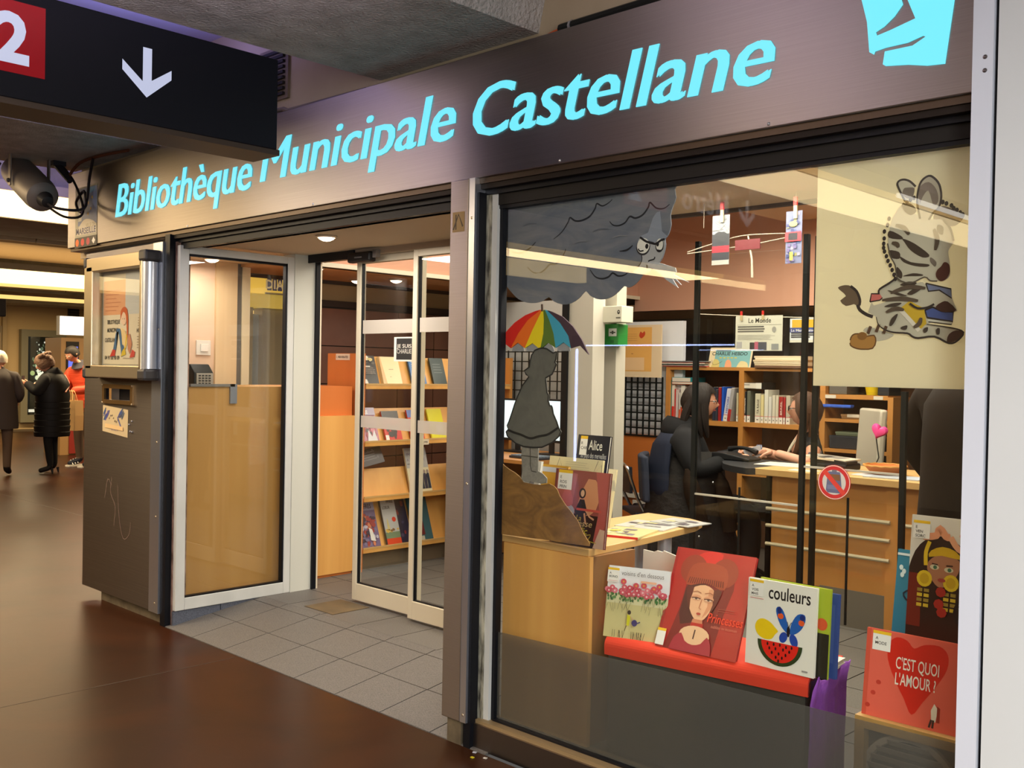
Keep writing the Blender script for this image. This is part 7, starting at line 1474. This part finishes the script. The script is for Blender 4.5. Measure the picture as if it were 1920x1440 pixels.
# --- three people in the concourse far left
F = V(-.55, -.65, 0).normalized(); S = V(F.y, -F.x, 0); B = V(-13.95, 2.70, 0)
J = dict(pelvis=at(0, 0, .86), waist=at(0, 0, 1.0), chest=at(.0, 0, 1.22), neck=at(.03, 0, 1.36), head=at(.08, 0, 1.42), skull=at(.12, 0, 1.48), sR=at(.02, .17, 1.29), eR=at(.10, .24, 1.08), wR=at(.30, .12, 1.20), sL=at(.02, -.17, 1.29), eL=at(.12, -.22, 1.08), wL=at(.32, -.06, 1.22),
         hR=at(0, .09, .80), kR=at(.02, .10, .45), aR=at(.0, .11, .085), tR=at(.15, .13, .035), hL=at(0, -.09, .80), kL=at(.02, -.10, .45), aL=at(-.02, -.10, .085), tL=at(.13, -.12, .035))
pw, fr, c = figure('woman in a long black padded coat looking down at her phone in the concourse', (-13.95, 2.70, 0), J, (BLACKC, BLACKT, SHOE), F+V(0, 0, -.5), [('R', F+V(0, 0, .2), -S, .8, 1), ('L', F+V(0, 0, .2), S, .8, -1)], torso=(.15, .15, .16, .15), arms=(.085, .075, .055), legs=(.085, .062, .042), bare=())
b = hair_cap(c, fr, .23, .165, .3, -.6, 1.2, back=1.1)
for k in range(26):
    a = random.uniform(0, 2*PI); q = random.uniform(.2, 1); b.ball(c-fr[0]*(.05+.07*math.cos(a)*q)+fr[1]*(.095*math.sin(a))+fr[2]*random.uniform(-.03, .11), .034, .034, .034, 7, 5)
b.build('hair', mat('curly_brown_hair', (98, 70, 52), .7, bump=((40, 40, 40), .8, .02)), pw, smooth=True)
m = MB(); rs = []; zl = [.50, .56, .565, .64, .645, .72, .725, .80, .805, .88, .885, .96, .965, 1.04, 1.12, 1.20, 1.28, 1.33, 1.37]
for j, zz in enumerate(zl):
    w = .235-.02*max(0, (zz-.5))-(.0 if j % 2 else .010); w = w if zz < 1.25 else w-.9*(zz-1.25); rs.append(m.ring(at(.0, 0, zz), (0, 0, 1), w, 24, 0, w*.88))
m.loft(rs).build('coat', mat('black_puffer', (16, 16, 17), .55), pw, smooth=True)
m = MB(); m.loft([m.ring(at(.0-.02, 0, 1.33+.02*k), (0, .1, 1), .125-.004*k*k, 16, 0, .10) for k in range(6)]); m.build('collar', BLACKC, pw, smooth=True)
MB().tube(smooth_pts([at(-.10, .16, 1.33), at(-.19, .08, 1.20), at(-.20, -.10, 1.10)], 4), .010, 6).build('bag_strap', plain((176, 96, 60), .5), pw)
for s_ in (.115, -.105): MB().cyl(at(-.05, s_, .0), at(-.04, s_, .07), .010, .02, 8).build('heel', SHOE, pw)
tag(MB().fbox(Fr(J['wR'].lerp(J['wL'], .5)+F*.09+V(0, 0, .01), S, V(0, 0, 1)), -.04, -.06, 0, .04, .09, .01, (30, 30, 34)).build('phone', PRINT), 'dark phone held by the woman in the black padded coat', 'phone')

F = V(.30, -.95, 0).normalized(); S = V(F.y, -F.x, 0); B = V(-14.6, 3.42, 0)
ORJ = mat('orange_jacket', (196, 66, 34), .6, bump=((3, 3, 26), .5, .03)); BRT = mat('brown_trousers', (92, 72, 56), .8)
J = dict(pelvis=at(-.04, 0, .94), waist=at(-.02, 0, 1.08), chest=at(.05, 0, 1.32), neck=at(.13, 0, 1.48), head=at(.19, 0, 1.55), skull=at(.24, 0, 1.62), sR=at(.07, .20, 1.38), eR=at(.12, .27, 1.12), wR=at(.34, .20, 1.06), sL=at(.07, -.20, 1.38), eL=at(.13, -.26, 1.12), wL=at(.36, -.12, 1.10),
         hR=at(-.03, .10, .88), kR=at(.02, .11, .48), aR=at(-.03, .13, .085), tR=at(.16, .16, .035), hL=at(-.03, -.10, .88), kL=at(.04, -.11, .48), aL=at(-.02, -.13, .085), tL=at(.17, -.17, .035))
pm, fr, c = figure('man in an orange jacket bending over a paper bag in the concourse', (-14.6, 3.42, 0), J, (ORJ, BRT, plain((30, 34, 46), .5)), F+V(0, 0, -.55), [('R', F+V(0, 0, -.2), -S, .8, 1), ('L', F+V(0, 0, -.2), S, .8, -1)], torso=(.17, .18, .20, .17), arms=(.095, .085, .06), legs=(.105, .075, .055), bare=())
hair_cap(c, fr, .225, .155, .45, -.35, 1.08).build('hair', mat('black_short_hair', (30, 26, 24), .6), pm, smooth=True)
m = MB(); m.loft([m.ring(J['chest'].lerp(J['neck'], .75)+V(0, 0, .02*k), (F.x*.3, F.y*.3, 1), .115-.006*k, 16) for k in range(5)]); m.build('collar', plain((60, 60, 70), .8), pm, smooth=True)
m = MB(); m.tube(smooth_pts([J['sR']-F*.02+V(0, 0, .08), J['sR']-F*.17-S*.03+V(0, 0, -.03), J['waist']-F*.2-S*.05], 4), .022, 8); m.build('bag_strap', plain((50, 52, 60), .7), pm)
for q in 'LR':
    for k in range(3): p = J['a'+q].lerp(J['t'+q], .35+.2*k); MB().tube([p+S*.05+V(0, 0, -.02), p+V(0, 0, .045), p-S*.05+V(0, 0, -.02)], .007, 5).build('shoe_stripe', plain((226, 224, 218), .5), pm)
    MB().fbox(Fr(J['a'+q]-F*.05-S*.045+V(0, 0, -.085), S, F), 0, 0, 0, .09, .27, .022, (222, 218, 206)).build('sole', PRINT, pm)
def carrier(nm, c, w, d, h, col, label):
    t = thing(nm, c, label, 'bag'); f = Fr(c, S, (0, 0, 1))
    m = MB(); m.loft([[f.p(u*w*k, zz, v*d*k) for u, v in ((-.5, -.5), (.5, -.5), (.5, .5), (-.5, .5))] for k, zz in ((1, 0), (1.02, h*.5), (.97, h), (.93, h), (.95, .01))]); m.build('body', col, t)
    for q in (-.3, .3): MB().tube(smooth_pts([f.p(-w*.2, h, d*q), f.p(-w*.1, h+.12, d*q*.4), f.p(w*.1, h+.12, d*q*.4), f.p(w*.2, h, d*q)], 4), .005, 5).build('handle', col, t)
carrier('paper_bag', at(.40, -.20, .55), .30, .14, .42, mat('kraft_paper', (206, 166, 110), .8), 'brown paper carrier held by the man in orange')
carrier('plastic_bag', at(.42, .06, .80), .26, .10, .30, mat('white_plastic', (230, 228, 224), .5), 'white plastic bag held by the man in orange')

F = V(-.75, .35, 0).normalized(); S = V(F.y, -F.x, 0); B = V(-13.95, 2.02, 0)
GRC = mat('dark_grey_coat', (62, 54, 50), .8)
J = dict(pelvis=at(0, 0, .90), waist=at(0, 0, 1.04), chest=at(0, 0, 1.26), neck=at(.02, 0, 1.40), head=at(.04, 0, 1.46), skull=at(.06, 0, 1.52), sR=at(0, .19, 1.32), eR=at(-.02, .25, 1.06), wR=at(.18, .2, .98), sL=at(0, -.19, 1.32), eL=at(-.02, -.25, 1.06), wL=at(.18, -.2, .98),
         hR=at(0, .09, .84), kR=at(.02, .1, .46), aR=at(0, .1, .085), tR=at(.15, .12, .035), hL=at(0, -.09, .84), kL=at(.02, -.1, .46), aL=at(0, -.1, .085), tL=at(.15, -.12, .035))
po_, fr, c = figure('white haired man in a dark coat at the far left of the concourse', (-13.95, 2.02, 0), J, (GRC, mat('brown_slacks', (84, 66, 50), .8), SHOE), F, [('R', F+V(0, 0, -.4), -S, .6, 1), ('L', F+V(0, 0, -.4), S, .6, -1)], torso=(.17, .165, .175, .16), arms=(.075, .066, .05), legs=(.095, .065, .05), bare=())
hair_cap(c, fr, .225, .155, .4, -.3, 1.1).build('hair', mat('white_hair', (226, 214, 190), .7, bump=((40, 40, 40), .6, .01)), po_, smooth=True)
m = MB(); m.loft([m.ring(at(0, 0, zz), (0, 0, 1), w, 22, 0, w*.82) for zz, w in ((.62, .235), (.66, .24), (.85, .228), (1.05, .215), (1.25, .215), (1.34, .16), (1.40, .09))]); m.build('coat', GRC, po_, smooth=True)
# ================================================================== FAR END OF THE CONCOURSE
ad = thing('advert_display', (-22.55, 5.78, .2), 'tall grey framed lit advert with a white powder burst on the far wall', 'advert panel')
m = MB(); X1 = -22.45
for (y0, y1, z0, z1) in ((5.36, 6.30, 2.04, 2.19), (5.36, 6.30, .2, .36), (5.36, 5.50, .36, 2.04), (6.20, 6.30, .36, 2.04)): m.box((-22.6, y0, z0), (X1, y1, z1))
m.build('frame', plain((128, 122, 98), .5), ad)
MB().box((-22.59, 5.50, .36), (-22.50, 6.20, 2.04)).build('screen', plain((22, 28, 28), .3), ad)
MB().box((-22.49, 5.49, .36), (-22.485, 6.21, 2.04)).build('pane', GLASS, ad)
a = Art(Fr((-22.4995, 5.5, .36), (0, 1, 0), (0, 0, 1)), .001, .0006)
for k in range(90):
    t = random.random(); u = .36+random.gauss(0, .07+.10*(1-abs(t-.4)))*.9; v = .55+t*1.05+random.gauss(0, .04)
    if not (.04 < u < .66 and .1 < v < 1.62): continue
    c = (206, 226, 200) if t < .55 else (120, 136, 134); a.ell(u, v, random.uniform(.02, .06)*(1.2-t*.8), random.uniform(.02, .06)*(1.2-t*.8), random.choice((c, (150, 176, 120), (226, 236, 226), (90, 110, 90))), 9)
a.rect(.02, .06, .32, .12, (206, 214, 206)); 
a.build('advert_print', ad, ADVERT)
lbx = thing('light_box', (-16.5, 4.1, 1.94), 'blank white illuminated box sign above the ticket kiosk', 'sign')
MB().box((-16.62, 3.79, 1.94), (-16.5, 4.7, 2.25)).build('housing', plain((190, 190, 186), .5), lbx)
MB().box((-16.5, 3.80, 1.95), (-16.49, 4.69, 2.24)).build('diffuser', glow('white_lightbox', (255, 250, 250), 2.2), lbx)
MB().box((-16.6, 4.3, 1.88), (-16.52, 4.4, 1.95)).build('mount', plain((120, 110, 90), .5), lbx)
ki = thing('ticket_kiosk', (-16.8, 4.3, 0), 'brown ticket kiosk with a blue screen and a dark red lower panel', 'kiosk')
MB().box((-17.2, 3.84, .0), (-16.55, 4.8, 1.90)).build('cabinet', plain((150, 116, 74), .5), ki)
MB().box((-16.55, 3.92, 1.25), (-16.53, 4.12, 1.84)).build('screen_surround', plain((28, 26, 26), .4), ki)
MB().box((-16.53, 3.95, 1.4), (-16.525, 4.10, 1.76)).build('screen', glow('kiosk_screen', (80, 100, 220), .8), ki)
MB().box((-16.55, 3.98, .02), (-16.53, 4.78, .62)).build('lower_panel', plain((130, 34, 26), .5), ki)
wsn = thing('wall_speaker', (-12, 1.3, 2.0), 'black box hanging from the ceiling at the far left edge', 'loudspeaker')
MB().box((-12.1, 1.15, 2.0), (-11.95, 1.40, 2.2)).build('housing', plain((24, 24, 26), .5), wsn, bevel=.01); MB().cyl((-12.02, 1.28, 2.2), (-12.02, 1.28, 2.64), .012, n=8).build('rod', BLACKM, wsn)
sbox('trim_30', (-22.6, 5.0, 0), (-22.5, 5.08, 3.3), plain((170, 146, 104), .6))
sbox('baseboard_far', (-22.6, -8, 0), (-22.56, 12, .05), plain((96, 80, 58), .6))
fp = thing('frame', (-22.55, 5.0, 1.3), 'narrow framed notice on the far wall left of the lit advert', 'picture frame')
MB().box((-22.6, 4.80, 1.15), (-22.53, 5.0, 2.25)).build('border', plain((130, 112, 80), .5), fp); MB().box((-22.53, 4.84, 1.3), (-22.525, 4.96, 2.1)).build('notice', plain((206, 176, 130), .5), fp)
sbox('pillar', (-20.9, 6.35, 0), (-20.35, 7.2, 3.3), mat('grey_pillar', (176, 170, 156), .7))
vt = thing('vent_grille', (-22.5, 6.4, 2.5), 'dark ventilation louvres high on the far wall', 'vent')
MB().box((-22.6, 6.38, 2.34), (-22.56, 6.62, 2.75)).build('frame', plain((70, 64, 56), .6), vt)
for k in range(7): MB().box((-22.56, 6.39, 2.37+k*.055), (-22.52, 6.61, 2.39+k*.055)).build('slat', plain((40, 38, 36), .6), vt)
# shop beyond the library glazing
sf_ = thing('shop_front', (-11.1, 5.4, 0), 'pale shop front with a lit yellow fascia beyond the library glazing', 'shop front')
MB().box((-11.3, 3.55, 2.23), (-11.0, 7.4, 2.67)).build('fascia', mat('yellow_fascia', (236, 206, 96), .6, emit=((236, 200, 96), .35)), sf_)
MB().box((-11.3, 3.55, 0), (-11.1, 4.02, 2.23)).build('panel', plain((196, 184, 152), .6), sf_); MB().box((-11.3, 4.15, 0), (-11.1, 7.4, 2.23)).build('panel', plain((190, 182, 160), .6), sf_)
MB().box((-11.22, 4.02, .2), (-11.18, 4.15, 2.15)).build('pane', plain((196, 206, 214), .15), sf_)
a = Art(Fr((-10.999, 3.55, 2.23), (0, 1, 0), (0, 0, 1)), .001, .001)
for k, t in enumerate('DIA'): a.rect(.60+k*.075, .22, .665+k*.075, .38, (70, 76, 130)).text(t, .632+k*.075, .245, .15, (230, 226, 214), 'C', bold=.03)
a.build('shop_letters', sf_)
MB().box((-11.0, 4.12, 2.40), (-10.97, 4.85, 2.42)).build('light_bar', plain((120, 110, 90), .5), sf_)
# rubbish specks by the post
for k, (x, y, c) in enumerate(((-2.80, -.06, (206, 190, 40)), (-2.76, -.03, (210, 204, 190)), (-2.83, -.02, (190, 190, 196)))):
    tag(MB().fbox(Fr((x, y, .001), (1, .2*k, 0), (-.2*k, 1, 0)), 0, 0, 0, .014, .010, .003, c).build('litter_scrap', PRINT), ('yellow scrap of litter', 'cream scrap of litter', 'grey scrap of litter')[k]+' on the floor at the foot of the middle post', 'litter')
